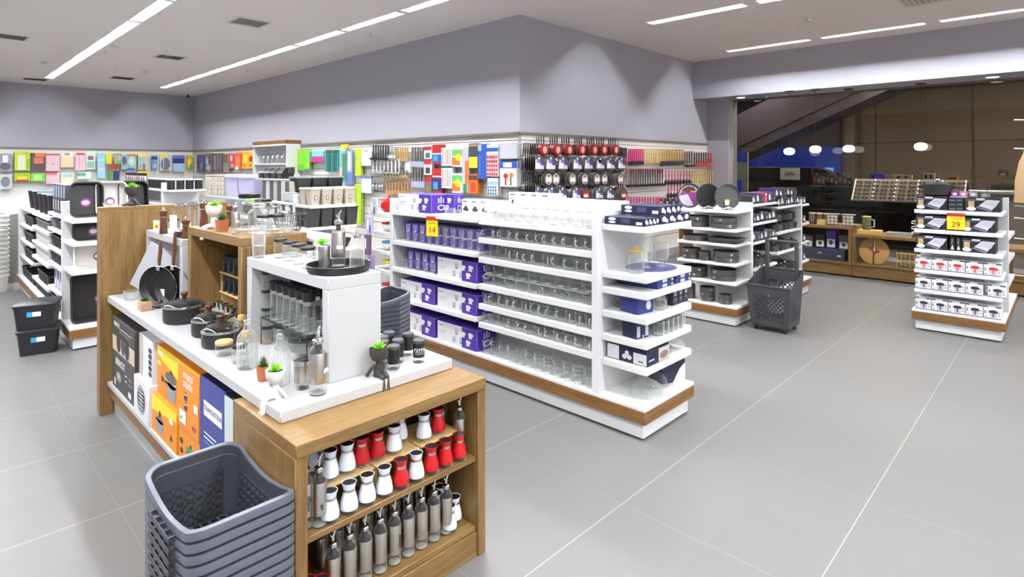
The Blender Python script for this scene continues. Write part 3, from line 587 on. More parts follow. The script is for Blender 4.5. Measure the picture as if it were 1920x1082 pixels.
for i in range(2): SJ.put((1.21, 2.265, .815 + .0905 * i), 'small glass jar with grey lid, %s up in the short niche stack' % nth(i), 'stacked jars in the white niche')
# on top of the white niche
NT = 1.243
BJ = T('glass_jar', 'jar', jar(.032, .085, BLACK, .01, neck=.92))
for i, (x, y) in enumerate(((1.23, 2.47), (1.25, 2.6), (1.265, 2.72), (1.275, 2.85))): BJ.put((x, y, NT), 'small glass jar with black cap, %s from the black tray on the white niche' % nth(i), 'black capped jars on the white niche')
for i, (x, y) in enumerate(((1.3, 3.11), (1.37, 3.1))): BJ.put((x, y, 1.332), 'glass jar with black cap on the oak niche edge, %s from the front' % nth(i), 'black capped jars on the oak niche', scale=1.15)
PJ = T('spice_jar', 'jar', jar(.022, .05, CHROME, .008, neck=.9))
for i, (x, y) in enumerate(((1.38, 2.93), (1.37, 2.84), (1.385, 2.76), (1.375, 2.68), (1.335, 2.92), (1.33, 2.82), (1.39, 2.61))): PJ.put((x, y, NT), 'tiny glass spice jar with silver lid, %s on the white niche behind the capped jars' % nth(i), 'tiny spice jars on the white niche')
TUM = MB().lathe([(.026, 0), (.028, .003), (.034, .1), (.0325, .1), (.026, .008)], CRYSTAL, 28, cap1=False, flute=.03)
TUMB = T('glass_tumbler', 'glass', TUM)
TUMB.put((1.2, 2.93, NT), 'ribbed glass tumbler at the far end of the white niche, lower one of the stack', 'stacked ribbed tumblers'); TUMB.put((1.2, 2.93, NT + .06), 'ribbed glass tumbler nested in the one on the white niche', 'stacked ribbed tumblers')
tr = MB().lathe([(.115, 0), (.13, .004), (.138, .032), (.134, .034), (.126, .008), (.01, .006)], M('tray_black', (26, 26, 28), .35), 40, cap1=False)
T('round_tray', 'tray', tr).put((1.29, 2.305, NT), 'round black tray holding dispensers on the white niche')
STICKT.put((1.32, 2.36, NT + .006), 'steel sleeved oil dispenser standing in the black tray', 'oil dispensers', rz=-20, scale=(1.14, 1.14, 1.0))
thing('steel_canister', 'canister', 'steel canister in the black tray beside the oil dispenser', [('body', MB().lathe([(.026, 0), (.026, .082)], STEEL, 20)), ('lid', MB().lathe([(.027, .082), (.027, .094), (.024, .096)], CHROME, 20))], (1.275, 2.405, NT + .006))
thing('succulent', 'plant', 'small green succulent in a little pot behind the steel canister', [('pot', MB().lathe([(.018, 0), (.025, .085), (.02, .085)], SHWHITE, 14)), ('foliage', rosette(.085, .035, .035, 22, LEAF))], (1.345, 2.56, NT))
thing('glass_decanter', 'decanter', 'ribbed glass bottle with dispenser top in the black tray', [('bottle', MB().lathe([(.03, 0), (.032, .005), (.032, .1), (.014, .125), (.013, .14)], CRYSTAL, 32, cap1=False, flute=.05)), ('stopper', MB().lathe([(.014, .135), (.017, .14), (.017, .15), (.007, .155), (.004, .17)], CHROME, 14))], (1.36, 2.27, NT + .006))
# black capped spice jars at the front
def pepper(word):
    g = MB().lathe([(.024, 0), (.026, .004), (.026, .03)], GLASS, 20, cap1=False); sl = MB().lathe([(.0262, .026), (.0265, .028), (.0265, .088)], BLACK, 22)
    sub = []
    if word:
        s2 = MB()
        for q, ch in enumerate('PEPPER'):
            a = -50 + q * 23
            s2.text(ch, .019, PAPER, TR(rz=a - 16) @ TR(0, -.0269, .06) @ FACE_Y, .0003)
        for q in range(9):
            a = R(-90 - 52 - 14 + q * 11); b = R(-90 - 52 - 14 + q * 11 + 11)
            for z in (.05, .042): s2.face([(.0268 * math.cos(a), .0268 * math.sin(a), z), (.0268 * math.cos(b), .0268 * math.sin(b), z), (.0268 * math.cos(b), .0268 * math.sin(b), z + .0015), (.0268 * math.cos(a), .0268 * math.sin(a), z + .0015)], PAPER)
        sub = [('lettering', s2)]
    return T('spice_jar', 'jar', [('jar', g), ('sleeve', sl, sub), ('cap', MB().lathe([(.027, .088), (.0275, .09), (.0275, .1), (.025, .103)], M('cap_grey', (72, 72, 76), .5), 22))])
PB, PP = pepper(False), pepper(True)
PP.put((1.585, 2.12, .815), 'black sleeved jar lettered in white, nearest the aisle', 'black spice jars on the counter end', rz=-10)
for x, y, l in ((1.456, 2.13, 'in front by the white niche'), (1.52, 2.19, 'second from the front'), (1.61, 2.24, 'behind the lettered one'), (1.5, 2.28, 'half hidden by the niche'), (1.56, 2.32, 'at the back of the group'), (1.46, 2.22, 'against the niche wall')): PB.put((x, y, .815), 'black sleeved spice jar %s' % l, 'black spice jars on the counter end')
# crystal pot by the panel
T('crystal_bowl', 'bowl', MB().lathe([(.03, 0), (.04, .006), (.045, .05), (.042, .06), (.03, .008)], CRYSTAL, 30, cap1=False, flute=.08)).put((1.0, 4.5, .815), 'cut glass bowl at the foot of the tall oak panel')
CB = T('crystal_bowl', 'bowl', MB().lathe([(.03, 0), (.04, .004), (.05, .035), (.048, .035), (.036, .006)], CRYSTAL, 30, cap1=False, flute=.08))
CB.put((.935, 4.787, 1.42), 'cut glass bowl on the tall oak panel, further from the planter', 'cut glass bowls on the panel', scale=.8); CB.put((1.0, 4.787, 1.42), 'cut glass bowl on the tall oak panel beside the dark planter', 'cut glass bowls on the panel', scale=.7)
# on the oak niche
OT = 1.332
def big(r, h, lid, lh, lab, x, y, nk=.8, z=OT, fill=None, grp=None): thing('storage_jar', 'jar', lab, jar(r, h, lid, lh, neck=nk, fill=fill), (x, y, z), grp)
big(.075, .19, BLACK, .022, 'large round glass cookie jar with black lid on the oak niche', 1.34, 3.4, .72)
thing('glass_jug', 'jug', 'wide clear glass jug at the front corner of the oak niche', jar(.055, .15, CRYSTAL, .014, neck=.55), (1.31, 3.2, OT))
STICKT.put((1.225, 3.3, OT), 'slim steel sleeved oil dispenser on the oak niche edge', 'oil dispensers', scale=(.8, .8, .72))
pm = lambda h: [('mill', MB().lathe([(.024, 0), (.026, .006), (.02, h * .3), (.017, h * .55), (.022, h * .68), (.018, h * .72), (.024, h * .82), (.022, h * .95), (.008, h)], MATS['walnut'], 16)), ('knob', MB().lathe([(.006, h), (.007, h + .01), (.003, h + .014)], CHROME, 10))]
for x, y, z, h, l in ((1.235, 3.83, OT, .15, 'on the oak niche beside the white planter'), (1.36, 3.75, OT, .13, 'behind the white planter on the oak niche'), (1.155, 4.36, 1.25, .16, 'with a hanging tag on the white niche by the panel'), (1.175, 3.97, 1.25, .12, 'between the two niches')): thing('pepper_mill', 'pepper mill', 'turned dark wood pepper mill ' + l, pm(h), (x, y, z), 'dark wood pepper mills')
thing('mill_tag', 'tag', 'colourful folded tag hanging on the pepper mill by the oak panel', [('card', MB().box(-.002, -.03, -.03, 0, .03, .03, PAPER)), ('print', MB().face([(-.0026, .024, -.024), (-.0026, -.024, -.024), (-.0026, -.024, .01), (-.0026, .024, .01)], YELLOW).face([(-.0028, .01, -.02), (-.0028, -.02, -.02), (-.0028, -.02, -.004), (-.0028, .01, -.004)], PINK))], (1.12, 4.385, 1.31), None, 20)
for i, (x, y, r, h, nk) in enumerate(((1.22, 4.2, .05, .19, .95), (1.33, 4.05, .06, .2, .95), (1.2, 4.3, .035, .09, .9), (1.38, 4.3, .055, .16, .9), (1.4, 4.5, .05, .18, .9))):
    big(r, h, CHROME if i != 2 else BLACK, .014, 'tall glass storage jar on the white niche by the panel, %s from the front' % nth(i), x, y, nk, 1.25, grp='storage jars by the panel')
T('price_card', 'card', MB().box(-.001, -.03, 0, .001, .03, .1, PAPER)).put((1.166, 4.19, 1.283), 'white information card on the storage jar by the panel', rz=25)
thing('dark_dish', 'dish', 'low dark lidded dish with a tilted tag beside the oak niche', [('dish', MB().lathe([(.05, 0), (.06, .01), (.062, .04), (.05, .05)], M('brown_glaze', (56, 38, 32), .3), 24)), ('tag', MB().box(-.03, -.001, .05, .03, .001, .09, PAPER))], (1.2, 4.06, 1.25))
for i, (x, y, r, h) in enumerate(((1.42, 3.3, .05, .13), (1.46, 3.5, .05, .16), (1.42, 3.12, .035, .11), (1.47, 3.2, .03, .1), (1.4, 3.58, .04, .14))): big(r, h, (CHROME, BLACK)[i % 2], .012, 'clear glass canister at the back of the oak niche, %s from the front' % nth(i), x, y, .9, grp='canisters on the oak niche')
# black wire fruit basket behind
fb = MB(); 
for k in range(4): fb.tube([(.1 * (1 - .12 * k) * math.cos(R(a)), .1 * (1 - .12 * k) * math.sin(R(a)), .1 - .033 * k) for a in range(0, 360, 20)], .004 if k == 0 else .0025, BLACK, 6, True)
for a in range(0, 360, 20): fb.tube([(.1 * math.cos(R(a)), .1 * math.sin(R(a)), .1), (.064 * math.cos(R(a)), .064 * math.sin(R(a)), 0), (0.0, 0.0, 0.0)], .002, BLACK, 5)
thing('wire_basket', 'basket', 'round black wire fruit basket behind the oak niche', [('basket', fb)], (1.62, 3.5, 1.30))
thing('shelf_riser', 'riser', 'narrow white stand carrying the wire basket behind the niches', [('top', bx(1.53, 3.0, 1.28, 1.72, 3.9, 1.3, m=WHITE)), ('side_panel', bx(1.53, 3.0, .815, 1.72, 3.02, 1.28, m=WHITE)), ('side_panel', bx(1.53, 3.88, .815, 1.72, 3.9, 1.28, m=WHITE))])
# inside the oak niche: bamboo boards with cruets, mugs in front
NB = T('bamboo_riser', 'riser', [('board', MB().box(0, 0, .11, .2, .3, .12, MATS['bamboo'], .003)), ('support', MB().box(.01, .005, 0, .19, .012, .11, MATS['bamboo'])), ('support', MB().box(.01, .288, 0, .19, .295, .11, MATS['bamboo']))])
for j, z in enumerate((.815, .935)):
    for i, y in enumerate((3.13, 3.47)): NB.put((1.3, y, z), 'bamboo riser inside the oak niche, %s tier, %s end' % (('lower', 'upper')[j], ('counter', 'panel')[i]), 'bamboo risers in the oak niche')
CRU = T('cruet', 'shaker', [('jar', MB().lathe([(.026, 0), (.029, .004), (.024, .07)], GLASS, 16, cap1=False)), ('cap', MB().lathe([(.025, .07), (.026, .1), (.02, .104)], CHROME, 16))])
CRD = T('cruet', 'shaker', [('jar', MB().lathe([(.026, 0), (.029, .004), (.026, .06)], SMOKE, 16, cap1=False)), ('cap', MB().lathe([(.027, .06), (.027, .1), (.022, .104)], BLACK, 16))])
for lv, z, nm in ((0, .815, 'niche floor'), (1, .9355, 'lower bamboo tier'), (2, 1.0555, 'upper bamboo tier')):
    for i in range(8 if lv else 6):
        x = 1.335 if lv else 1.225; y = 3.15 + i * .082; d = lv and i > 2
        (CRD if d else CRU).put((x, y, z), '%s shaker inside the oak niche, %s on the %s' % ('black capped' if d else 'clear steel topped', nth(i), nm), 'cruets in the oak niche')
        if lv: (CRD if d else CRU).put((x + .075, y, z), 'shaker in the back row inside the oak niche', 'cruets behind in the oak niche')
T('cutting_board', 'board', [('board', MB().rrect([(.06, .1, .02, 0), (.06, .1, .02, .012)], MATS['bamboo'])), ('handle', MB().rrect([(.015, .05, .012, 0), (.015, .05, .012, .012)], MATS['bamboo'], c=(0, .14)))]).put((1.19, 3.0, .815), 'wooden serving board lying behind the saucepans', rz=70)
# --- boxes below the slab
BR = M('box_charcoal', (66, 60, 58), .5); BEI = M('box_beige', (206, 190, 168), .5); PG = C(150, 150, 152)
def sbox(label, y1, y0, z0, h, base, front, top=None, x=.93, d=.3, rz=0):
    pbox('cookware_box', 'box', y1 - y0, d, h, base, front, top=top).put((x, (y0 + y1) / 2, z0), label, None, rz)
SB = .228
sbox('charcoal cookware box at the bottom against the oak panel', 4.66, 4.1, SB, .225, BR, [('t', .36, .8, .065, 'BRINOX', PAPER), ('e', .3, .4, .12, .14, PG), ('e', .3, .42, .06, .07, BEI), ('r', .6, .6, .68, .64, PAPER), ('r', .6, .45, .68, .49, PAPER), ('r', .75, .6, .9, .64, PG), ('r', .75, .45, .9, .49, PG), ('r', .75, .12, .88, .28, PAPER), ('r', .1, .1, .2, .3, BEI)])
sbox('charcoal and beige cookware box stacked on the lower charcoal one', 4.66, 4.1, SB + .226, .235, BR, [('r', .0, .08, 1, .5, BEI), ('t', .2, .84, .04, 'BRINOX', PAPER), ('e', .3, .4, .1, .3, INK), ('e', .5, .38, .08, .28, BR), ('e', .68, .34, .1, .25, INK), ('r', .35, .78, .9, .8, PAPER), ('r', .35, .7, .8, .72, PG)])
PAT = M('silver_print', (186, 184, 184), .4)
sbox('slim white box with a dark rack pictured on it, on the shelf base', 4.05, 3.74, SB, .225, BOXW, [('e', .52, .5, .3, .38, PAT), ('e', .52, .5, .25, .33, INK)] + [('e', .52, .2 + .1 * k, .2, .035, PAT) for k in range(7)], x=.915)
sbox('tall white and copper box on top of the slim white one', 4.04, 3.76, SB + .226, .245, BOXW, [('r', 0, 0, .22, 1, C(176, 130, 90)), ('r', .08, 0, .3, 1, PAT)] + [('e', .85, .2 + k * .14, .12, .06, INK) for k in range(5)], x=.94)
def orng(text=None, big=True):
    f = [('p', [(0, 1), (1, 1), (1, .55), (0, .8)], YELLOW)] if big else []
    if text: f += [('t', .5, .87, .062, 'muito', PAPER), ('t', .5, .74, .062, 'saúde', PAPER), ('pot', .4, .55, .07, INK, PAPER), ('pot', .4, .4, .07, INK, PAPER), ('r', .1, .1, .42, .3, PAPER), ('r', .14, .14, .24, .2, C(90, 180, 90)), ('e', .8, .16, .1, .04, RED), ('r', .8, .42, .98, .54, PAPER)]
    else: f += [('e', .15, .86, .1, .05, PAPER), ('e', .1, .64, .1, .05, YELLOW), ('pot', .62, .36, .32, PG, C(220, 196, 170)), ('e', .6, .5, .24, .1, C(90, 90, 88)), ('pot', .25, .38, .08, INK, PG)]
    return f
sbox('orange and yellow pot box on the shelf base beside the slim white box', 3.71, 3.27, SB, .205, ORANGE, [('p', [(0, 1), (1, 1), (1, .8), (0, .55)], YELLOW), ('pot', .35, .42, .3, PG, C(120, 120, 120)), ('pot', .8, .3, .09, INK, PG), ('e', .8, .7, .08, .07, PAPER)], x=.925)
sbox('large orange pot box stacked on the lower orange and yellow one', 3.70, 3.29, SB + .206, .265, ORANGE, orng(), x=.95)
sbox('small orange pot box on the shelf base beside the blue box', 3.25, 2.945, SB, .165, ORANGE, [('pot', .6, .4, .34, PG, C(200, 180, 160)), ('e', .6, .5, .24, .12, C(70, 150, 60)), ('e', .15, .3, .08, .09, INK), ('e', .15, .6, .08, .09, INK)])
sbox('orange box with white lettering stacked beside the blue box', 3.25, 2.94, SB + .166, .32, ORANGE, orng('x', False), x=.925)
sbox('tall blue cookware box beside the pale grey box', 2.925, 2.62, SB, .5, C(52, 62, 140), [('r', .18, .66, .92, .8, PAPER), ('t', .55, .73, .034, 'TRAMONTINA', C(40, 50, 120)), ('r', .2, .5, .7, .515, PAPER), ('r', .2, .46, .6, .475, PAPER), ('r', .2, .42, .66, .435, LBLUE)] + [('r', .2, .12 + .03 * k, .8, .125 + .03 * k, LBLUE) for k in range(5)], top=C(24, 26, 60), x=.925)
sbox('pale grey cookware box with a pot pictured on it, next to the oak shelf unit', 2.618, 2.413, SB, .49, C(200, 212, 210), [('pot', .4, .5, .14, C(70, 50, 44), C(90, 66, 60)), ('pot', .6, .24, .22, C(60, 44, 42), C(200, 200, 198)), ('e', .6, .38, .1, .035, YELLOW)], top=C(44, 42, 42), x=.925, d=.34)
# ================================================================== shopping baskets and trolley
def bil(q, u, v): return (q[0] * (1 - u) + q[1] * u) * (1 - v) + (q[3] * (1 - u) + q[2] * u) * v
def lattice(mb, q, nu, nv, m, t=.004, bar=.32, skew=0):
    """a perforated panel in the quad q: bars along both ways"""
    q = [Vector(p) for p in q]; nrm = (q[1] - q[0]).cross(q[3] - q[0]).normalized() * t
    def strip(a, b, c, d): mb.loft([[x - nrm for x in (a, b, c, d)], [x + nrm for x in (a, b, c, d)]], m)
    du, dv = bar / nu, bar / nv
    for i in range(nu + 1):
        u0, u1 = max(0, i / nu - du / 2), min(1, i / nu + du / 2); strip(bil(q, u0, 0), bil(q, u1, 0), bil(q, u1, 1), bil(q, u0, 1))
    for j in range(nv + 1):
        v0, v1 = max(0, j / nv - dv / 2), min(1, j / nv + dv / 2); strip(bil(q, 0, v0), bil(q, 1, v0), bil(q, 1, v1), bil(q, 0, v1))
    return mb
def basket_t():
    hx, hy, h = .155, .255, .24; n = 7
    def ring(ex, ey, r, z, sad):
        out = []
        for qx, qy, a0 in ((1, 1, 0), (-1, 1, 90), (-1, -1, 180), (1, -1, 270)):
            for i in range(n):
                a = R(a0 + 90 * i / (n - 1)); out.append((qx * (ex - r) + r * math.cos(a), qy * (ey - r) + r * math.sin(a), z))
        full = []
        for i in range(len(out)):
            p, q = out[i], out[(i + 1) % len(out)]; full.append(p)
            if (i + 1) % n == 0:
                for t in (.15, .35, .5, .65, .85): full.append((p[0] + (q[0] - p[0]) * t, p[1] + (q[1] - p[1]) * t, z))
        return [(x, y, zz + sad * ((abs(y) / ey) ** 2 * .9 - .5) * (1 if abs(y) < ey * .98 else 1)) for x, y, zz in full]
    g = DKGREY
    wall_ = MB().loft([ring(hx * .96, hy * .965, .05, h - .075, 0), ring(hx * .985, hy * .985, .055, h - .03, .03), ring(hx * .99, hy * .99, .055, h, .05)], g, False, False)
    wall_.loft([ring(hx * .945, hy * .95, .05, h - .075, 0), ring(hx * .955, hy * .962, .05, h, .05)], g, False, False)
    rim = MB().loft([ring(hx * .95, hy * .955, .05, h + .001, .05), ring(hx * .955, hy * .96, .05, h + .006, .05), ring(hx * 1.045, hy * 1.03, .06, h + .006, .05), ring(hx * 1.06, hy * 1.04, .062, h - .004, .05), ring(hx * 1.06, hy * 1.04, .062, h - .018, .05), ring(hx * 1.02, hy * 1.015, .06, h - .018, .05)], M('basket_rim', (92, 94, 104), .42), False, False)
    pr = [('upper_wall', wall_), ('rim', rim)]
    bx_, by_ = hx * .86, hy * .9; zt = h - .07; tx, ty = hx * .95, hy * .955
    cr = .04
    for a, b in (((-bx_ + cr, -by_), (bx_ - cr, -by_)), ((bx_ - cr, by_), (-bx_ + cr, by_)), ((-bx_, by_ - cr), (-bx_, -by_ + cr)), ((bx_, -by_ + cr), (bx_, by_ - cr))):
        A = lambda p, z, sx, sy: (p[0] * (tx / bx_ if sx else 1), p[1] * (ty / by_ if sy else 1), z)
        pr.append(('lattice', lattice(MB(), (A(a, 0.008, 0, 0), A(b, .008, 0, 0), A(b, zt, 1, 1), A(a, zt, 1, 1)), 11 if abs(a[0] - b[0]) < .01 else 6, 6, g, .003, .36)))
    cor = MB()
    for sx, sy in ((1, 1), (-1, 1), (-1, -1), (1, -1)):
        lo = [(sx * (bx_ - cr) + sx * cr * math.cos(R(a)), sy * (by_ - cr) + sy * cr * math.sin(R(a))) for a in (0, 30, 60, 90)]
        cor.loft([[(x, y, .008) for x, y in lo], [(x * tx / bx_, y * ty / by_, zt) for x, y in lo]], g, False, False, False)
    pr.append(('corner', cor)); pr.append(('floor_grid', lattice(MB(), ((-bx_, -by_, .008), (bx_, -by_, .008), (bx_, by_, .008), (-bx_, by_, .008)), 9, 14, g, .003, .34)))
    hs = MB()
    for k in range(5): hs.box(-hx * 1.2, -.12 + k * .048, h - .05, -hx * 1.05, -.115 + k * .048, h - .035, g)
    hs.box(-hx * 1.2, -.13, h - .052, -hx * 1.17, .085, h - .032, g, .003); pr.append(('grip', hs))
    return T('shopping_basket', 'basket', pr)
BASK = basket_t()
for k in range(12):
    BASK.put((.71, 2.065, .0 + .0345 * k), 'charcoal plastic shopping basket, %s in the stack beside the oak shelf unit' % ('topmost' if k == 11 else nth(11 - k) + ' below the top'), 'stacked shopping baskets')
# a second stack, mostly hidden behind the counter
for k in range(16): BASK.put((2.33, 3.70, .0335 * k), 'charcoal shopping basket in the stack behind the counter, %s' % (('topmost' if k == 15 else nth(15 - k) + ' below the top')), 'baskets stacked behind the counter', rz=90)
def trolley():
    g = M('trolley_grey', (66, 66, 70), .5); hx0, hy0, hx1, hy1 = .165, .185, .2, .215; zf, zb, z0 = .47, .6, .07
    lo = [(-hx0, -hy0), (hx0, -hy0), (hx0, hy0), (-hx0, hy0)]; hi = [(-hx1, -hy1, zf), (hx1, -hy1, zb), (hx1, hy1, zb), (-hx1, hy1, zf)]
    p = []
    for i in range(4):
        j = (i + 1) % 4; a, b = Vector((*lo[i], z0)), Vector((*lo[j], z0)); c, d = Vector(hi[j]), Vector(hi[i])
        mid = lambda u, v: bil([a, b, c, d], u, v)
        w_ = MB()
        for u0, v0, u1, v1 in ((0, 0, 1, .1), (0, .78, 1, 1), (0, .1, .12, .78), (.88, .1, 1, .78)):
            q = [mid(u0, v0), mid(u1, v0), mid(u1, v1), mid(u0, v1)]; nr = (q[1] - q[0]).cross(q[3] - q[0]).normalized() * .004
            w_.loft([[x - nr for x in q], [x + nr for x in q]], g)
        p.append(('side_panel', w_))
        lt = MB(); Q = [mid(.12, .1), mid(.88, .1), mid(.88, .78), mid(.12, .78)]
        nr = (Q[1] - Q[0]).cross(Q[3] - Q[0]).normalized() * .0035
        for s in range(-9, 11, 1):          # slanting bars both ways
            for sg in (1, -1):
                pts = []
                for v in (0, 1):
                    u = (s / 7 + (v * .9 if sg > 0 else -v * .9)) + (0 if sg > 0 else .9)
                    pts.append((u, v))
                (ua, va), (ub, vb) = pts
                lo_, hi_ = sorted((ua, ub))
                if hi_ <= 0 or lo_ >= 1: continue
                def cut(u): t = (u - ua) / (ub - ua); return (u, t)
                if ua < 0: A = cut(0)
                elif ua > 1: A = cut(1)
                else: A = (ua, 0)
                if ub < 0: B = cut(0)
                elif ub > 1: B = cut(1)
                else: B = (ub, 1)
                pa, pb = bil(Q, *A), bil(Q, *B); dr = (pb - pa)
                if dr.length < .02: continue
                sd = dr.cross(nr).normalized() * .0055
                lt.loft([[x - nr for x in (pa - sd, pa + sd, pb + sd, pb - sd)], [x + nr for x in (pa - sd, pa + sd, pb + sd, pb - sd)]], g)
        p.append(('lattice', lt))
    rm = MB().tube([hi[0], hi[1], hi[2], hi[3]], .012, g, 8, True); p.append(('rim', rm))
    p.append(('base', MB().box(-hx0, -hy0, .05, hx0, hy0, .075, g, .006)))
    for sx in (-1, 1):
        for sy in (-1, 1): p.append(('wheel', MB().lathe([(.01, -.012), (.025, -.01), (.025, .01), (.01, .012)], BLACK, 14, c=(sx * .13, sy * .15, .025), ax='y'), [('fork', MB().box(sx * .13 - .012, sy * .15 - .016, .03, sx * .13 + .012, sy * .15 + .016, .055, BLACK, .003))]))
    hd = MB()
    for sy in (-1, 1): hd.box(hx1 - .02, sy * .15 - .022, .3, hx1 + .005, sy * .15 + .022, .9, g, .006)
    hd.box(hx1 - .022, -.175, .885, hx1 + .008, .175, .91, g, .008); p.append(('handle', hd))
    return T('basket_trolley', 'trolley', p)
TRO = trolley()
TRO.put((6.26, 2.225, 0), 'grey plastic basket trolley with tall handle beside the bakeware gondola', rz=0)
# ================================================================== glassware gondola
def tumbler(r0, r1, h, t=.0025, m=GLASS, n=16, base=.008): return MB().lathe([(r0 * .92, 0), (r0, .002), (r0 + (r1 - r0) * base / h, base), (r1, h)], m, n, cap1=False).lathe([(r1 + .0004, h - .002), (r1 + .0006, h), (r1 - .003, h)], GEDGE, n, cap0=False, cap1=False).lathe([(r0 * .96, .001), (r0 * .96, base), (.002, base)], GEDGE, n)
def mug(r, h, m=GLASS, taper=.8):
    b = MB().lathe([(r * taper * .9, 0), (r * taper, .003), (r * (taper + 1) / 2 * 1.06, h * .45), (r, h)], m, 16, cap1=False).lathe([(r + .0004, h - .002), (r + .0006, h), (r - .003, h)], GEDGE, 16, cap0=False, cap1=False).lathe([(r * taper * .95, .001), (r * taper * .95, .007), (.002, .008)], GEDGE, 16)
    hd = MB().tube([(0, -r * .93, h * .82), (0, -r - .014, h * .8), (0, -r - .02, h * .5), (0, -r * .9, h * .28)], .0048, GEDGE, 6)
    return [('cup', b), ('handle', hd)]
def bowl(r, h, m=GLASS): return MB().lathe([(r * .45, 0), (r * .5, .003), (r * .82, h * .35), (r, h)], m, 18, cap1=False).lathe([(r + .0004, h - .002), (r + .0006, h), (r - .003, h)], GEDGE, 18, cap0=False, cap1=False).lathe([(r * .46, .001), (r * .46, .006), (.002, .007)], GEDGE, 18)
K = {'tum': T('glass_tumbler', 'glass', tumbler(.031, .04, .098)), 'mug': T('glass_mug', 'mug', mug(.042, .088)), 'cup': T('glass_cup', 'cup', mug(.042, .072, taper=.62)), 'bowl': T('glass_bowl', 'bowl', bowl(.052, .06)), 'crys': T('crystal_bowl', 'bowl', MB().lathe([(.03, 0), (.04, .004), (.048, .058), (.045, .058), (.036, .008), (.002, .008)], CRYSTAL, 24, cap1=False, flute=.07)), 'tall': T('glass_mug', 'mug', mug(.036, .11, taper=.85)), 'small': T('glass_tumbler', 'glass', tumbler(.024, .03, .07))}
def row(kind, n, y0, y1, x, z, desc, grp, rows=2, dx=.1, jit=.004):
    for i in range(n):
        y = y0 + (y1 - y0) * i / max(1, n - 1)
        K[kind].put((x + rnd.uniform(-jit, jit), y + rnd.uniform(-jit, jit), z), 'clear %s, %s from the post %s' % (K[kind].name.replace('_', ' '), nth(i), desc), grp, rz=-80 + rnd.uniform(-30, 30))
    for r in range(1, rows):
        for i in range(n):
            y = y0 + (y1 - y0) * i / max(1, n - 1)
            K[kind].put((x + dx * r + rnd.uniform(-jit, jit), y + rnd.uniform(-.01, .01), z), 'clear glass standing behind the front row %s' % desc, grp + ', behind', rz=rnd.uniform(-25, 25))
ya, yb = 2.325, 3.33
row('tum', 12, ya, yb, 3.16, .215, 'on the bottom glassware shelf', 'tumblers on the bottom shelf', 2)
row('cup', 9, ya, 3.06, 3.165, .466, 'on the lowest raised glassware shelf', 'cups on the lowest raised shelf')
row('small', 5, 3.12, 3.34, 3.16, .466, 'after the cups on the lowest raised shelf', 'small tumblers on the lowest raised shelf')
row('mug', 13, ya, yb, 3.165, .613, 'on the second raised glassware shelf', 'mugs on the second raised shelf')
row('bowl', 9, ya + .01, yb, 3.17, .769, 'on the third raised glassware shelf', 'bowls on the third raised shelf')
row('tum', 3, 3.17, 3.33, 3.16, .98, 'after the mugs on the fourth raised shelf', 'tumblers on the fourth raised shelf')
row('mug', 9, ya, 3.08, 3.165, .98, 'on the fourth raised glassware shelf', 'mugs on the fourth raised shelf')
row('cup', 12, ya, yb, 3.165, 1.136, 'on the fifth raised glassware shelf', 'cups on the fifth raised shelf')
row('crys', 10, ya, yb, 3.17, 1.283, 'on the top glassware shelf', 'cut glass bowls on the top shelf')
RIS = T('acrylic_riser', 'riser', [('top', MB().box(0, -.5, .075, .2, .5, .08, ACRYL)), ('leg', MB().box(.003, -.5, 0, .2, -.496, .075, ACRYL)), ('leg', MB().box(.003, .496, 0, .2, .5, .075, ACRYL))])
RIS.put((3.125, 2.83, .769), 'clear riser over the bowls on the third raised shelf', 'clear risers', scale=(1, 1.02, 1))
RIS.put((3.125, 2.83, 1.283), 'clear riser over the cut glass bowls on the top shelf', 'clear risers', scale=(1, 1.02, .88))
row('bowl', 9, ya + .02, yb, 3.175, .849, 'on the clear riser of the third raised shelf', 'bowls on the lower clear riser', 2)
row('crys', 11, ya, yb, 3.175, 1.3535, 'on the clear riser of the top shelf', 'bowls on the top clear riser', 2)
CRW = C(238, 232, 222); crt = MB(); 
for a in ((-.5, 0, .5, .012), (-.5, .15, .5, .162)): crt.box(a[1], a[0], 0, a[3], a[2], .09, CRW)
crt.box(.012, -.5, 0, .15, -.488, .09, CRW).box(.012, .488, 0, .15, .5, .09, CRW).box(.0, -.5, 0, .16, .5, .006, CRW)
T('long_tray', 'tray', crt).put((3.43, 2.8, 1.36), 'long shallow off-white tray behind the top row of cut glass bowls')
# boxes of the left section
CUPS = [('glass', .5, .68, .13, GREYINK), ('glass', .44, .3, .13, GREYINK), ('glass', .62, .3, .13, GREYINK), ('r', .64, 0, 1, 1, PURPLE), ('cup', .67, .66, .13, BOXW), ('cup', .85, .68, .14, BOXW), ('cup', .79, .3, .14, BOXW), ('e', .06, .84, .016, .05, GREYINK), ('e', .06, .84, .01, .032, BOXW), ('r', .1, .81, .15, .86, GREYINK), ('r', .05, .55, .26, .575, C(170, 168, 172)), ('r', .05, .48, .22, .5, C(170, 168, 172)), ('r', .05, .4, .2, .42, C(170, 168, 172))]
SIDE = [('r', .34, .55, .4, .82, BOXW), ('r', .46, .55, .52, .9, BOXW), ('r', .58, .55, .64, .78, BOXW), ('e', .5, .3, .2, .16, BOXW), ('e', .5, .3, .13, .1, PURPLE)]
CUPBOX = pbox('cup_set_box', 'box', .5, .22, .165, BOXW, CUPS, SIDE, PURPLE, PURPLE)
for y, z, l in ((3.66, .215, 'on the bottom shelf beside the tumblers'), (4.2, .215, 'on the bottom shelf near the far post'), (3.66, .499, 'on the second shelf beside the cups'), (4.2, .499, 'on the second shelf near the far post'), (3.66, .761, 'on the third shelf beside the mugs')):
    CUPBOX.put((3.12, y, z), 'white and purple cup set box ' + l, 'white and purple cup set boxes', scale=(1, 1.0, 1.0))
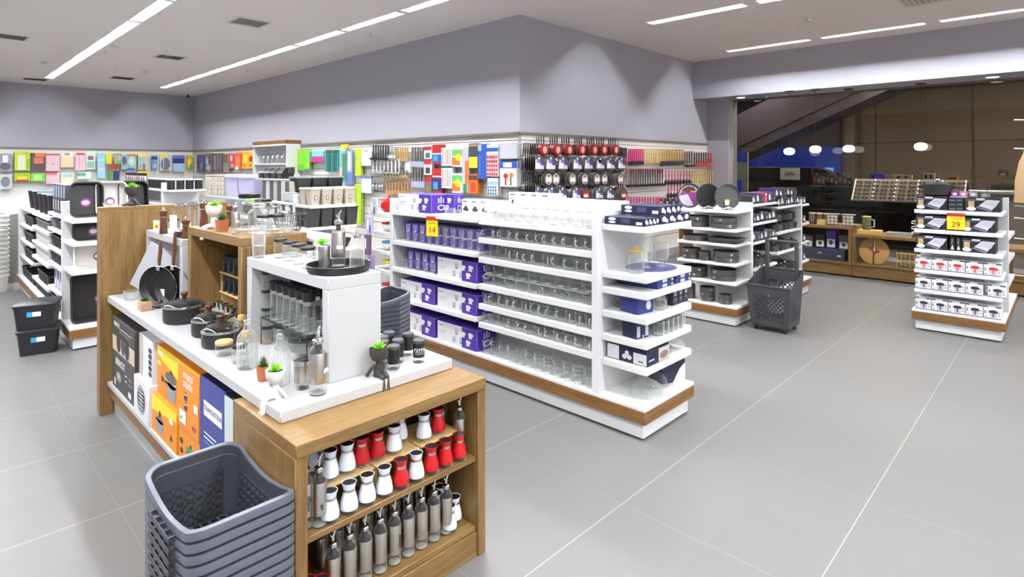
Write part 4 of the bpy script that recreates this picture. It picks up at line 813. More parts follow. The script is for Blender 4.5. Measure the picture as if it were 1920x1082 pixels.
CUPBOX.put((3.12, 4.24, 1.288), 'white and purple cup set box on the top shelf near the far post', 'white and purple cup set boxes', scale=(1, .98, .98))
CUPBOX.put((3.28, 4.12, 1.288), 'second white and purple cup set box on the top shelf, set further back', 'white and purple cup set boxes', scale=(.5, .98, .98))
GB = pbox('glass_set_box', 'box', .1, .2, .17, PURPLE, [('glass', .5, .7, .2, BOXW), ('glass', .5, .25, .2, LILAC)])
for z, n, nm in ((1.012, 10, 'third'), (.761, 5, 'second')):
    for i in range(n): GB.put((3.19, (3.46 if n == 10 else 3.96) + i * .108, z), 'purple glass set box, %s on the %s shelf of the purple section' % (nth(i), nm), 'purple glass set boxes', scale=(1, 1, 1.0))
for i in range(10):
    y = 3.455 + i * .11
    K['tum'].put((3.145, y, 1.012), 'clear tumbler in front of the purple boxes, %s from the cut glass section' % nth(i), 'tumblers before the purple boxes', scale=(.92, .92, .9))
    if i < 6: K['tum'].put((3.145, y, 1.1005), 'clear tumbler stacked on another before the purple boxes, %s along' % nth(i), 'stacked tumblers before the purple boxes', scale=(.92, .92, .9))
for i in range(4): K['mug'].put((3.14, 4.02 + i * .12, .761), 'clear glass mug, %s before the purple boxes on the shelf under the tumblers' % nth(i), 'mugs before the purple boxes')
WB = pbox('white_cup_box', 'box', .115, .12, .125, BOXW, [('r', .15, .82, .6, .9, C(80, 84, 130)), ('e', .5, .3, .32, .12, INK), ('e', .5, .4, .2, .16, C(60, 60, 66)), ('r', .1, .6, .5, .63, GREYINK)])
for i in range(8): WB.put((3.33 if i < 4 else 3.44, 3.78 - i * .118, 1.288 if i < 4 else 1.36), 'small white box with a black dish printed on it, %s from the purple boxes' % nth(i), 'small white dish boxes on the gondola top')
K['crys'].put((3.15, 3.78, 1.288), 'cut glass bowl in front of the small white boxes on the top shelf', 'cut glass bowls on the purple section'); 
for i in range(5): K['crys'].put((3.155, 3.68 - i * .056 - .0 * i, 1.288 + (0 if i % 2 == 0 else .0)), 'cut glass bowl before the small white boxes, %s from the top riser end' % nth(4 - i), 'cut glass bowls on the purple section', scale=(.5, .5, .8))
def price(label, num, w, h, loc, rz=0, rows_=3):
    mb = MB().box(-.001, -w / 2, 0, .001, w / 2, h, YELLOW, 0); hd = MB().box(-.0016, -w / 2, h * .8, -.001, w / 2, h, C(206, 50, 44))
    n = MB().text(num, h * .45, C(150, 40, 20), TR(-.0016, 0, h * .3) @ FACE_X, .0003); q = MB()
    for i in range(2): q.box(-.0014, -w * .35, h * (.62 + .08 * i), -.001, w * .35, h * (.64 + .08 * i), C(180, 130, 30))
    thing('price_card', 'price card', label, [('card', mb), ('header', hd), ('lettering', n), ('small_print', q)], loc, None, rz)
price('yellow and red price card 14 clipped on the purple box section', '14', .115, .17, (3.085, 3.94, 1.1), 20)
price('yellow and red price card 29 clipped on the scale gondola', '29', .145, .165, (7.262, .83, 1.065), 0)
# end of the glassware gondola
NB1 = pbox('navy_glass_box', 'box', .24, .3, .055, NAVY, [('cup', .2, .5, .3, BOXW), ('cup', .45, .5, .3, BOXW), ('cup', .7, .5, .3, BOXW), ('cup', .9, .5, .28, BOXW)], [('cup', .2, .62, .16, BOXW), ('e', .2, .25, .1, .12, BOXW), ('r', .42, .3, .66, .7, C(70, 72, 96)), ('r', .8, .15, .95, .5, BOXW)])
NAVB = M('navy_bright', (44, 58, 128), .45)
def nav(w, d, h, label, x, y, z, front, side=(), rz=0, base=NAVY, sidem=None, grp=None):
    return pbox('navy_box', 'box', w, d, h, base, front, side, None, sidem).put((x, y, z), label, grp, rz)
EC = [('e', .12 + .25 * k, .55, .07, .3, BOXW) for k in range(4)] + [('e', .2 + .25 * k, .35, .05, .22, LILAC) for k in range(3)]
NS = [('e', .2, .7, .1, .2, BOXW), ('e', .2, .3, .1, .14, BOXW), ('r', .42, .25, .66, .8, C(70, 72, 96)), ('r', .8, .15, .95, .5, BOXW)]
nav(.36, .32, .058, 'navy box printed with cups, lowest on the gondola end at its outer corner', 3.36, 1.9, 1.325, [], [], 90) if False else None
for k, (x0, x1, z, l) in enumerate(((3.33, 3.73, 1.325, 'lower of the stacked pair'), (3.33, 3.6, 1.384, 'upper of the stacked pair'))):
    b = pbox('navy_cup_box', 'box', x1 - x0, .3, .058, NAVY, EC, ret=True); 
    marks(b, lambda u, v, e: ((1 - u) * .3, (x1 - x0) / 2 + e + .0005, v * .058), .3, .058, NS)
    T('navy_cup_box', 'box', b).put(((x0 + x1) / 2, 1.895, z), 'navy box with white cups on top of the gondola end, ' + l, 'navy cup boxes on the gondola end', 90)
b = pbox('navy_cup_box', 'box', .18, .3, .05, NAVY, EC, ret=True); marks(b, lambda u, v, e: ((1 - u) * .3, .09 + e, v * .05), .3, .05, NS); T('navy_cup_box', 'box', b).put((3.235, 1.9, 1.325), 'navy box with white cups lying nearest the gondola post', 'navy cup boxes on the gondola end', 90)
for i in range(4): K['crys'].put((3.63 + .0 * i, 1.95 + i * .06, 1.384), 'clear crystal tumbler beside the stacked navy boxes, %s from the aisle' % nth(i), 'crystal tumblers on the gondola end', scale=(.6, .6, .9))
T('place_mat', 'place mat', MB().lathe([(.19, 0), (.19, .004)], C(96, 96, 150), 40)).put((3.5, 2.06, 1.01), 'round slate blue place mat under the glass pitchers', scale=(1, .85, 1))
thing('cork_carafe', 'carafe', 'slim clear carafe with gold disc and cork stopper beside the gondola post', [('carafe', MB().lathe([(.045, 0), (.05, .005), (.048, .012), (.006, .02), (.005, .13), (.01, .14)], GLASS, 20, cap1=False)), ('disc', MB().lathe([(.055, .14), (.058, .143), (.055, .146)], C(214, 186, 70), 20)), ('stopper', MB().lathe([(.016, .146), (.018, .17)], CORK, 12)), ('glass_dome', MB().lathe([(.052, .012), (.05, .11)], GLASS, 20, cap0=False, cap1=False))], (3.26, 2.03, 1.01))
def pitcher(h): return [('jug', MB().lathe([(.028, 0), (.03, .006), (.014, .014), (.016, .03), (.045, .05), (.055, h * .6), (.05, h), (.047, h), (.04, .055)], CRYSTAL, 30, cap1=False, flute=.05)), ('handle', MB().tube([(.045, 0, h * .9), (.08, 0, h * .86), (.085, 0, h * .55), (.05, 0, h * .4)], .005, CRYSTAL, 8))]
thing('glass_pitcher', 'pitcher', 'taller footed glass pitcher on the blue place mat', pitcher(.21), (3.44, 2.07, 1.015), 'footed pitchers', -30)
thing('glass_pitcher', 'pitcher', 'shorter footed glass pitcher on the blue place mat nearest the aisle', pitcher(.16), (3.56, 2.02, 1.015), 'footed pitchers', -30)
FB = [('r', .3, .15, .55, .8, BOXW), ('r', .34, .2, .5, .5, C(180, 190, 220)), ('e', .86, .45, .06, .3, C(206, 220, 60))]
for i, (x, z) in enumerate(((3.29, .912), (3.29, .942), (3.53, .912), (3.53, .942))):
    pbox('navy_flat_box', 'box', .22, .3, .029, NAVB, FB).put((x + .12, 1.9, z), 'flat bright navy box on the gondola end, %s of the %s stack' % (('lower', 'upper')[i % 2], ('post side', 'aisle side')[i // 2]), 'flat navy boxes on the gondola end', 90)
pbox('navy_glass_box', 'box', .15, .15, .1, NAVB, [('e', .7, .5, .16, .3, BOXW)], ()).put((3.255, 1.96, .758), 'navy box with a glass pictured on it beside the post, on the jar shelf', None, 80)
for i, x in enumerate((3.42, 3.51, 3.585)): thing('glass_sugar_bowl', 'bowl', 'low clear glass jar, %s from the navy box on the gondola end' % nth(i), jar(.045 - .004 * i, .07, CRYSTAL, .012, CRYSTAL, .7), (x, 1.955 + .04 * i, .758), 'clear jars on the gondola end')
for i in range(3): pbox('dark_glass_box', 'box', .07, .09, .125, C(46, 44, 62), [('glass', .5, .68, .16, BOXW), ('e', .5, .3, .2, .1, GREYINK)]).put((3.645 + .075 * (i - 1) + .02, 1.93 + .0 * i, .758), 'dark box printed with a glass, %s from the clear jars' % nth(i), 'dark glass boxes on the gondola end', 90)
pbox('navy_glass_box', 'box', .12, .12, .1, NAVY, [('r', .05, .1, .3, .8, LILAC), ('r', .7, .1, .95, .8, LILAC), ('r', .5, .05, .6, .2, BOXW)]).put((3.23, 1.965, .603), 'navy box with pale corners beside the post, on the etched tumbler shelf', None, 80)
ET = T('etched_tumbler', 'glass', tumbler(.036, .038, .085, m=glass('etched_glass', (226, 228, 226), .28, .2, .6)))
for i in range(6): ET.put((3.365 + i * .064, 1.93 + (.0 if i < 5 else .02), .603), 'etched glass tumbler, %s from the navy box' % nth(i), 'etched tumblers on the gondola end')
for i in range(5): ET.put((3.4 + i * .064, 2.02, .603), 'etched glass tumbler in the back row on the gondola end', 'etched tumblers behind on the gondola end')
def nb2(label, x, w, h, z, f, s=()): pbox('navy_bowl_box', 'box', w, .26, h, NAVY, f, s).put((x, 1.9, z), label, 'navy boxes on the low end shelf', 90)
b = pbox('navy_bowl_box', 'box', .27, .3, .1, NAVY, [('r', .5, .05, 1, .9, C(206, 196, 196)), ('e', .75, .4, .2, .25, C(140, 116, 110)), ('r', .05, .3, .3, .4, LILAC)], ret=True)
marks(b, lambda u, v, e: ((1 - u) * .3, .135 + e, v * .1), .3, .1, [('r', 0, .05, .3, .95, BOXW), ('e', .5, .6, .05, .16, BOXW), ('e', .56, .35, .06, .16, BOXW), ('e', .44, .35, .06, .16, BOXW), ('r', .66, .05, .98, .75, BOXW), ('r', .78, .2, .9, .3, GREYINK)])
T('navy_bowl_box', 'box', b).put((3.315, 1.9, .442), 'long navy box with white print below the etched tumblers', None, 90)
T('glass_dish', 'dish', MB().lathe([(.03, 0), (.06, .012), (.085, .03), (.083, .032), (.03, .006)], CRYSTAL, 26, cap1=False)).put((3.52, 2.0, .442), 'flat clear glass dish beside the long navy box')
thing('cake_stand', 'cake stand', 'small footed glass dish with lid at the outer corner of the low shelf', [('dish', MB().lathe([(.04, 0), (.05, .01), (.07, .03), (.07, .034), (.02, .02)], GLASS, 24, cap1=False)), ('lid', MB().lathe([(.068, .034), (.055, .06), (.02, .075), (.012, .09)], GLASS, 24))], (3.65, 1.97, .442))
CL = lambda: [('plate', MB().lathe([(.1, 0), (.115, .006), (.118, .012), (.03, .008)], GLASS, 30, cap1=False)), ('dome', MB().lathe([(.105, .012), (.1, .04), (.075, .075), (.03, .095), (.012, .1)], GLASS, 30, cap0=False)), ('knob', MB().lathe([(.008, .1), (.014, .112), (.012, .122), (.004, .126)], GLASS, 12))]
thing('cake_dome', 'cake dome', 'clear glass cake dome on the base shelf, nearer the post', CL(), (3.32, 1.99, .215), 'cake domes'); thing('cake_dome', 'cake dome', 'clear glass cake dome on the base shelf beside the navy box', CL(), (3.5, 2.06, .215), 'cake domes')
pbox('navy_dome_box', 'box', .2, .16, .15, NAVY, [('p', [(.45, 0), (1, 0), (1, .85), (.75, .6)], BOXW), ('r', .2, .85, .45, .9, LILAC)]).put((3.625, 1.96, .215), 'navy cake dome box at the outer corner of the base shelf', None, 70)
# far end of the glassware gondola, seen behind the counter
tp = MB().lathe([(.05, 0), (.075, .02), (.085, .06), (.075, .1), (.04, .125), (.015, .14)], RED, 24)
thing('red_teapot', 'teapot', 'bright red round teapot on the far end of the glassware gondola', [('body', tp), ('spout', MB().tube([(0, .07, .05), (0, .1, .08), (0, .115, .12)], [.016, .012, .009], RED, 8)), ('handle', MB().tube([(0, -.07, .1), (0, -.11, .09), (0, -.1, .03), (0, -.07, .03)], .008, RED, 8)), ('knob', MB().lathe([(.012, .14), (.016, .15), (.006, .158)], RED, 10))], (3.2, 4.75, 1.26))
for z, c, nm in ((1.08, RED, 'red lidded'), (.9, LBLUE, 'blue lidded'), (.72, YELLOW, 'amber lidded'), (.5, RED, 'low red lidded')):
    for i in range(3): thing('food_container', 'container', '%s glass container at the far gondola end, %s from the post' % (nm, nth(i)), [('container', MB().rrect([(.06, .045, .015, 0), (.07, .055, .018, .07)], GLASS)), ('lid', MB().rrect([(.074, .058, .018, .07), (.074, .058, .018, .088)], c))], (3.17 + i * .17, 4.68 + (i % 2) * .06, z), 'containers at the far gondola end')
# ================================================================== bakeware gondola
LATCH = M('latch_steel', (200, 198, 196), .25, 1.0)
def spring(r, h, latch=True):
    b = MB().lathe([(r * .97, 0), (r * .97, .003), (r, .004), (r, h - .003), (r * 1.02, h), (r * .97, h), (r * .96, .008), (.002, .006)], BAKE, 28, cap1=False)
    p = [('pan', b)]
    if latch: p.append(('latch', MB().box(-r - .008, -.012, h * .3, -r + .004, .012, h * .75, LATCH, .002).tube([(-r - .006, .012, h * .5), (-r - .012, .03, h * .55), (-r - .004, .036, h * .4)], .002, LATCH, 6)))
    return T('springform_pan', 'baking tin', p)
S = {'L': spring(.135, .06), 'M': spring(.1, .058), 'S': spring(.066, .05, False), 'B': spring(.08, .05)}
for k, y, n, z, l in (('S', 3.11, 3, .215, 'base shelf by the glassware'), ('B', 2.9, 3, .215, 'middle of the base shelf'), ('S', 2.69, 2, .215, 'base shelf by the trolley'), ('L', 3.07, 2, .46, 'second shelf by the glassware'), ('L', 2.74, 2, .46, 'second shelf by the trolley'), ('M', 3.1, 2, .66, 'third shelf by the glassware'), ('S', 2.925, 2, .66, 'middle of the third shelf'), ('L', 2.71, 2, .66, 'third shelf by the trolley'), ('L', 3.06, 1, .868, 'fourth shelf'), ('L', 3.05, 2, 1.025, 'fifth shelf by the glassware'), ('L', 2.73, 2, 1.025, 'fifth shelf by the trolley')):
    for i in range(n): S[k].put((6.02 + S_ if (S_ := {'L': .145, 'M': .12, 'S': .085, 'B': .1}[k]) else 0, y, z + i * {'S': .051, 'B': .051}.get(k, .06)), 'round baking tin, %s up on the %s' % (nth(i), l), 'round baking tins', rz=rnd.uniform(-40, 60))
T('roasting_tray', 'baking tray', MB().rrect([(.1, .14, .03, 0), (.13, .17, .035, .05), (.15, .19, .035, .052), (.15, .19, .035, .055), (.12, .16, .03, .055), (.095, .135, .03, .006)], BAKE)).put((6.17, 2.7, .868), 'wide rectangular dark baking tray overhanging the fourth bakeware shelf')
PANG = M('pan_grey', (84, 82, 82), .45)
def discpan(r, inner, parts):
    b = MB().lathe([(r * .96, .03), (r, .004), (r, 0), (r * .97, 0), (r * .92, .022), (.002, .022)], PANG, 34, c=(0, 0, r), ax='x', cap1=False); b.lathe([(r * .9, .0215), (.002, .021)], inner, 30, c=(0, 0, r), ax='x', cap0=False)
    return T('display_pan', 'pan', [('pan', b)] + parts)
stand = ('stand', MB().tube([(.03, -.06, .0), (-.015, -.05, .01), (-.02, 0, .03), (-.015, .05, .01), (.03, .06, 0)], .008, METALWHITE, 8).tube([(-.018, 0, .03), (-.012, 0, -.002), (.05, 0, -.002)], .008, METALWHITE, 8))
sv = MB(); rr = .125
sv.face([(.019, rr * .96 * math.cos(R(a)), rr + .012 + rr * .96 * math.sin(R(a))) for a in range(350, -10, -20)], C(218, 206, 224)).face([(.0184, y, rr + .012 + z) for y, z in ((.12, 0), (.02, .02), (-.05, -.11), (-.1, -.06), (-.115, .03), (-.02, .05), (.06, .1))], C(150, 70, 150))
sv.face([(.018, y, rr + .012 + z) for y, z in ((.02, .11), (.09, .07), (.02, .03), (-.08, .06), (-.05, .1))], C(84, 62, 40)).face([(.0176, -.03 + .02 * math.cos(R(a)), rr + .06 + .012 * math.sin(R(a))) for a in range(360, 0, -30)], ORANGE)
discpan(.14, PANG, [('printed_sleeve', sv)]).put((6.14, 3.12, 1.227), 'round pan in a purple and white printed sleeve on the bakeware gondola end', rz=48)
discpan(.14, NONSTICK, [stand]).put((6.14, 2.905, 1.228), 'round black pan on a white stand between the two other display pans', 'display pans', rz=48)
tag = ('tag', MB().prism([(-.001, .035, .1), (-.001, -.02, .1), (-.001, -.012, .05), (-.001, .028, .05)], C(225, 230, 214), (.004, 0, 0)).box(-.0016, -.018, .1, .003, .033, .115, C(150, 180, 50)))
discpan(.14, PANG, [stand, tag]).put((6.14, 2.68, 1.228), 'round grey pan on a white stand with a pale green tag', 'display pans', rz=48)
DB = [C(40, 40, 44), C(52, 46, 56), C(66, 44, 92), C(36, 36, 36), C(58, 58, 60)]
def dbox(i, w, h): 
    return pbox('bakeware_box', 'box', w, .2, h, DB[i % 5], [('r', .2, .25, .6, .75, PAPER)] * (i % 3 != 1) + [('r', .1, .82, .8, .9, GREYINK), ('e', .75, .4, .14, .2, LILAC if i % 2 else PG)])
DBX = [dbox(i, .115, .1 + .012 * (i % 3)) for i in range(6)]
DBX.append(pbox('bakeware_box', 'box', .08, .2, .12, C(196, 50, 84), [('e', .5, .4, .3, .3, C(240, 120, 160)), ('r', .2, .75, .8, .9, PAPER)]))
def lidpot(m, knobm):
    b = MB().lathe([(.055, 0), (.062, .004), (.065, .075), (.068, .078)], m, 20); 
    l = MB().lathe([(.066, .078), (.05, .092), (.01, .098)], SMOKE, 20, cap0=False); k = MB().lathe([(.008, .096), (.014, .11), (.01, .118)], knobm, 10)
    h = MB().tube([(0, -.062, .06), (-.0, -.1, .066), (0, -.15, .072)], .008, BLACK, 8)
    return T('small_saucepan', 'pot', [('pot', b), ('lid', l), ('knob', k), ('handle', h)])
SP = [lidpot(NONSTICK, STEEL), lidpot(C(60, 44, 44), BLACK), lidpot(C(76, 76, 78), STEEL)]
def side_row(z, x0, x1, n, kind, desc, off=0):
    for i in range(n):
        x = x0 + (x1 - x0) * (i + .5) / n; j = (i * 2 + off) % 6
        if kind == 'box': (DBX[6] if (off == 0 and i == 3) else DBX[j]).put((x, 2.555, z), 'dark bakeware box, %s from the trolley end on %s' % (nth(i), desc), 'bakeware boxes', 90)
        else:
            SP[(i + off) % 3].put((x, 2.63, z), 'dark lidded saucepan, %s from the trolley end on %s' % (nth(i), desc), 'saucepans on the bakeware gondola', 100)
            SP[(i + off + 1) % 3].put((x + .03, 2.78, z), 'dark saucepan behind the front row on %s' % desc, 'saucepans behind on the bakeware gondola', 100)
side_row(1.275, 6.48, 7.2, 6, 'box', 'the near top side shelf', 0); side_row(1.063, 6.48, 7.2, 6, 'box', 'the near second side shelf', 1); side_row(.849, 6.48, 7.2, 6, 'box', 'the near third side shelf', 2)
side_row(.55, 6.5, 7.2, 5, 'pot', 'the near low side shelf', 0); side_row(.215, 6.5, 7.2, 5, 'pot', 'the near base shelf', 1)
side_row(1.21, 7.26, 8.05, 7, 'box', 'the far top side shelf', 3)
for i in range(6): DBX[(i + 2) % 6].put((7.32 + i * .13, 2.58, 1.32), 'dark bakeware box stacked on the far top side shelf, %s along' % nth(i), 'bakeware boxes', 90, scale=(1, 1, .9))
side_row(.90, 7.27, 8.05, 6, 'pot', 'the far second side shelf', 1)
for i in range(6): SP[(i + 1) % 3].put((7.34 + i * .13, 2.65, 1.018), 'dark saucepan stacked on the far second side shelf, %s along' % nth(i), 'saucepans on the bakeware gondola', 100)
side_row(.655, 7.27, 8.05, 6, 'pot', 'the far third side shelf', 2); side_row(.37, 7.27, 8.05, 6, 'pot', 'the far low side shelf', 0); side_row(.215, 7.27, 8.05, 6, 'pot', 'the far base shelf', 2)
for z in (.45, .7, .95, 1.2):
    for i in range(2): DBX[i * 3].put((8.14 + i * .12, 2.56, z), 'dark box at the far end of the bakeware gondola, %s on its %s shelf' % (nth(i), {.45: 'second', .7: 'third', .95: 'fourth', 1.2: 'fifth'}[z]), 'bakeware boxes', 90, scale=(1, .95, .9))
# ================================================================== scale gondola
SCB = pbox('kitchen_scale_box', 'box', .26, .25, .14, INK, [('r', 0, 0, 1, .06, C(60, 60, 90)), ('r', .02, .78, .95, .84, C(130, 140, 170)), ('r', .3, .86, .55, .95, PAPER), ('r', .06, .3, .24, .74, TAN), ('e', .15, .2, .14, .14, PAPER), ('p', [(.3, .3), (.72, .05), (1, .82), (.62, .86)], C(214, 212, 222)), ('p', [(.31, .31), (.72, .08), (.75, .18), (.36, .42)], C(90, 90, 110)), ('p', [(.5, .5), (.86, .36), (.97, .76), (.64, .8)], C(196, 194, 206))])
for z, nm in ((.845, 'lowest'), (1.05, 'middle'), (1.252, 'top')):
    SCB.put((7.29, 1.035, z), 'black box with a pictured kitchen scale on the %s scale shelf, window side' % nm, 'kitchen scale boxes')
    SCB.put((7.29, .62 if z > 1.2 else .655, z), 'black box with a pictured kitchen scale on the %s scale shelf, aisle side' % nm, 'kitchen scale boxes')
TH = pbox('dark_gadget_box', 'box', .125, .2, .042, INK, [('r', .08, .3, .45, .6, GREYINK), ('r', .55, .3, .92, .7, C(70, 100, 96))])
for i in range(3): TH.put((7.3, .835, 1.252 + i * .0425), 'flat dark gadget box between the top scale boxes, %s from the bottom' % nth(i), 'flat gadget boxes on the scale gondola')
UP = pbox('dark_gadget_box', 'box', .045, .2, .14, INK, [('r', .3, .5, .6, .9, GREYINK), ('p', [(.2, .1), (.8, .1), (.5, .45)], PAPER)])
for z, nm in ((.845, 'lowest'), (1.05, 'middle')):
    for i in range(2): UP.put((7.32, .865 - i * .05, z), 'upright dark gadget box between the %s scale boxes, %s from the window side' % (nm, nth(i)), 'upright gadget boxes on the scale gondola')
def spin(c, c2): return pbox('salad_spinner_box', 'box', .134, .2, .125, BOXW, [('r', 0, .88, 1, 1, C(70, 66, 84)), ('r', .25, .9, .7, .96, PAPER), ('r', 0, 0, 1, .06, C(60, 58, 80)), ('p', [(.36, .1), (.74, .1), (.8, .5), (.3, .5)], C(200, 196, 206)), ('e', .55, .56, .27, .13, c), ('p', [(.5, .15), (.6, .15), (.6, .5), (.5, .5)], c2), ('r', .06, .4, .14, .62, GREYINK), ('e', .88, .5, .05, .05, GREYINK), ('e', .88, .3, .05, .05, GREYINK), ('r', .08, .14, .2, .2, GREYINK)])
SR, SK = spin(C(204, 44, 44), C(220, 90, 90)), spin(C(52, 50, 60), C(96, 92, 108))
for z, t, nm in ((.632, SR, 'red'), (.4266, SK, 'upper black'), (.215, SK, 'lower black')):
    for i in range(5): t.put((7.285, 1.105 - i * (.139 if not (nm == 'upper black' and i == 4) else .147), z), 'white box picturing a lidded container in the %s row, %s from the window side' % (nm, nth(i)), 'container boxes in the %s row' % nm)
b = MB().lathe([(.1, 0), (.12, .01), (.125, .11), (.13, .115), (.12, .115), (.11, .012), (.002, .012)], M('pot_black', (44, 42, 42), .5), 30, cap1=False)
thing('stock_pot', 'pot', 'large black pot with glass lid on top of the scale boxes', [('pot', b), ('base_ring', MB().lathe([(.1, -.0), (.124, .012), (.124, .016)], C(110, 34, 44), 30)), ('lid', MB().lathe([(.122, .115), (.09, .135), (.01, .145)], SMOKE, 30, cap0=False)), ('knob', MB().lathe([(.012, .143), (.022, .165), (.012, .175)], STEEL, 12)), ('handle', MB().tube([(0, .122, .09), (0, .165, .095), (0, .165, .1), (0, .122, .1)], .012, BLACK, 8)), ('handle', MB().tube([(0, -.122, .09), (0, -.165, .095), (0, -.165, .1), (0, -.122, .1)], .012, BLACK, 8))], (7.44, 1.0, 1.394))
for i, (y, c) in enumerate(((.85, C(130, 50, 140)), (.78, C(214, 110, 150)), (.7, C(170, 170, 172)), (.61, C(186, 184, 180)))): pbox('gift_box', 'box', .065, .1, .05, c, [('e', .5, .5, .3, .3, PAPER)]).put((7.36, y, 1.394), '%s small box on top of the scale gondola, %s from the pot' % (('violet', 'pink', 'silver', 'pale grey')[i], nth(i)))
T('serving_stand', 'stand', [('plate', MB().lathe([(.04, 0), (.012, .012), (.012, .04), (.13, .055), (.135, .06)], METALWHITE, 28)), ('knob', MB().lathe([(.006, .06), (.006, .1)], BLACK, 8))]).put((7.45, .6, 1.394), 'round white serving stand on top of the scale boxes')
for z in (.215, .45, .7, .95):
    for i in range(4): K['bowl'].put((7.84 + i * .14, .54, z), 'clear glass bowl on the aisle side of the scale gondola, %s along' % nth(i), 'bowls on the scale gondola side')
# ================================================================== window cabinets
TIN = T('spice_tin', 'tin', [('tin', MB().lathe([(.05, 0), (.052, .003), (.052, .16)], M('tin_brown', (104, 84, 74), .35, .4), 18)), ('window', MB().lathe([(.0525, .03), (.0525, .13)], C(168, 150, 140), 10, cap0=False, cap1=False)), ('lid', MB().lathe([(.054, .16), (.054, .18)], C(196, 178, 150), 18))])
for i in range(3): TIN.put((10.15, 3.02 - i * .0 + (-.11 * i), .77), 'round spice tin on the taller oak cabinet, %s from the bakeware gondola' % nth(i), 'tins on the taller oak cabinet')
SPR = T('spice_rack', 'rack', [('frame', MB().box(-.06, -.09, 0, .06, .09, .012, BLACK).box(-.06, -.09, .17, .06, .09, .18, C(190, 170, 150)))] + [('jar', MB().lathe([(.024, z), (.025, z + .04)], C(206, 196, 186), 10, c=(-.035, y, 0))) for z in (.014, .064, .116) for y in (-.05, .0, .05)])
for i, y in enumerate((2.72, 2.5)): SPR.put((10.15, y, .77), 'black spice rack of little jars on the taller oak cabinet, %s from the round tins' % nth(i), 'spice racks on the oak cabinet')
T('wooden_salt_box', 'box', [('box', MB().box(-.05, -.055, 0, .05, .055, .07, C(206, 176, 110), .004)), ('lid', MB().box(-.052, -.057, .07, .052, .057, .082, C(190, 156, 90), .003))]).put((10.06, 2.86, .77), 'small pale wooden box between the tins and the spice racks')
pbox('blue_gift_box', 'box', .85, .4, .17, C(52, 56, 76), [('r', .2, .7, .28, .82, TAN), ('r', .55, .55, .62, .68, TAN), ('r', .88, .4, .94, .52, PAPER)]).put((10.03, 2.95, .22), 'long dark blue chest on the taller cabinet floor')
for i, (y, c, h) in enumerate(((3.3, PURPLE, .3), (3.08, C(120, 112, 112), .2), (2.9, C(40, 40, 46), .24), (2.74, PURPLE, .3), (2.56, C(92, 84, 84), .24))): pbox('kitchenware_box', 'box', .14, .2, h - .02, c, [('r', .1, .1, .9, .55, BOXW), ('e', .5, .35, .2, .14, C(70, 60, 70))]).put((10.12, y, .391), '%s kitchenware box on the dark blue chest, %s from the bakeware gondola' % (('violet', 'grey', 'black', 'bright violet', 'brown')[i], nth(i)))
thing('glass_mug', 'mug', 'tall glass mug with handle standing on a wooden block', [('mug', MB().lathe([(.055, 0), (.058, .004), (.058, .2)], M('mug_brown', (112, 104, 84), .25), 20)), ('rim', MB().lathe([(.059, .19), (.06, .205)], C(190, 186, 60), 20)), ('handle', MB().tube([(0, -.056, .16), (0, -.1, .15), (0, -.1, .05), (0, -.056, .04)], .009, C(206, 190, 150), 8))], (10.1, 2.24, .735))
T('wooden_block', 'block', MB().box(-.1, -.15, 0, .1, .15, .07, C(206, 170, 90), .004)).put((10.12, 2.2, .665), 'pale wooden block under the glass mug')
T('wire_tray', 'tray', [('rim', MB().tube([(-.1, -.17, .05), (.1, -.17, .05), (.1, .17, .05), (-.1, .17, .05)], .006, CHROME, 6, True)), ('base', MB().rrect([(.09, .16, .02, 0), (.1, .17, .02, .05), (.095, .165, .02, .05), (.085, .155, .02, .006)], C(196, 186, 176)))]).put((10.14, 1.82, .665), 'shallow silvery tray beside the wooden block')
def steamer(): return [('pot', MB().lathe([(.12, 0), (.15, .015), (.15, .085)], STEEL, 26)), ('tier', MB().lathe([(.152, .09), (.145, .1), (.152, .165)], STEEL, 26)), ('tier', MB().lathe([(.152, .17), (.145, .18), (.152, .245)], STEEL, 26)), ('lid', MB().lathe([(.156, .25), (.13, .29), (.05, .31), (.01, .312)], CHROME, 26)), ('knob', MB().lathe([(.01, .312), (.02, .335), (.008, .35)], CHROME, 12))] + [('handle', MB().tube([(0, s * .15, z), (0, s * .185, z + .01), (0, s * .185, z + .035), (0, s * .15, z + .04)], .008, CHROME, 6)) for s in (1, -1) for z in (.03, .11, .19)]
thing('steamer_pot', 'pot', 'tall stacked steel steamer pot on the lower oak cabinet', steamer(), (10.2, 1.5, .665))
T('round_board', 'board', [('board', MB().lathe([(.19, 0), (.2, .004), (.2, .018), (.19, .022)], C(186, 144, 84), 40, c=(0, 0, .2), ax='x')), ('ribbon', MB().box(-.003, -.012, .0, .0, .012, .4, C(90, 50, 40))), ('label', MB().prism([(-.004, .08, .24), (-.004, -.02, .16), (-.004, -.09, .2), (-.004, -.0, .27)], C(140, 60, 60), (.003, 0, 0))), ('paddle', MB().box(-.02, -.02, .2, -.004, .0, .38, C(214, 190, 140), .002))]).put((10.04, 2.14, .221), 'round wooden board with a ribbon, standing inside the lower cabinet', rot=(0, R(8), 0))
rk = MB()
for z in (.1, .2): rk.box(-.12, -.3, z, .12, .3, z + .012, C(200, 172, 110), .002)
for i in range(12): rk.box(-.12, -.29 + i * .052, .012, -.11, -.282 + i * .052, .2, C(190, 160, 100)); rk.box(-.1, -.29 + i * .052, .112, .1, -.282 + i * .052, .116, C(190, 160, 100))
T('dish_rack', 'rack', [('frame', rk), ('leg', MB().box(-.12, -.3, 0, -.105, -.285, .1, C(190, 160, 100))), ('leg', MB().box(-.12, .285, 0, -.105, .3, .1, C(190, 160, 100)))]).put((10.15, 1.55, .22), 'pale bamboo dish rack inside the lower oak cabinet')
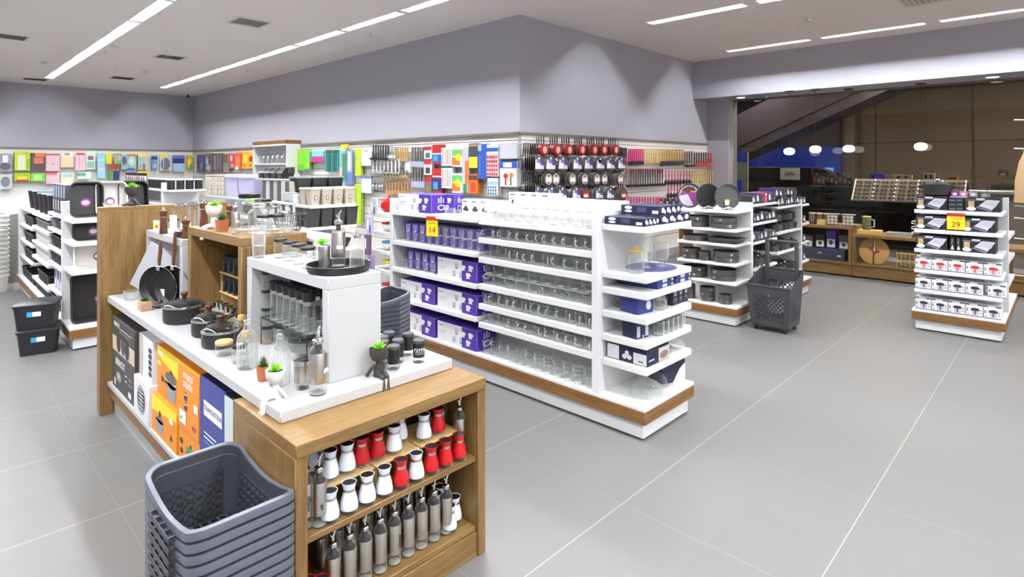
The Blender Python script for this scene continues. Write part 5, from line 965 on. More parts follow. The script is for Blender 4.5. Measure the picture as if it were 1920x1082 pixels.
# hanging pale bag and hooks at the picture edge
bg = MB().lathe([(.13, 0), (.12, .3), (.07, .55), (.02, .66), (.012, .7)], M('linen', (206, 172, 128), .8), 16, flute=.1)
gx = onz(1912, 395, 1.05)
thing('dress_rack', 'rack', 'white slotted upright with short arms cut by the picture edge', [('post', bx(9.4, .14, 0, 9.46, .2, 2.3, m=METALWHITE))] + [('arm', MB().tube([(9.42, .19, z), (9.36, .5, z + .02)], .009, METALWHITE, 6)) for z in (.35, .8, 1.05, 1.2, 1.9, 2.25)], (0, 0, 0))
T('linen_apron', 'apron', [('cloth', bg), ('strap', MB().tube([(0, .01, .69), (0, .03, .72), (0, -.03, .72), (0, -.01, .69)], .005, C(120, 80, 60), 6))]).put((9.375, .405, 1.26), 'pale pleated linen apron hanging at the picture edge', scale=(.75, .75, .9))
# ================================================================== plastic goods on the far left
BLK2 = M('tray_dark', (30, 30, 32), .4); STK = C(150, 60, 150)
def tray_t(m, w, h, d=.09, sticker=True):
    """a deep tray standing on edge, inside towards -Y"""
    t = MB().rrect([(w * .42, h * .42, .04, 0), (w * .44, h * .44, .045, .004), (w * .485, h * .485, .05, d), (w * .5, h * .5, .055, d), (w * .5, h * .5, .055, d + .006), (w * .465, h * .465, .05, d + .006), (w * .42, h * .42, .04, .008)], m, n=6)
    o = MB().add(t, TR(0, 0, h / 2) @ Matrix.Rotation(R(90), 4, 'X') @ TR(0, 0, -d))
    p = [('tray', o)]
    if sticker:
        s = MB().face([(.042 * math.cos(R(a)), -.0085 + d - .002, h * .42 + .042 * math.sin(R(a))) for a in range(0, 360, 24)], STK).face([(.03 * math.cos(R(a)), -.0092 + d - .002, h * .42 + .022 * math.sin(R(a))) for a in range(0, 360, 30)], PAPER)
        p.append(('round_label', s))
    return T('litter_tray', 'tray', p)
TB, TW = tray_t(BLK2, .27, .34), tray_t(M('tray_white', (232, 230, 224), .4), .27, .34)
for i, (t, x, c) in enumerate(((TB, 1.15, 'black'), (TW, 1.36, 'white'), (TB, 1.56, 'black'))): t.put((x, 6.78 + i * .06, 1.213), '%s litter tray standing on the plastic goods gondola top, %s from the aisle' % (c, nth(i)), 'litter trays on the top end shelf', rot=(R(-5), 0, 0))
tray_t(BLK2, .36, .19).put((1.2, 6.72, .998), 'wide black tray with purple label on the second end shelf', rot=(R(-4), 0, 0))
tray_t(BLK2, .3, .19).put((1.5, 6.74, .998), 'narrower black tray beside the wide one on the second end shelf', rot=(R(-4), 0, 0))
tray_t(MATS['tray_white'], .42, .24).put((1.24, 6.72, .733), 'white tray with round label on the third end shelf', rot=(R(-4), 0, 0))
tray_t(BLK2, .5, .47, .12).put((1.26, 6.72, .218), 'large black tray with round label on the base shelf of the end', rot=(R(-4), 0, 0))
def crate(m, w, d, h, nx=8, nz=4):
    """an open slotted crate; long side along Y"""
    a = [(-d * .45, -w * .45), (d * .45, -w * .45), (d * .45, w * .45), (-d * .45, w * .45)]; b = [(-d / 2, -w / 2), (d / 2, -w / 2), (d / 2, w / 2), (-d / 2, w / 2)]
    p = []; L_ = MB()
    for i in range(4):
        j = (i + 1) % 4; lattice(L_, ((*a[i], .004), (*a[j], .004), (*b[j], h * .86), (*b[i], h * .86)), nx if i % 2 else max(4, nx // 2), nz, m, .002, .5)
    p.append(('lattice', L_)); p.append(('rim', MB().rrect([(d * .5, w * .5, .015, h * .84), (d * .53, w * .53, .02, h * .84), (d * .53, w * .53, .02, h), (d * .49, w * .49, .015, h)], m, cap0=False, cap1=False))); p.append(('floor', MB().box(-d * .45, -w * .45, 0, d * .45, w * .45, .006, m)))
    return T('plastic_crate', 'crate', p)
CW, CK, CG = M('crate_white', (226, 224, 220), .5), BLK2, M('crate_grey', (122, 122, 124), .5)
CR = {'k': crate(CK, .26, .24, .13), 'g': crate(CG, .3, .24, .1), 'w': crate(CW, .34, .25, .15)}
cn_ = {'k': 'black', 'g': 'grey', 'w': 'white'}
def crow(seq, y0, z, desc, sc=1):
    y = y0
    for i, k in enumerate(seq):
        ln = {'k': .28, 'g': .32, 'w': .36}[k] * sc; CR[k].put((1.14, y + ln / 2, z), '%s slotted plastic crate, %s from the near post on %s' % (cn_[k], nth(i), desc), 'plastic crates', scale=sc); y += ln
crow('kkk', 7.1, .215, 'the near base shelf'); crow('kkk', 7.1, .685, 'the near third shelf'); crow('kkk', 7.1, .85, 'the near fourth shelf', .98); crow('gkg', 7.1, 1.05, 'the near fifth shelf', .95)
crow('kkkk', 8.02, .215, 'the middle base shelf'); crow('www', 8.05, .62, 'the middle third shelf', .95); crow('www', 8.05, .8, 'the middle fourth shelf', .95); crow('ggg', 8.05, .98, 'the middle fifth shelf'); crow('kkk', 8.05, .36, 'the middle second shelf'); crow('kkk', 9.25, .5, 'the far second shelf'); crow('kkk', 9.25, .93, 'the far fourth shelf'); crow('kkk', 9.25, .72, 'the far third shelf')
crow('kkkk', 9.22, .215, 'the far base shelf')
WB_ = T('waste_bin', 'bin', [('bin', MB().lathe([(.09, 0), (.1, .004), (.125, .24), (.12, .24), (.09, .01), (.002, .01)], BLK2, 22, cap1=False)), ('rim', MB().lathe([(.126, .232), (.13, .236), (.128, .245), (.12, .245)], C(180, 196, 206), 22, cap0=False, cap1=False))])
for i, (y, z) in enumerate(((8.25, 1.14), (8.6, 1.14), (8.95, 1.14), (9.4, 1.15), (9.8, 1.15))): WB_.put((1.15, y, z), 'round black waste bin with pale rim on the gondola top, %s from the clear boxes' % nth(i), 'waste bins on the plastic goods gondola')
CBX = pbox('boxed_caddy', 'box', .12, .22, .3, C(54, 58, 72), [('r', .1, .55, .9, .95, C(150, 160, 176)), ('r', .1, .1, .4, .45, BOXW), ('r', .55, .1, .9, .4, C(90, 96, 110))], top=BOXW)
for i in range(5): CBX.put((1.03, 7.2 + i * .15, 1.215), 'tall clear fronted caddy box, %s from the near post on the top shelf' % nth(i), 'caddy boxes on the top shelf')
for i in range(4): pbox('boxed_caddy', 'box', .12, .2, .22, C(196, 194, 214), [('r', .1, .5, .9, .9, C(70, 66, 96)), ('r', .2, .1, .8, .4, C(236, 232, 240))]).put((1.03, 7.2 + i * .17, .42), 'lilac and white boxed item, %s from the near post on the second shelf' % nth(i), 'boxed items on the second shelf')
def lidbox():
    m = M('storage_black', (30, 30, 34), .45)
    return T('storage_box', 'storage box', [('box', MB().rrect([(.13, .155, .03, 0), (.15, .175, .035, .2)], m)), ('lid', MB().rrect([(.156, .181, .035, .2), (.158, .183, .035, .205), (.158, .183, .035, .222), (.15, .175, .03, .228)], m)), ('grip', MB().box(-.06, -.173, .165, .06, -.168, .19, INK, .002)), ('label', MB().box(-.045, -.1765, .12, .05, -.165, .16, PAPER).box(-.05, -.1772, .118, -.01, -.1764, .161, C(60, 160, 210)))])
LB_ = lidbox(); LB_.put((.80, 6.86, 0), 'black lidded storage box on the floor, lower of the stacked pair', 'stacked black storage boxes', -10); LB_.put((.79, 6.87, .229), 'black lidded storage box stacked on the other, upper of the pair', 'stacked black storage boxes', -16)
LAU = T('laundry_basket', 'basket', [('wall', lattice(MB(), ((-.2, -.24, .005), (.2, -.24, .005), (.22, -.27, .22), (-.22, -.27, .22)), 9, 5, CW, .002, .6)), ('body', MB().rrect([(.2, .24, .05, 0), (.22, .27, .06, .22), (.21, .26, .055, .22), (.19, .23, .045, .008)], CW)), ('rim', MB().rrect([(.215, .265, .06, .215), (.24, .29, .07, .215), (.24, .29, .07, .235), (.215, .265, .06, .235)], CW, cap0=False, cap1=False))])
for i in range(14): LAU.put((.66, 10.6, i * .062), 'white plastic laundry basket in the tall stack, %s' % ('topmost' if i == 13 else nth(13 - i) + ' below the top'), 'stacked laundry baskets')
for i, (x, y, z, c, nm) in enumerate(((.5, 11.6, 0, C(60, 60, 66), 'grey'), (.85, 11.9, 0, C(70, 80, 150), 'blue'), (.95, 11.3, 0, C(120, 116, 110), 'taupe'))): T('floor_bin', 'bin', [('bin', MB().lathe([(.15, 0), (.18, 1.0), (.17, 1.0), (.14, .02)], c, 18)), ('contents', MB().lathe([(.16, .9), (.12, 1.12), (.03, 1.2)], C(226, 222, 210), 12, flute=.3))]).put((x, y, z), '%s floor bin of soft goods behind the laundry baskets' % nm)
# ================================================================== storage bin gondola
BINT = T('cream_bin', 'bin', [('bin', MB().rrect([(.05, .05, .015, 0), (.064, .064, .02, .17)], CREAM)), ('lid', MB().rrect([(.068, .068, .022, .168), (.069, .069, .022, .182), (.06, .06, .02, .192)], M('cream_lid', (204, 197, 182), .5))), ('label', MB().box(-.016, -.0625, .06, .016, -.058, .105, C(120, 70, 60)).box(-.01, -.0632, .066, .01, -.0624, .099, BOXW))])
for r in range(2):
    for i in range(4): BINT.put((3.06 + i * .14, 6.02 + r * .15, 1.272), 'small cream lidded bin with a square label, %s from the post in the %s row' % (nth(i), ('front', 'back')[r]), 'cream lidded bins')
BOXT = T('clear_lid_box', 'storage box', [('box', MB().rrect([(.085, .075, .02, 0), (.1, .09, .022, .16)], BLK2)), ('lid', MB().rrect([(.104, .094, .022, .16), (.106, .096, .022, .178)], C(150, 156, 162)))])
for i in range(3): BOXT.put((3.1 + i * .2, 6.4, 1.405), 'black box with grey lid above the cream bins, %s from the aisle' % nth(i), 'black boxes above the cream bins')
T('raised_ledge', 'shelf', [('board', bx(2.98, 6.335, 1.385, 3.55, 6.6, 1.404, m=WHITE)), ('bracket', bx(2.98, 6.335, 1.3, 3.0, 6.6, 1.385, m=WHITE))]).put((0, 0, 0), 'thin white shelf board above the cream bins')
DKB = T('dark_bin', 'bin', [('bin', MB().rrect([(.06, .06, .012, 0), (.075, .075, .015, .2)], C(62, 62, 62))), ('lid', MB().rrect([(.078, .078, .015, .2), (.078, .078, .015, .212)], BLK2)), ('badge', MB().lathe([(.006, 0), (.006, .003)], PAPER, 10, c=(0, -.1, .071), ax='y'))])
dk = T('dark_bin', 'bin', [('bin', MB().rrect([(.06, .06, .012, 0), (.075, .075, .015, .2)], C(62, 62, 62))), ('lid', MB().rrect([(.078, .078, .015, .2), (.078, .078, .015, .212)], BLK2))])
for r in range(2):
    for i in range(4): dk.put((3.06 + i * .155 - .02, 6.02 + r * .155, 1.03), 'square charcoal bin below the cream bins, %s from the post in the %s row' % (nth(i), ('front', 'back')[r]), 'charcoal bins below the cream bins')
BBW = T('black_bowl', 'bowl', MB().lathe([(.04, 0), (.07, .06), (.085, .1), (.08, .1), (.04, .008), (.002, .008)], BLK2, 20, cap1=False))
for z in (.5, .77):
    for i in range(3): BBW.put((3.08 + i * .185, 6.05, z), 'black plastic bowl, %s from the post on the %s bin gondola shelf' % (nth(i), 'lower' if z < .6 else 'upper'), 'black bowls on the bin gondola')
for i in range(8):
    c = (CREAM, C(70, 72, 84), C(206, 196, 186), C(76, 84, 82))[i % 4]
    pbox('slim_bin', 'bin', .1, .2, .235, c, [('e', .8, .4, .04, .02, GREYINK)]).put((2.99, 6.41 + i * .105, 1.29), 'slim upright %s storage bin, %s from the cream bins' % (('cream', 'charcoal', 'beige', 'green grey')[i % 4], nth(i)), 'slim storage bins')
    pbox('slim_bin', 'bin', .1, .2, .2, (C(60, 66, 80), C(226, 224, 214), C(60, 72, 84), C(210, 206, 200))[i % 4], [('r', .1, .1, .3, .9, PAPER)]).put((2.99, 6.41 + i * .105, 1.05), 'slim %s storage bin on the second shelf, %s from the cream bins' % (('slate', 'white', 'blue grey', 'pale')[i % 4], nth(i)), 'slim storage bins on the second shelf')
T('storage_deck', 'shelf', [('board', bx(2.98, 6.65, 1.53, 3.25, 7.4, 1.552, m=WHITE)), ('support', bx(3.2, 6.65, 1.29, 3.25, 7.4, 1.53, m=WHITE))]).put((0, 0, 0), 'white top deck over the slim storage bins')
TIP = T('sloped_bin', 'bin', [('bin', MB().rrect([(.07, .07, .015, 0), (.08, .08, .018, .07)], BLK2)), ('hood', MB().loft([[(-.08, -.08, .07), (.08, -.08, .07), (.08, .08, .07), (-.08, .08, .07)], [(-.03, -.075, .13), (.08, -.075, .14), (.08, .075, .14), (-.03, .075, .13)]], SMOKE))])
for i in range(4): TIP.put((3.08, 6.75 + i * .18, 1.552), 'black bin with a sloped clear hood on the top deck, %s from the front' % nth(i), 'hooded bins on the top deck')
LIL = T('lilac_chest', 'storage box', [('box', MB().rrect([(.12, .2, .03, 0), (.13, .22, .035, .26)], LILAC)), ('lid', MB().rrect([(.14, .23, .035, .26), (.14, .23, .035, .29), (.13, .22, .03, .3)], C(210, 208, 236)))])
for i in range(2): LIL.put((3.1, 7.72 + .47 * i, 1.29), 'lilac lidded storage chest on the bin gondola, %s from the slim bins' % nth(i), 'lilac storage chests')
CRD_ = T('drawer_tower', 'drawers', [('frame', MB().box(-.12, -.11, 0, .12, .11, .27, CREAM, .006))] + [('drawer', MB().box(-.126, -.1, .01 + .064 * i, -.119, .1, .067 + .064 * i, M('cream_lid', None), .003), [('knob', MB().box(-.132, -.012, .032 + .064 * i, -.126, .012, .046 + .064 * i, GREYINK, .002))]) for i in range(4)] + [('top', MB().box(-.13, -.115, .27, .13, .115, .285, CREAM, .004))])
for i in range(3): CRD_.put((3.1, 8.55 + i * .25, 1.29), 'cream plastic drawer tower on the bin gondola, %s from the lilac chests' % nth(i), 'cream drawer towers')
# canister gondola
CAN = T('black_canister', 'canister', [('body', MB().lathe([(.06, 0), (.062, .004), (.062, .16)], BLK2, 18)), ('lid', MB().lathe([(.064, .16), (.066, .164), (.064, .178), (.02, .184)], C(206, 206, 210), 18))])
for i in range(4): CAN.put((3.04 + i * .145, 11.05, 1.3), 'black canister with a pale lid, %s from the aisle on the distant gondola end' % nth(i), 'black canisters on the end')
for i in range(6): CAN.put((3.08, 11.5 + i * .17, 1.3), 'black canister with a pale lid, %s along the distant gondola side' % nth(i), 'black canisters on the side')
FLK = T('steel_flask', 'flask', [('body', MB().lathe([(.035, 0), (.036, .003), (.036, .2), (.028, .22)], STEEL, 14)), ('cap', MB().lathe([(.029, .22), (.029, .27), (.024, .275)], BLACK, 14))])
for j, z in enumerate((1.05, 1.3)):
    for i in range(9): FLK.put((3.03, 12.6 + i * .16, z), 'steel flask with black cap, %s along the %s shelf of the distant gondola' % (nth(i), ('second', 'top')[j]), 'steel flasks')
# ================================================================== goods hanging on the walls
def pack(w, h, base, front, thick=.03, hook=True):
    mb = pbox('', '', w, thick, h, base, front, ret=True)
    return mb
HOOKS = {}
def peg(wall, p, ln):
    k = round(ln, 2)
    if k not in HOOKS: HOOKS[k] = T('display_hook', 'hook', MB().tube([(ln, 0, 0), (.004, 0, 0), (0, 0, .008)], .0028, CHROME, 5))
    HOOKS[k].put(p, 'slim chrome display hook in the %s slatwall holding hanging goods' % {'L': 'long', 'B': 'far', 'R': 'short'}[wall], 'display hooks in the %s slatwall' % {'L': 'long', 'B': 'far', 'R': 'short'}[wall], 0 if wall == 'L' else 90)
def hang(wall, px, ytop, ybot, w, base, front, name, lab, cat, n=3, step=.035, thick=.02, grp=None, pegs=True):
    """packs hung one before the other on a peg; ytop, ybot: rows of the photograph at the wall"""
    out = .05 + n * step; w *= {'L': 1.5, 'B': .66, 'R': 1}[wall]
    if wall == 'L': p = onx(px, ytop, 6.36 - out * .8); q = onx(px, ybot, 6.36 - out * .8)
    elif wall == 'B': p = ony(px, ytop, 20.75 - out * .8); q = ony(px, ybot, 20.75 - out * .8)
    else: p = ony(px, ytop, 5.98 - out * .8); q = ony(px, ybot, 5.98 - out * .8)
    h = p[2] - q[2]; mb = pack(w, h, base, front, thick)
    t = T(name, cat, mb)
    hk = .03 + n * step + .012
    peg(wall, (6.37 - hk if wall == 'L' else p[0], p[1] if wall == 'L' else (20.8 if wall == 'B' else 6.0) - hk, q[2] + h - .012), hk)
    g = grp or ('%s hanging packs' % lab)
    for i in range(n):
        o = .03 + (i + 1) * step
        tail = '' if n == 1 else (', front one of the peg' if i == n - 1 else '')
        lb = lab + tail if (i == n - 1) else lab + ', hung behind the front one'
        gg = g if i == n - 1 else g + ', behind'
        if wall == 'L': t.put((6.36 - o, p[1], q[2]), lb, gg)
        elif wall == 'B': t.put((p[0], 20.75 - o, q[2]), lb, gg, 90)
        else: t.put((p[0], 5.98 - o, q[2]), lb, gg, 90)
LIME, TEAL, SKY, PINKL, BEIGE, BROWN, MINT, WHT, LGREY = C(150, 210, 50), C(60, 150, 150), C(150, 200, 220), C(226, 190, 200), C(222, 206, 180), C(96, 56, 44), C(190, 220, 200), C(234, 234, 236), C(186, 188, 196)
BLU, DBLU, OR, RD, GRN, KHK = C(50, 90, 180), C(40, 50, 110), C(226, 120, 40), C(190, 40, 44), C(70, 140, 80), C(190, 150, 96)
r_ = lambda *a: ('r',) + a
# --- long wall, from the pan corner away
LW = [
 (954, 268, 298, .26, LGREY, [r_(.08, .08, .92, .9, C(200, 202, 208)), r_(.3, .88, .7, 1, PINKL)], 'chopping_mat', 'grey chopping mat with pink clip nearest the wall corner'),
 (954, 302, 350, .24, WHT, [r_(0, .72, 1, 1, BLU), r_(.2, .76, .7, .94, PAPER), ('e', .35, .42, .14, .1, RD), r_(.3, .05, .4, .36, RD), ('e', .68, .45, .12, .1, OR), r_(.6, .05, .7, .38, GRN)], 'utensil_pack', 'white pack of coloured utensils under the grey mat'),
 (924, 271, 331, .17, WHT, [r_(0, .78, 1, .9, BLU), r_(0, 0, 1, .74, C(232, 200, 204))] + [('e', .12 + .19 * (k % 5), .07 + .135 * (k // 5), .07, .05, RD) for k in range(25)], 'dish_cloth', 'white cloth pack with a red pattern'),
 (924, 334, 366, .15, WHT, [r_(0, .6, 1, .8, SKY)] + [('e', .15 + .23 * (k % 4), .1 + .18 * (k // 4), .08, .07, BLU) for k in range(12)], 'dish_cloth', 'white cloth pack with a blue pattern'),
 (905, 270, 336, .13, BLU, [r_(.0, .8, .4, 1, LGREY), r_(.1, .1, .3, .7, C(70, 110, 210))], 'apron_pack', 'long blue apron pack'),
 (888, 269, 315, .14, C(70, 74, 92), [r_(0, 0, 1, .46, C(236, 208, 60)), r_(0, .88, 1, .96, KHK), r_(0, .46, 1, .5, INK)], 'oven_mitt', 'grey and yellow oven mitt'),
 (888, 327, 363, .14, OR, [r_(0, .7, 1, .95, BROWN), r_(.2, .1, .8, .6, C(226, 70, 40))], 'oven_mitt', 'orange and red oven mitt below the yellow one'),
 (873, 276, 362, .1, C(190, 200, 224), [r_(0, .6, .5, 1, PINKL), r_(.5, .2, 1, .7, OR), r_(.2, 0, .8, .2, GRN)], 'baking_pack', 'narrow mixed colour baking pack'),
 (858, 277, 313, .17, WHT, [r_(0, .55, 1, .9, C(110, 200, 110)), r_(0, .1, .8, .5, OR), ('e', .6, .5, .3, .2, YELLOW)], 'sponge_pack', 'green and orange sponge pack, upper one'),
 (858, 325, 362, .17, WHT, [r_(0, .55, 1, .9, C(110, 200, 110)), r_(0, .1, .8, .5, OR), ('e', .6, .5, .3, .2, YELLOW)], 'sponge_pack', 'green and orange sponge pack, lower one'),
 (838, 277, 311, .18, PAPER, [r_(.08 + .13 * k, .08, .13 + .13 * k, .92, (RD, LBLUE, C(240, 180, 60), GRN, PINK, LBLUE, OR)[k]) for k in range(7)], 'straw_pack', 'pack of striped straws, upper one'),
 (838, 315, 353, .18, PAPER, [r_(.08 + .13 * k, .08, .13 + .13 * k, .92, (RD, LBLUE, C(240, 180, 60), GRN, PINK, LBLUE, OR)[k]) for k in range(7)], 'straw_pack', 'pack of striped straws, lower one'),
 (820, 271, 308, .17, RD, [r_(.0, .1, 1, .5, BLU), r_(.1, .15, .6, .45, LBLUE), r_(0, .5, 1, .56, PAPER)], 'gadget_card', 'red and blue gadget card, upper one'),
 (820, 316, 362, .17, RD, [r_(.0, .1, 1, .6, DBLU), r_(.1, .15, .6, .45, LBLUE), r_(0, .65, 1, .7, PAPER)], 'gadget_card', 'red and navy gadget card, lower one'),
 (803, 275, 298, .14, WHT, [r_(0, .7, 1, 1, RD), r_(.2, .1, .8, .5, C(70, 110, 110))], 'gadget_card', 'white gadget card with red header, topmost'),
 (803, 300, 328, .14, WHT, [r_(0, .7, 1, 1, RD), r_(.2, .1, .8, .5, C(60, 60, 70))], 'gadget_card', 'white gadget card with red header, middle'),
 (803, 332, 362, .14, C(110, 110, 112), [r_(0, .7, 1, 1, RD), r_(.2, .1, .8, .4, C(150, 120, 70))], 'gadget_card', 'grey gadget card with red header, lowest'),
]
for a in LW: hang('L', a[0], a[1], a[2], a[3], a[4], a[5], a[6], a[7], 'hanging pack', 3)
def utensil(kind, m, hm, ln):
    """a hanging kitchen tool, hook end up; the origin is its lower tip"""
    if kind == 'spoon': p = [('head', MB().loft([[(-.004, .02 * c, ln * .14 + ln * .14 * s) for c, s in [(math.cos(R(a)), math.sin(R(a))) for a in range(0, 360, 30)]], [(.004, .02 * c, ln * .14 + ln * .14 * s) for c, s in [(math.cos(R(a)), math.sin(R(a))) for a in range(0, 360, 30)]]], m)), ('handle', MB().loft([[(-.006, -.012, z), (.006, -.012, z), (.006, .012, z), (-.006, .012, z)] for z in (ln * .26, ln * .6, ln)], hm))]
    elif kind == 'ladle': p = [('head', MB().lathe([(.006, 0), (.03, .012), (.04, .035), (.036, .035), (.026, .014)], m, 14, c=(-.03, 0, 0))), ('handle', MB().loft([[(-.005, -y, z), (.005, -y, z), (.005, y, z), (-.005, y, z)] for y, z in ((.008, .034), (.012, ln * .5), (.015, ln))], hm))]
    elif kind == 'spat': p = [('head', MB().box(-.003, -.03, 0, .003, .03, ln * .3, m, .002)), ('handle', MB().loft([[(-.006, -y, z), (.006, -y, z), (.006, y, z), (-.006, y, z)] for y, z in ((.012, ln * .29), (.013, ln * .6), (.017, ln))], hm))]
    else: p = [('head', MB().lathe([(.006, 0), (.026, .03), (.028, .06), (.008, ln * .4)], m, 10)), ('handle', MB().tube([(0, 0, ln * .39), (0, 0, ln)], .008, hm, 6))]
    return T('kitchen_utensil', 'utensil', p)
UT = {'blackladle': utensil('ladle', C(40, 40, 42), C(40, 40, 42), .26), 'whiteladle': utensil('ladle', WHT, WHT, .24), 'woodspoon': utensil('spoon', C(206, 168, 110), C(196, 156, 100), .24), 'woodspat': utensil('spat', C(196, 150, 92), C(186, 140, 84), .22), 'tong': utensil('spat', C(176, 180, 206), CHROME, .32), 'whisk': utensil('whisk', CHROME, STEEL, .24), 'brush': utensil('whisk', C(210, 190, 140), C(120, 84, 56), .15), 'goldspat': utensil('spat', C(40, 38, 38), C(206, 160, 84), .3), 'pinkspoon': utensil('spoon', C(38, 38, 40), PINK, .28), 'steelladle': utensil('ladle', C(34, 34, 36), CHROME, .3), 'redspat': utensil('spat', RD, C(50, 40, 40), .28), 'orspat': utensil('spat', C(226, 90, 40), RD, .28), 'goldspoon': utensil('spoon', C(214, 176, 110), C(220, 190, 120), .26), 'pinkwhisk': utensil('whisk', C(60, 30, 44), PINK, .26)}
def urow(wall, kind, px0, px1, ytop, n, lab, grp, deep=2, off=.06):
    for i in range(n):
        px = px0 + (px1 - px0) * (i + .5) / n
        hk = off + .05 * deep; q = onx(px, ytop, 6.36 - off) if wall == 'L' else ony(px, ytop, 5.98 - off)
        peg(wall, (6.37 - hk, q[1], q[2] - .01) if wall == 'L' else (q[0], 6.0 - hk, q[2] - .01), hk)
        for d in range(deep):
            o = off + .05 * d
            p = onx(px, ytop, 6.36 - o) if wall == 'L' else ony(px, ytop, 5.98 - o)
            ln = max(v.co.z for v in UT[kind].parts[-1][1].vertices)
            UT[kind].put((p[0], p[1], p[2] - ln * 1.12), '%s, %s along its row' % (lab, nth(i)) if d == deep - 1 else lab + ' hung behind the front one', grp + (', behind' if d < deep - 1 else ''), rz=(0 if wall == 'L' else 90), scale=(1.3, 1.35, 1.12))
urow('L', 'tong', 771, 797, 276, 5, 'steel tongs with pale handle on the upper pegs', 'upper steel tongs'); urow('L', 'tong', 771, 797, 314, 5, 'steel tongs with pale handle on the lower pegs', 'lower steel tongs')
urow('L', 'woodspoon', 740, 766, 276, 6, 'wooden spoon on the upper pegs', 'upper wooden spoons'); urow('L', 'blackladle', 698, 730, 272, 7, 'black ladle on the top pegs', 'black ladles'); urow('L', 'whisk', 728, 742, 275, 3, 'steel whisk on the top pegs', 'steel whisks')
urow('L', 'whiteladle', 696, 752, 300, 8, 'white ladle on the middle pegs', 'white ladles'); urow('L', 'brush', 718, 766, 319, 8, 'tan brush on the third pegs', 'tan brushes'); urow('L', 'woodspat', 722, 768, 340, 8, 'wooden spatula on the lowest pegs', 'wooden spatulas'); urow('L', 'whisk', 698, 720, 330, 4, 'steel whisk on the lower pegs', 'lower steel whisks')
LW2 = [
 (765, 300, 324, .14, LGREY, [r_(.2, .2, .8, .8, WHT)], 'gadget_card', 'grey gadget card among the wooden tools'),
 (687, 281, 311, .24, WHT, [('e', .5, .4, .4, .34, C(246, 246, 248)), r_(.3, .85, .7, 1, LGREY)], 'mop_refill', 'fluffy white mop refill, upper one'),
 (687, 330, 362, .24, WHT, [('e', .5, .4, .4, .34, C(246, 246, 248)), r_(0, .85, 1, 1, C(100, 130, 180))], 'mop_refill', 'fluffy white mop refill with blue header, lower one'),
 (671, 279, 330, .15, C(196, 226, 60), [r_(.1, .1, .3, .9, C(160, 200, 40)), r_(.5, .1, .7, .9, C(220, 240, 90))], 'duster_pack', 'yellow green duster pack, upper one'),
 (671, 345, 420, .15, C(176, 214, 50), [r_(.1, .1, .3, .9, C(140, 190, 40)), r_(.5, .1, .7, .9, C(210, 236, 80))], 'duster_pack', 'yellow green duster pack, lower one'),
 (655, 282, 345, .14, C(150, 176, 210), [r_(0, .0, 1, .35, C(110, 130, 200)), r_(.3, .4, .8, .95, WHT)], 'brush_pack', 'blue and white long brush pack'),
 (642, 282, 345, .16, C(130, 190, 190), [r_(0, .0, .5, .5, PINKL), r_(.5, .1, 1, .9, GRN)], 'brush_pack', 'green and pink long brush pack'),
 (645, 271, 279, .16, YELLOW, [], 'header_card', 'yellow header card above the brushes'),
 (593, 283, 304, .42, C(140, 210, 210), [r_(0, 0, 1, .5, C(206, 50, 130)), ('e', .1, .5, .1, .5, TEAL)], 'dish_cloth', 'turquoise and magenta mop head pack'),
 (569, 281, 320, .4, LIME, [('e', .5, .6, .3, .3, C(120, 220, 40)), r_(0, .0, .6, .3, C(110, 190, 40)), r_(.6, 0, 1, .1, TEAL)], 'cleaning_glove', 'bright lime glove pack'),
 (472, 286, 316, .3, C(230, 190, 70), [('e', .4, .6, .3, .2, RD), r_(.6, .2, .9, .6, C(150, 200, 90)), ('e', .3, .2, .2, .1, OR)], 'bottle_pack', 'yellow and red bottle pack by the wall case'),
 (460, 284, 316, .3, C(236, 176, 60), [('e', .5, .5, .3, .3, YELLOW), r_(.2, .1, .6, .3, OR)], 'bottle_pack', 'bright yellow bottle pack'),
 (446, 287, 318, .3, C(226, 96, 44), [('e', .5, .5, .3, .35, C(240, 130, 60)), r_(.1, .0, .6, .2, PAPER)], 'bottle_pack', 'orange bottle pack'),
 (435, 288, 316, .26, C(190, 50, 110), [r_(.2, .5, .6, .9, PINKL), r_(.3, .1, .9, .3, TAN)], 'bottle_pack', 'magenta bottle pack'),
 (424, 288, 322, .3, C(160, 120, 76), [r_(.1, .5, .3, .95, INK), r_(.5, .5, .7, .95, INK), r_(0, .2, 1, .4, TEAL)], 'brush_pack', 'tan brush pack'),
 (408, 288, 322, .5, C(84, 70, 84), [r_(.1, .1, .3, .9, C(150, 130, 150)), r_(.5, .1, .6, .9, C(150, 130, 150)), r_(.75, .1, .85, .9, C(130, 110, 130))], 'knife_pack', 'dark violet knife pack'),
 (391, 288, 323, .4, C(116, 104, 96), [('e', .3, .6, .2, .2, SKY), r_(.5, .5, .9, .9, BROWN), ('e', .5, .25, .3, .15, LGREY)], 'mesh_pack', 'brown pack with a pale ring'),
 (375, 290, 324, .4, C(90, 84, 110), [r_(.2, .2, .4, .8, C(60, 56, 76)), ('e', .7, .4, .2, .2, C(120, 120, 160))], 'knife_pack', 'dark slate pack beside the far corner'),
]
for a in LW2: hang('L', a[0], a[1], a[2], a[3], a[4], a[5], a[6], a[7], 'hanging pack', 2)
for i in range(8):
    px = 611 + i * 3.6; hang('L', px, 281, 322, .035, (TEAL, C(50, 120, 120), C(60, 110, 90))[i % 3], [r_(.2, .85, .8, 1, INK)], 'packed_mop_stick', 'teal packed mop handle, %s in its row beside the brush packs' % nth(i), 'hanging pack', 1, grp='teal mop handles')
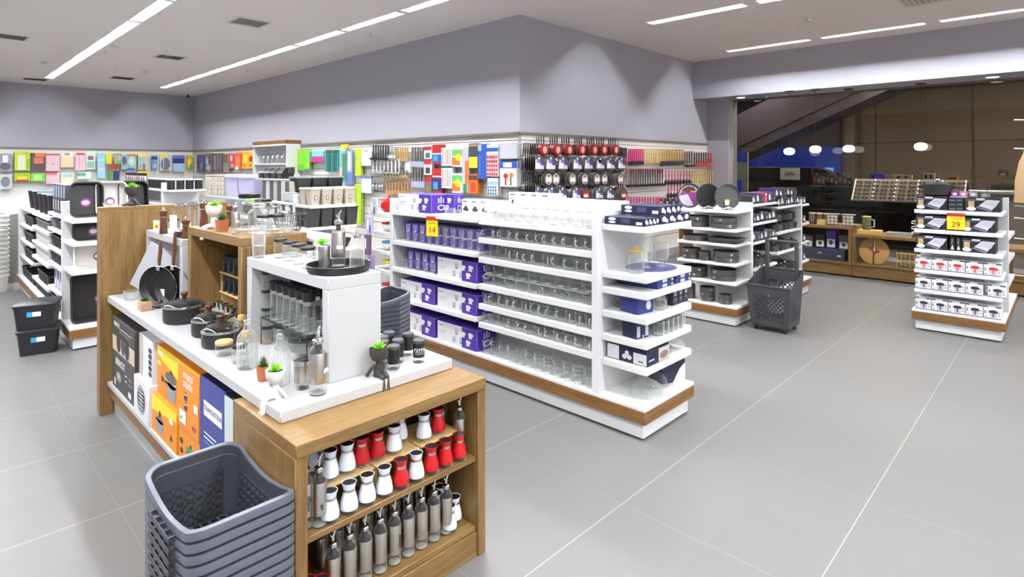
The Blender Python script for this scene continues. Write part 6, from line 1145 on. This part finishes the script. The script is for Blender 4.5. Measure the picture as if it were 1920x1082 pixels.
# clip strips of small packs at the far end of the glassware gondola
for i, (px, a, b, c, l) in enumerate(((700, 372, 405, LGREY, 'white and grey'), (692, 405, 440, C(196, 190, 214), 'lilac'), (688, 440, 478, C(120, 80, 110), 'plum'), (694, 478, 520, C(150, 130, 176), 'violet'))):
    p = onx(px, a, 3.0); q = onx(px, b, 3.0); T('small_pack', 'hanging pack', [('pack', pack(.1, p[2] - q[2], c, [r_(.1, .3, .4, .8, WHT), r_(.5, .1, .8, .5, C(90, 90, 140))], .02)), ('strip', MB().tube([(.022, 0, 0), (.022, 0, p[2] - q[2]), (.11, 0, p[2] - q[2])], .003, METALWHITE, 5))]).put((3.0, p[1], q[2]), l + ' small pack on the clip strip beside the red teapot', 'clip strip packs')
# crystal bottles and boxes in the wall case
for j, z in enumerate((1.771, 1.331)):
    for i in range(7): T('glass_bottle', 'bottle', D2.parts and MB().lathe([(.06, 0), (.07, .01), (.07, .14), (.02, .2), (.025, .24)], CRYSTAL, 16)).put((6.12, 13.26 + i * .26, z), 'clear glass decanter in the wall case, %s from the front on the %s shelf' % (nth(i), ('upper', 'lower')[j]), 'decanters in the wall case')
# --- far wall
BWL = [
 (10, 288, 322, .42, C(150, 150, 160), [('e', .5, .3, .4, .2, C(90, 90, 104)), r_(.3, .5, .7, .9, WHT)], 'pot_scourer', 'grey scourer pack at the picture edge'), (10, 327, 355, .42, C(196, 198, 204), [('e', .5, .5, .35, .35, C(120, 124, 130))], 'pot_scourer', 'pale ring pack at the picture edge'),
 (42, 284, 320, .5, C(190, 206, 44), [r_(.2, .05, .7, .8, C(226, 226, 196)), r_(.75, .1, 1, .6, C(130, 190, 30))], 'cloth_pack', 'lime green cloth pack'), (42, 324, 340, .5, C(170, 196, 40), [r_(.2, .05, .8, .6, YELLOW), r_(.1, 0, .9, .2, RD)], 'cloth_pack', 'lime and yellow pack below the lime one'),
 (71, 287, 320, .46, BROWN, [r_(.2, .4, .9, .75, C(206, 120, 100)), r_(.3, .78, 1, 1, OR), r_(0, 0, 1, .3, C(90, 70, 80))], 'cloth_pack', 'brown and orange cloth pack'), (71, 325, 340, .46, C(120, 220, 70), [r_(.2, .2, .8, .8, C(190, 240, 150))], 'cloth_pack', 'bright green pack below the brown one'),
 (99, 287, 321, .46, PINKL, [r_(.0, .88, 1, .95, RD), ('e', .5, .4, .1, .06, C(190, 150, 160))], 'cloth_pack', 'pale pink cloth pack, larger one'), (99, 324, 345, .46, PINKL, [r_(0, .8, .8, 1, C(230, 110, 120))], 'cloth_pack', 'pale pink pack below the larger pink one'),
 (126, 287, 314, .44, C(228, 204, 164), [r_(.0, .8, 1, 1, WHT), r_(.3, .85, .7, .98, C(120, 140, 130))], 'cloth_pack', 'beige cloth pack'), (126, 324, 345, .44, C(236, 222, 180), [r_(.1, .6, .9, .9, SKY)], 'cloth_pack', 'cream pack below the beige one'),
 (151, 287, 320, .36, C(226, 186, 198), [r_(.1, .9, .9, 1, RD), r_(.3, .1, .4, .9, C(206, 160, 176))], 'cloth_pack', 'narrow pink cloth pack'), (170, 288, 318, .34, MINT, [r_(.2, .6, .8, .85, C(150, 80, 90)), r_(.1, .1, .9, .5, C(140, 176, 160))], 'cloth_pack', 'green and white cloth pack'), (158, 322, 336, .5, C(206, 224, 206), [r_(0, .4, .6, .9, C(110, 170, 140))], 'cloth_pack', 'pale green pack below the narrow pink one'),
 (190, 287, 334, .28, C(150, 206, 224), [r_(0, .3, 1, .42, PINKL), r_(0, .7, 1, .74, WHT)], 'cloth_pack', 'light blue cloth pack'), (204, 288, 307, .22, C(226, 220, 50), [], 'sponge_pack', 'plain yellow sponge pack'), (221, 288, 308, .28, C(110, 170, 110), [r_(0, .2, .4, .9, TAN), ('e', .7, .6, .2, .3, LGREY)], 'brush_pack', 'green and tan brush pack'), (214, 309, 338, .4, C(96, 150, 80), [r_(.4, 0, 1, .6, DBLU), r_(.1, .7, .9, 1, RD)], 'brush_pack', 'green, blue and red brush pack'), (233, 290, 318, .24, C(170, 176, 186), [('e', .5, .6, .4, .3, C(100, 96, 120))], 'brush_pack', 'grey round brush pack'),
 (247, 289, 316, .36, C(120, 190, 180), [r_(0, .86, 1, 1, OR), ('e', .5, .5, .4, .35, MINT), ('e', .5, .5, .14, .12, WHT)], 'brush_pack', 'turquoise round brush pack'), (247, 319, 336, .36, C(140, 140, 206), [('e', .5, .3, .3, .4, WHT)], 'brush_pack', 'violet pack below the turquoise one'), (268, 289, 319, .4, C(190, 186, 180), [r_(0, .85, 1, 1, YELLOW), ('e', .4, .6, .2, .25, SKY), r_(.1, 0, .3, .3, TAN), r_(.5, 0, .7, .4, C(130, 96, 110))], 'brush_pack', 'grey and yellow brush pack'), (268, 321, 332, .44, YELLOW, [r_(.1, .1, .5, .5, KHK)], 'header_card', 'yellow card below the grey brush pack'),
 (290, 291, 318, .24, C(120, 146, 190), [r_(0, .7, 1, .9, DBLU), r_(.2, .1, .8, .4, SKY)], 'brush_pack', 'blue upright brush pack'), (310, 290, 320, .46, C(206, 206, 206), [r_(0, .85, .7, 1, YELLOW), ('e', .5, .42, .44, .4, C(110, 110, 122)), r_(.3, .2, .36, .8, WHT)], 'hose_pack', 'coiled grey hose pack'), (335, 291, 322, .5, C(176, 190, 220), [r_(0, .5, 1, .8, DBLU), r_(0, .8, 1, 1, C(100, 110, 180)), r_(.1, .1, .8, .4, SKY)], 'cloth_pack', 'blue and white cloth pack'), (356, 291, 318, .26, C(190, 170, 60), [('e', .4, .5, .3, .3, YELLOW), r_(.5, .0, .9, .4, GRN)], 'sponge_pack', 'mustard pack in the far corner'),
]
for a in BWL: hang('B', a[0], a[1], a[2], a[3], a[4], a[5], a[6], a[7], 'hanging pack', 2, .05)
# --- pans on the short wall
def wallpan(r, outer, label, ln=.17):
    """a frying pan hung by its handle, its underside towards -X; origin at the pan's middle"""
    b = MB().lathe([(r, .0), (r * .97, -.004), (r * .8, -.034), (.01, -.036)], outer, 24, ax='x', cap0=True, cap1=True)
    h = MB().tube([(-.004, 0, r * .97), (-.004, 0, r + .04), (.004, 0, r + ln)], [.008, .011, .009], BLACK, 8)
    s = MB(); e = -.0375
    for k, pts, m in label: s.face([(e - k * .0006, y * r, z * r) for y, z in pts], m)
    rm = MB().lathe([(r * 1.0, .002), (r * 1.02, .0), (r * 1.0, -.004), (r * .975, -.006)], STEEL, 24, ax='x', cap0=False, cap1=False)
    return T('hanging_pan', 'frying pan', [('pan', b), ('handle', h), ('rim', rm)] + ([('label', s)] if label else []))
circ = lambda cy_, cz, a, b: [(cy_ + a * math.cos(R(t)), cz + b * math.sin(R(t))) for t in range(340, -20, -20)]
PURL = [(0, circ(0, .38, .3, .3), C(92, 70, 130)), (0, [(.5, .5), (-.5, .5), (-.62, -.5), (.62, -.5)], C(216, 206, 226)), (1, [(.5, .1), (.05, .1), (.05, -.4), (.5, -.4)], PAPER), (1, [(-.1, .5), (-.5, .5), (-.6, -.1), (-.2, -.1)], C(84, 56, 126)), (1, circ(.0, .62, .12, .12), PAPER)]
REDL = [(0, circ(0, .0, .34, .5), C(240, 220, 200)), (1, circ(0, .0, .22, .34), C(206, 60, 50)), (2, circ(0, .0, .1, .2), PAPER)]
OVL = [(0, circ(0, 0, .55, .72), C(214, 200, 190)), (1, [(.4, .1), (-.4, .1), (-.4, -.3), (.4, -.3)], PAPER), (1, circ(0, .45, .25, .15), C(150, 60, 70)), (1, circ(0, -.5, .22, .12), C(90, 60, 110))]
REDP = [(0, [(.5, .5), (-.5, .5), (-.6, -.5), (.6, -.5)], C(170, 40, 44)), (1, [(.4, .0), (-.4, .0), (-.4, -.4), (.4, -.4)], PAPER)]
WP = {'red': wallpan(.1, M('red_enamel', (150, 26, 30), .3), REDL, .1), 'big': wallpan(.145, M('pan_alu', (92, 90, 90), .35, .6), PURL), 'mid': wallpan(.115, MATS['pan_alu'], OVL, .14), 'low': wallpan(.135, MATS['pan_alu'], PURL), 'lred': wallpan(.12, MATS['pan_alu'], REDP), 'blk': wallpan(.13, NONSTICK, [], .17)}
def panrow(kind, pxs, py, lab, grp, deep=4):
    for i, px in enumerate(pxs):
        q = ony(px, py, 5.98 - .08 - .045 * (deep - 1)); hk = .1 + .045 * deep
        peg('R', (q[0], 6.0 - hk, q[2] + max(v.co.z for v in WP[kind].parts[1][1].vertices) - .012), hk)
        for d in range(deep):
            p = ony(px, py, 5.98 - .08 - .045 * (deep - 1)); o = .08 + .045 * d
            WP[kind].put((p[0] + (.0), 5.98 - o, p[2]), '%s, %s from the wall corner' % (lab, nth(i)) if d == deep - 1 else lab + ', behind the front one', grp + ('' if d == deep - 1 else ', behind'), 78)
panrow('red', (1019, 1044, 1066, 1090, 1113, 1131, 1153), 281, 'small red pan with oval label', 'red pans')
panrow('big', (1008, 1030, 1053, 1080, 1101, 1123, 1142, 1163), 308, 'large pan in a violet and white sleeve', 'sleeved pans')
panrow('mid', (1026, 1040, 1071, 1094, 1117, 1131, 1161), 336, 'pan with a round printed label on the third row', 'labelled pans')
panrow('low', (1006, 1032, 1052, 1078, 1121, 1142), 364, 'pan in a violet sleeve on the lowest row', 'lowest row pans'); panrow('lred', (1096, 1167), 364, 'pan in a red sleeve on the lowest row', 'lowest row red pans')
for k, py in ((0, 306), (1, 358)):
    for i in range(6):
        p = ony(982 + i * 4, py, 5.76); peg('R', (p[0], 5.74, p[2] + .286), .26)
        WP['blk'].put((p[0], 5.76, p[2]), 'plain black pan hung edge-on, %s from the wall corner in the %s row' % (nth(i), ('upper', 'lower')[k]), 'edge-on black pans', -42)
# --- tools on the short wall
hang('R', 1171, 277, 304, .14, C(56, 46, 56), [r_(0, 0, 1, .3, PINK)], 'utensil_pack', 'dark pack with pink foot beside the red pans', 'hanging pack', 3)
urow('R', 'pinkspoon', 1178, 1207, 279, 8, 'black spoon with pink handle on the top row', 'pink handled spoons'); urow('R', 'goldspoon', 1207, 1238, 279, 7, 'golden spoon on the top row', 'golden spoons'); urow('R', 'goldspat', 1236, 1282, 280, 10, 'black spatula with golden wood handle on the top row', 'golden handled spatulas')
urow('R', 'steelladle', 1282, 1299, 284, 4, 'dark steel ladle on the top row', 'dark ladles'); urow('R', 'redspat', 1300, 1326, 286, 6, 'red spatula on the top row', 'red spatulas'); urow('R', 'orspat', 1326, 1345, 287, 4, 'orange red spatula at the end of the top row', 'orange spatulas')
urow('R', 'steelladle', 1172, 1244, 317, 16, 'black ladle with shiny handle on the second row', 'shiny handled ladles'); urow('R', 'pinkwhisk', 1246, 1296, 320, 9, 'dark and pink whisk on the second row', 'pink whisks'); urow('R', 'goldspoon', 1297, 1346, 320, 12, 'pale golden spoon on the second row', 'pale golden spoons')
for i in range(6): hang('R', 1178 + i * 12, 316, 325, .11, PINK, [r_(.2, .3, .8, .7, C(240, 130, 180))], 'header_card', 'pink header card over the shiny ladles, %s from the pans' % nth(i), 'header card', 1, grp='pink header cards')
urow('R', 'pinkspoon', 1170, 1244, 369, 14, 'pink handled tool on the lowest row', 'lowest pink tools', 1); urow('R', 'pinkwhisk', 1250, 1296, 345, 8, 'pink whisk on the lower row', 'lower pink whisks', 1)
for i in range(4): hang('R', 1240 + i * 12, 372, 425, .16, C(60, 44, 56), [r_(.2, .5, .6, .9, C(200, 180, 190)), ('e', .6, .3, .3, .14, PINK)], 'gadget_card', 'dark and pink gadget card low behind the glassware end, %s from the pans' % nth(i), 'hanging pack', 1, grp='low gadget cards')
# ================================================================== the mall beyond the shopfront glass
BEIGEP = M('mall_panel', (150, 134, 106), .55)
mb = MB()
struct('wall_far', MB().box(21, -16, 0, 21.2, 4.9, 5.2, BEIGEP), 'beige panelled wall across the mall')
jt = MB()
for y in (4.4, 2.0, -.9, -4): jt.box(20.985, y, 0, 21.0, y + .03, 5.2, C(84, 72, 58))
jt.box(20.985, -16, 2.42, 21.0, 4.9, 2.45, C(96, 84, 66))
struct('trim_9', jt, 'dark joints of the beige panelled wall')
struct('door_1', MB().box(20.95, -.85, 0, 20.99, 1.95, 2.42, M('mall_door', (140, 124, 98), .5)), 'flush beige door in the panelled wall')
struct('ceiling_mall', MB().box(13.1, -16, 4.3, 34, 26, 4.4, M('mall_ceiling', (120, 112, 100), .7)))
for i, (px, py) in enumerate(((1799, 170), (1600, 190), (1560, 215))):
    q = onz(px, py, 4.3); dl.put(q, 'distant round downlight in the mall ceiling, %s from the picture edge' % nth(i), 'mall downlights')
tub = MB().tube([(19.5, 8, 4.1), (19.5, -12, 4.1)], .05, C(170, 160, 146), 8); tub.tube([(19.5, 2, 4.1), (19.5, 2, 4.299)], .02, C(120, 112, 100), 6)
thing('sprinkler_pipe', 'pipe', 'long pale pipe running under the mall ceiling', [('pipe', tub)])
MALL = 25.0
# escalator seen from below
es = MB(); A = Vector((17.0, 8.9, 1.1)); B = Vector((17.0, 2.9, 3.72))
def slab(a, b, x0, x1, t, m, g): return g.loft([[(x0, a[1], a[2]), (x1, a[1], a[2]), (x1, a[1], a[2] + t), (x0, a[1], a[2] + t)], [(x0, b[1], b[2]), (x1, b[1], b[2]), (x1, b[1], b[2] + t), (x0, b[1], b[2] + t)]], m)
thing('escalator', 'escalator', 'grey violet escalator rising behind the shopfront glass', [('truss', slab(A, B, 16.6, 17.9, .75, M('escalator_grey', (62, 55, 64), .5), MB())), ('balustrade', slab(A + Vector((0, 0, .75)), B + Vector((0, 0, .75)), 16.6, 16.66, .5, C(66, 58, 78), MB())), ('handrail', slab(A + Vector((0, 0, .3)), B + Vector((0, 0, .3)), 16.55, 16.6, .08, C(64, 56, 62), MB()))])
# the blue shop
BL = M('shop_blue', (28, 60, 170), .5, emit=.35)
struct('wall_shop', MB().box(23, 4.9, 0, 23.2, 16, 4.3, C(58, 48, 46)), 'dark back wall of the blue shop')
struct('column_mall', MB().box(20.6, 4.9, 0, 21.2, 5.25, 4.3, BEIGEP), 'beige pier beside the blue shop')
thing('shop_fascia', 'fascia', 'blue fascia band of the shop across the mall', [('panel', MB().box(20.4, 5.25, 1.5, 20.6, 13.5, 2.35, BL))])
thing('shop_canopy', 'fascia', 'dark brown bulkhead over the blue shop', [('panel', MB().box(20.3, 5.25, 2.35, 20.7, 14, 4.3, C(66, 52, 46)))])
LITB = M('lit_blue_sign', (120, 160, 240), .5, emit=1.4); LITW = M('lit_window', (214, 226, 236), .5, emit=1.1)
thing('lit_sign', 'sign', 'pale blue lit sign in the shop across the mall', [('panel', MB().box(20.3, 5.45, 1.3, 20.4, 6.2, 1.66, LITB)), ('lettering', MB().box(20.29, 5.5, 1.4, 20.3, 6.15, 1.43, PAPER).box(20.29, 5.5, 1.52, 20.3, 6.15, 1.55, C(60, 90, 190)))])
wt = T('display_board', 'board', [('panel', MB().box(0, -.45, 0, .06, .45, 2.05, C(176, 190, 176))), ('blue_header', MB().box(-.01, -.45, 1.81, 0, .45, 2.05, BL))])
wt.put((14.2, 6.15, .0), 'pale green and blue display board just outside the glass', rz=0)
T('display_sign', 'sign', [('panel', MB().box(0, -.28, -1, .04, .28, .36, BL)), ('lettering', MB().text('VIVA', .15, PAPER, TR(-.002, 0, .22) @ FACE_X, .001))]).put((14.1, 6.1, 1.0), 'small blue sign with white letters low behind the glass')
T('round_sign', 'sign', [('disc', MB().lathe([(.26, 0), (.27, .01), (.26, .02)], C(180, 190, 196), 26, ax='x', c=(0, 0, .27)).box(.005, -.02, -1.15, .015, .02, .05, ALU)), ('ring', MB().lathe([(.24, -.004), (.2, -.004)], C(90, 100, 120), 26, ax='x', c=(0, 0, .27), cap0=False, cap1=False))]).put((14.0, 6.42, 1.15), 'round pale emblem sign beside the column behind the glass')
for i, y in enumerate((7.2, 6.75)): T('small_lit_sign', 'sign', MB().box(0, -.16, 0, .04, .16, .22, LITW)).put((20.36, y + 1.2, 2.12), 'small lit pane far behind the glass, %s from the column' % nth(i), 'lit panes')
# black kiosk with a paper notice
KB = M('kiosk_black', (26, 25, 26), .4)
thing('kiosk', 'kiosk', 'black market kiosk outside the glass with a white notice', [('cabinet', MB().box(14.6, 4.35, 0, 15.6, 6.1, 1.68, KB, .01)), ('counter', MB().box(14.4, 3.45, 0, 15.4, 4.35, 1.25, KB, .01)), ('notice', MB().box(14.57, 4.62, 1.38, 14.6, 5.06, 1.66, PAPER), [('lettering', MB().box(14.565, 4.72, 1.5, 14.57, 4.96, 1.52, GREYINK).box(14.565, 4.75, 1.55, 14.57, 4.93, 1.57, GREYINK))]), ('arch', MB().lathe([(.45, 0), (.45, .4)], C(40, 30, 32), 20, c=(14.62, 4.25, 1.2), ax='x'))])
for i in range(9): pbox('kiosk_goods', 'box', .085, .2, .2 + .05 * (i % 3), (C(60, 56, 70), C(110, 100, 110), C(60, 90, 60), C(96, 84, 60), C(40, 44, 80))[i % 5], [('r', .2, .3, .8, .7, (TAN, LGREY, C(200, 120, 60))[i % 3])]).put((14.5, 3.55 + i * .09, 1.25), 'small boxed item on the kiosk counter, %s from the sunglasses' % nth(i), 'boxed items on the kiosk counter')
# sunglasses stand
SX, SY0, SY1 = 13.9, 1.45, 3.38
fr = MB(); 
sl = lambda u, v, d=0: (SX + .02 + .34 * v - d, SY1 - u * (SY1 - SY0), 1.0 + .43 * v)
fr.face([sl(0, 0), sl(1, 0), sl(1, 1), sl(0, 1)], C(176, 168, 158)); fr.face([sl(0, 1, -.02), sl(1, 1, -.02), sl(1, 0, -.02), sl(0, 0, -.02)], C(120, 112, 104))
thing('sunglasses_stand', 'display stand', 'sloping white display stand full of sunglasses beyond the glass', [('panel', fr), ('front_edge', MB().box(SX - .02, SY0, .97, SX + .04, SY1, 1.0, PAPER))] + [('rib', MB().face([sl(u - .006, 0, .01), sl(u + .006, 0, .01), sl(u + .006, 1, .01), sl(u - .006, 1, .01)], M('stand_light', (246, 244, 240), .5, emit=1.3))) for u in (.01, .2, .4, .6, .8, .99)] + [('cabinet', MB().box(SX + .05, SY0, 0, SX + .5, SY1, .97, KB))])
SG = T('sunglasses', 'sunglasses', [('lenses', MB().rrect([(.03, .022, .012, 0), (.03, .022, .012, .004)], C(70, 58, 50), c=(-.036, 0)).rrect([(.03, .022, .012, 0), (.03, .022, .012, .004)], C(70, 58, 50), c=(.036, 0)).box(-.01, .004, 0, .01, .01, .005, INK)), ('temple', MB().box(-.068, .008, -.05, -.064, .014, .004, INK)), ('temple', MB().box(.064, .008, -.05, .068, .014, .004, INK))])
for c in range(12):
    for r in range(5):
        u = .05 + c * .0825; v = .1 + r * .19
        p = sl(u, v, .025); SG.put(p, 'pair of sunglasses on the sloping stand, column %s from the kiosk, %s row up' % (nth(c), nth(r)), 'sunglasses on the stand', rot=(R(58), 0, R(-90)), scale=(.95, .95, 1))
for i, (y, c, w_, h, l) in enumerate(((3.0, BL, .3, .12, 'blue ball of goods'), (2.55, C(214, 190, 130), .34, .1, 'cream case'), (2.1, C(190, 200, 206), .2, .14, 'silver case'), (1.7, C(210, 140, 60), .16, .08, 'orange case'))): pbox('sunglasses_case', 'case', w_, .12, h, c, [('e', .3, .5, .1, .3, INK), ('e', .7, .5, .1, .3, INK)]).put((SX + .53, y, 1.422), l + ' on top of the sunglasses stand')
T('case_ledge', 'shelf', [('board', MB().box(SX + .51, SY0, 1.38, SX + .7, SY1, 1.42, C(150, 142, 132))), ('bracket', MB().box(SX + .51, SY0, 0, SX + .53, SY1, 1.38, KB))]).put((0, 0, 0), 'narrow ledge along the top of the sunglasses stand')
# white counter and the person behind it
thing('mall_counter', 'counter', 'long white counter beyond the glass, behind the scale gondola', [('top', MB().box(14.9, -.5, 1.15, 15.45, 2.0, 1.21, PAPER, .005)), ('front', MB().box(14.95, -.45, 0, 15.0, 1.95, 1.15, C(206, 202, 196)))])
def person(label, loc, rz):
    CLO, SK_, HR = M('dark_jacket', (46, 42, 44), .8), M('skin', (120, 84, 64), .6), M('dark_hair', (26, 20, 18), .7)
    me = bpy.data.meshes.new('body'); v = []; e = []; rad = []
    def vert(p, r, par=None):
        v.append(p); rad.append(r)
        if par is not None: e.append((par, len(v) - 1))
        return len(v) - 1
    pel = vert((0, 0, .95), (.15, .11)); wa = vert((0, 0, 1.1), (.135, .1), pel); ch = vert((0, 0, 1.3), (.16, .11), wa); nb = vert((0, 0, 1.43), (.09, .07), ch); nk = vert((0, -.01, 1.5), (.05, .05), nb); hd = vert((0, -.015, 1.6), (.075, .088), nk); vert((0, -.01, 1.69), (.07, .08), hd)
    for s in (1, -1):
        sh_ = vert((s * .18, 0, 1.4), (.06, .055), ch); el = vert((s * .23, -.02, 1.13), (.043, .043), sh_); wr_ = vert((s * .2, -.2, 1.02), (.03, .028), el); pm_ = vert((s * .19, -.28, 1.02), (.035, .016), wr_)
        for k in range(4): f1 = vert((s * .19 + (k - 1.5) * .018, -.325 + abs(k - 1.3) * .006, 1.018), (.009, .009), pm_); vert((s * .19 + (k - 1.5) * .02, -.365 + abs(k - 1.3) * .01, 1.008), (.008, .008), f1)
        th = vert((s * .19 - s * .035, -.27, 1.012), (.01, .01), pm_); vert((s * .19 - s * .045, -.305, 1.006), (.008, .008), th)
        hp = vert((s * .09, 0, .88), (.095, .1), pel); kn_ = vert((s * .1, -.02, .5), (.06, .065), hp); an = vert((s * .1, .01, .09), (.042, .045), kn_); vert((s * .11, -.14, .035), (.04, .03), an)
    me.from_pydata(v, e, []); o = bpy.data.objects.new('body', me); col.objects.link(o)
    o.modifiers.new('skin', 'SKIN'); me.skin_vertices[0].data[0].use_root = True
    for i, r in enumerate(rad): me.skin_vertices[0].data[i].radius = r
    o.modifiers.new('sub', 'SUBSURF').levels = 2
    dg = bpy.context.evaluated_depsgraph_get(); m2 = bpy.data.meshes.new_from_object(o.evaluated_get(dg)); bpy.data.objects.remove(o)
    m2.materials.clear(); m2.materials.append(CLO); m2.materials.append(SK_)
    for p in m2.polygons:
        c = p.center; p.material_index = 1 if (c.z > 1.47 or (c.y < -.19 and .95 < c.z < 1.1)) else 0; p.use_smooth = True
    root = mk('person', None, loc, rot=(0, 0, R(rz))); root.scale = (.94,) * 3; setp(root, label, 'person')
    mk('body', m2, parent=root)
    hair = MB().lathe([(.084, 1.6), (.094, 1.64), (.09, 1.7), (.06, 1.755), (.01, 1.77)], HR, 18, c=(0, .015, 0), cap0=True)
    mk('hair', hair.mesh('hair'), parent=root)
    face = MB()
    for s in (1, -1): face.lathe([(.001, -.012), (.011, -.004), (.011, .004), (.001, .01)], PAPER, 10, c=(s * .032, 1.625, .085), ax='y'); face.lathe([(.001, .0), (.006, .004), (.001, .014)], HR, 8, c=(s * .032, 1.625, .088), ax='y')
    fo = MB()
    for s in (1, -1): fo.lathe([(.001, 0), (.012, .006), (.001, .013)], PAPER, 10, c=(s * .03, -.098, 1.628)); fo.lathe([(.001, .002), (.006, .006), (.001, .011)], HR, 8, c=(s * .03, -.108, 1.628))
    mk('eyes', fo.mesh('eyes'), parent=root)
    mk('nose', MB().loft([[(-.008, -.098, 1.63), (.008, -.098, 1.63), (0, -.09, 1.64)], [(-.015, -.1, 1.585), (.015, -.1, 1.585), (0, -.125, 1.588)]], SK_).mesh('nose'), parent=root)
    mk('mouth', MB().lathe([(.001, -.004), (.022, 0), (.001, .004)], C(110, 60, 54), 12, c=(0, -.088, 1.56)).mesh('mouth'), parent=root)
    for s in (1, -1): mk('ear', MB().lathe([(.001, -.03), (.014, -.01), (.016, .012), (.001, .03)], SK_, 8, c=(s * .082, 0, 1.61)).mesh('ear'), parent=root)
person('person with dark hair standing behind the long white counter', (15.85, 1.02, 0), -90)
mp = T('mall_fill_panel', 'ceiling lamp', [('frame', MB().box(-.62, -.62, -.01, .62, .62, 0, METALWHITE)), ('panel', MB().box(-.58, -.58, -.014, .58, .58, -.01, M('mall_fill_light', (255, 238, 214), .5, emit=MALL)))])  # panels added out of view behind the beam to brighten the mall
for x in (14.2, 16.0):
    for y in (-7, -3.6, -.2, 3.2, 6.6): mp.put((x, y, 4.3), 'added fill light panel in the mall ceiling, hidden by the beam', 'added mall fill panels')
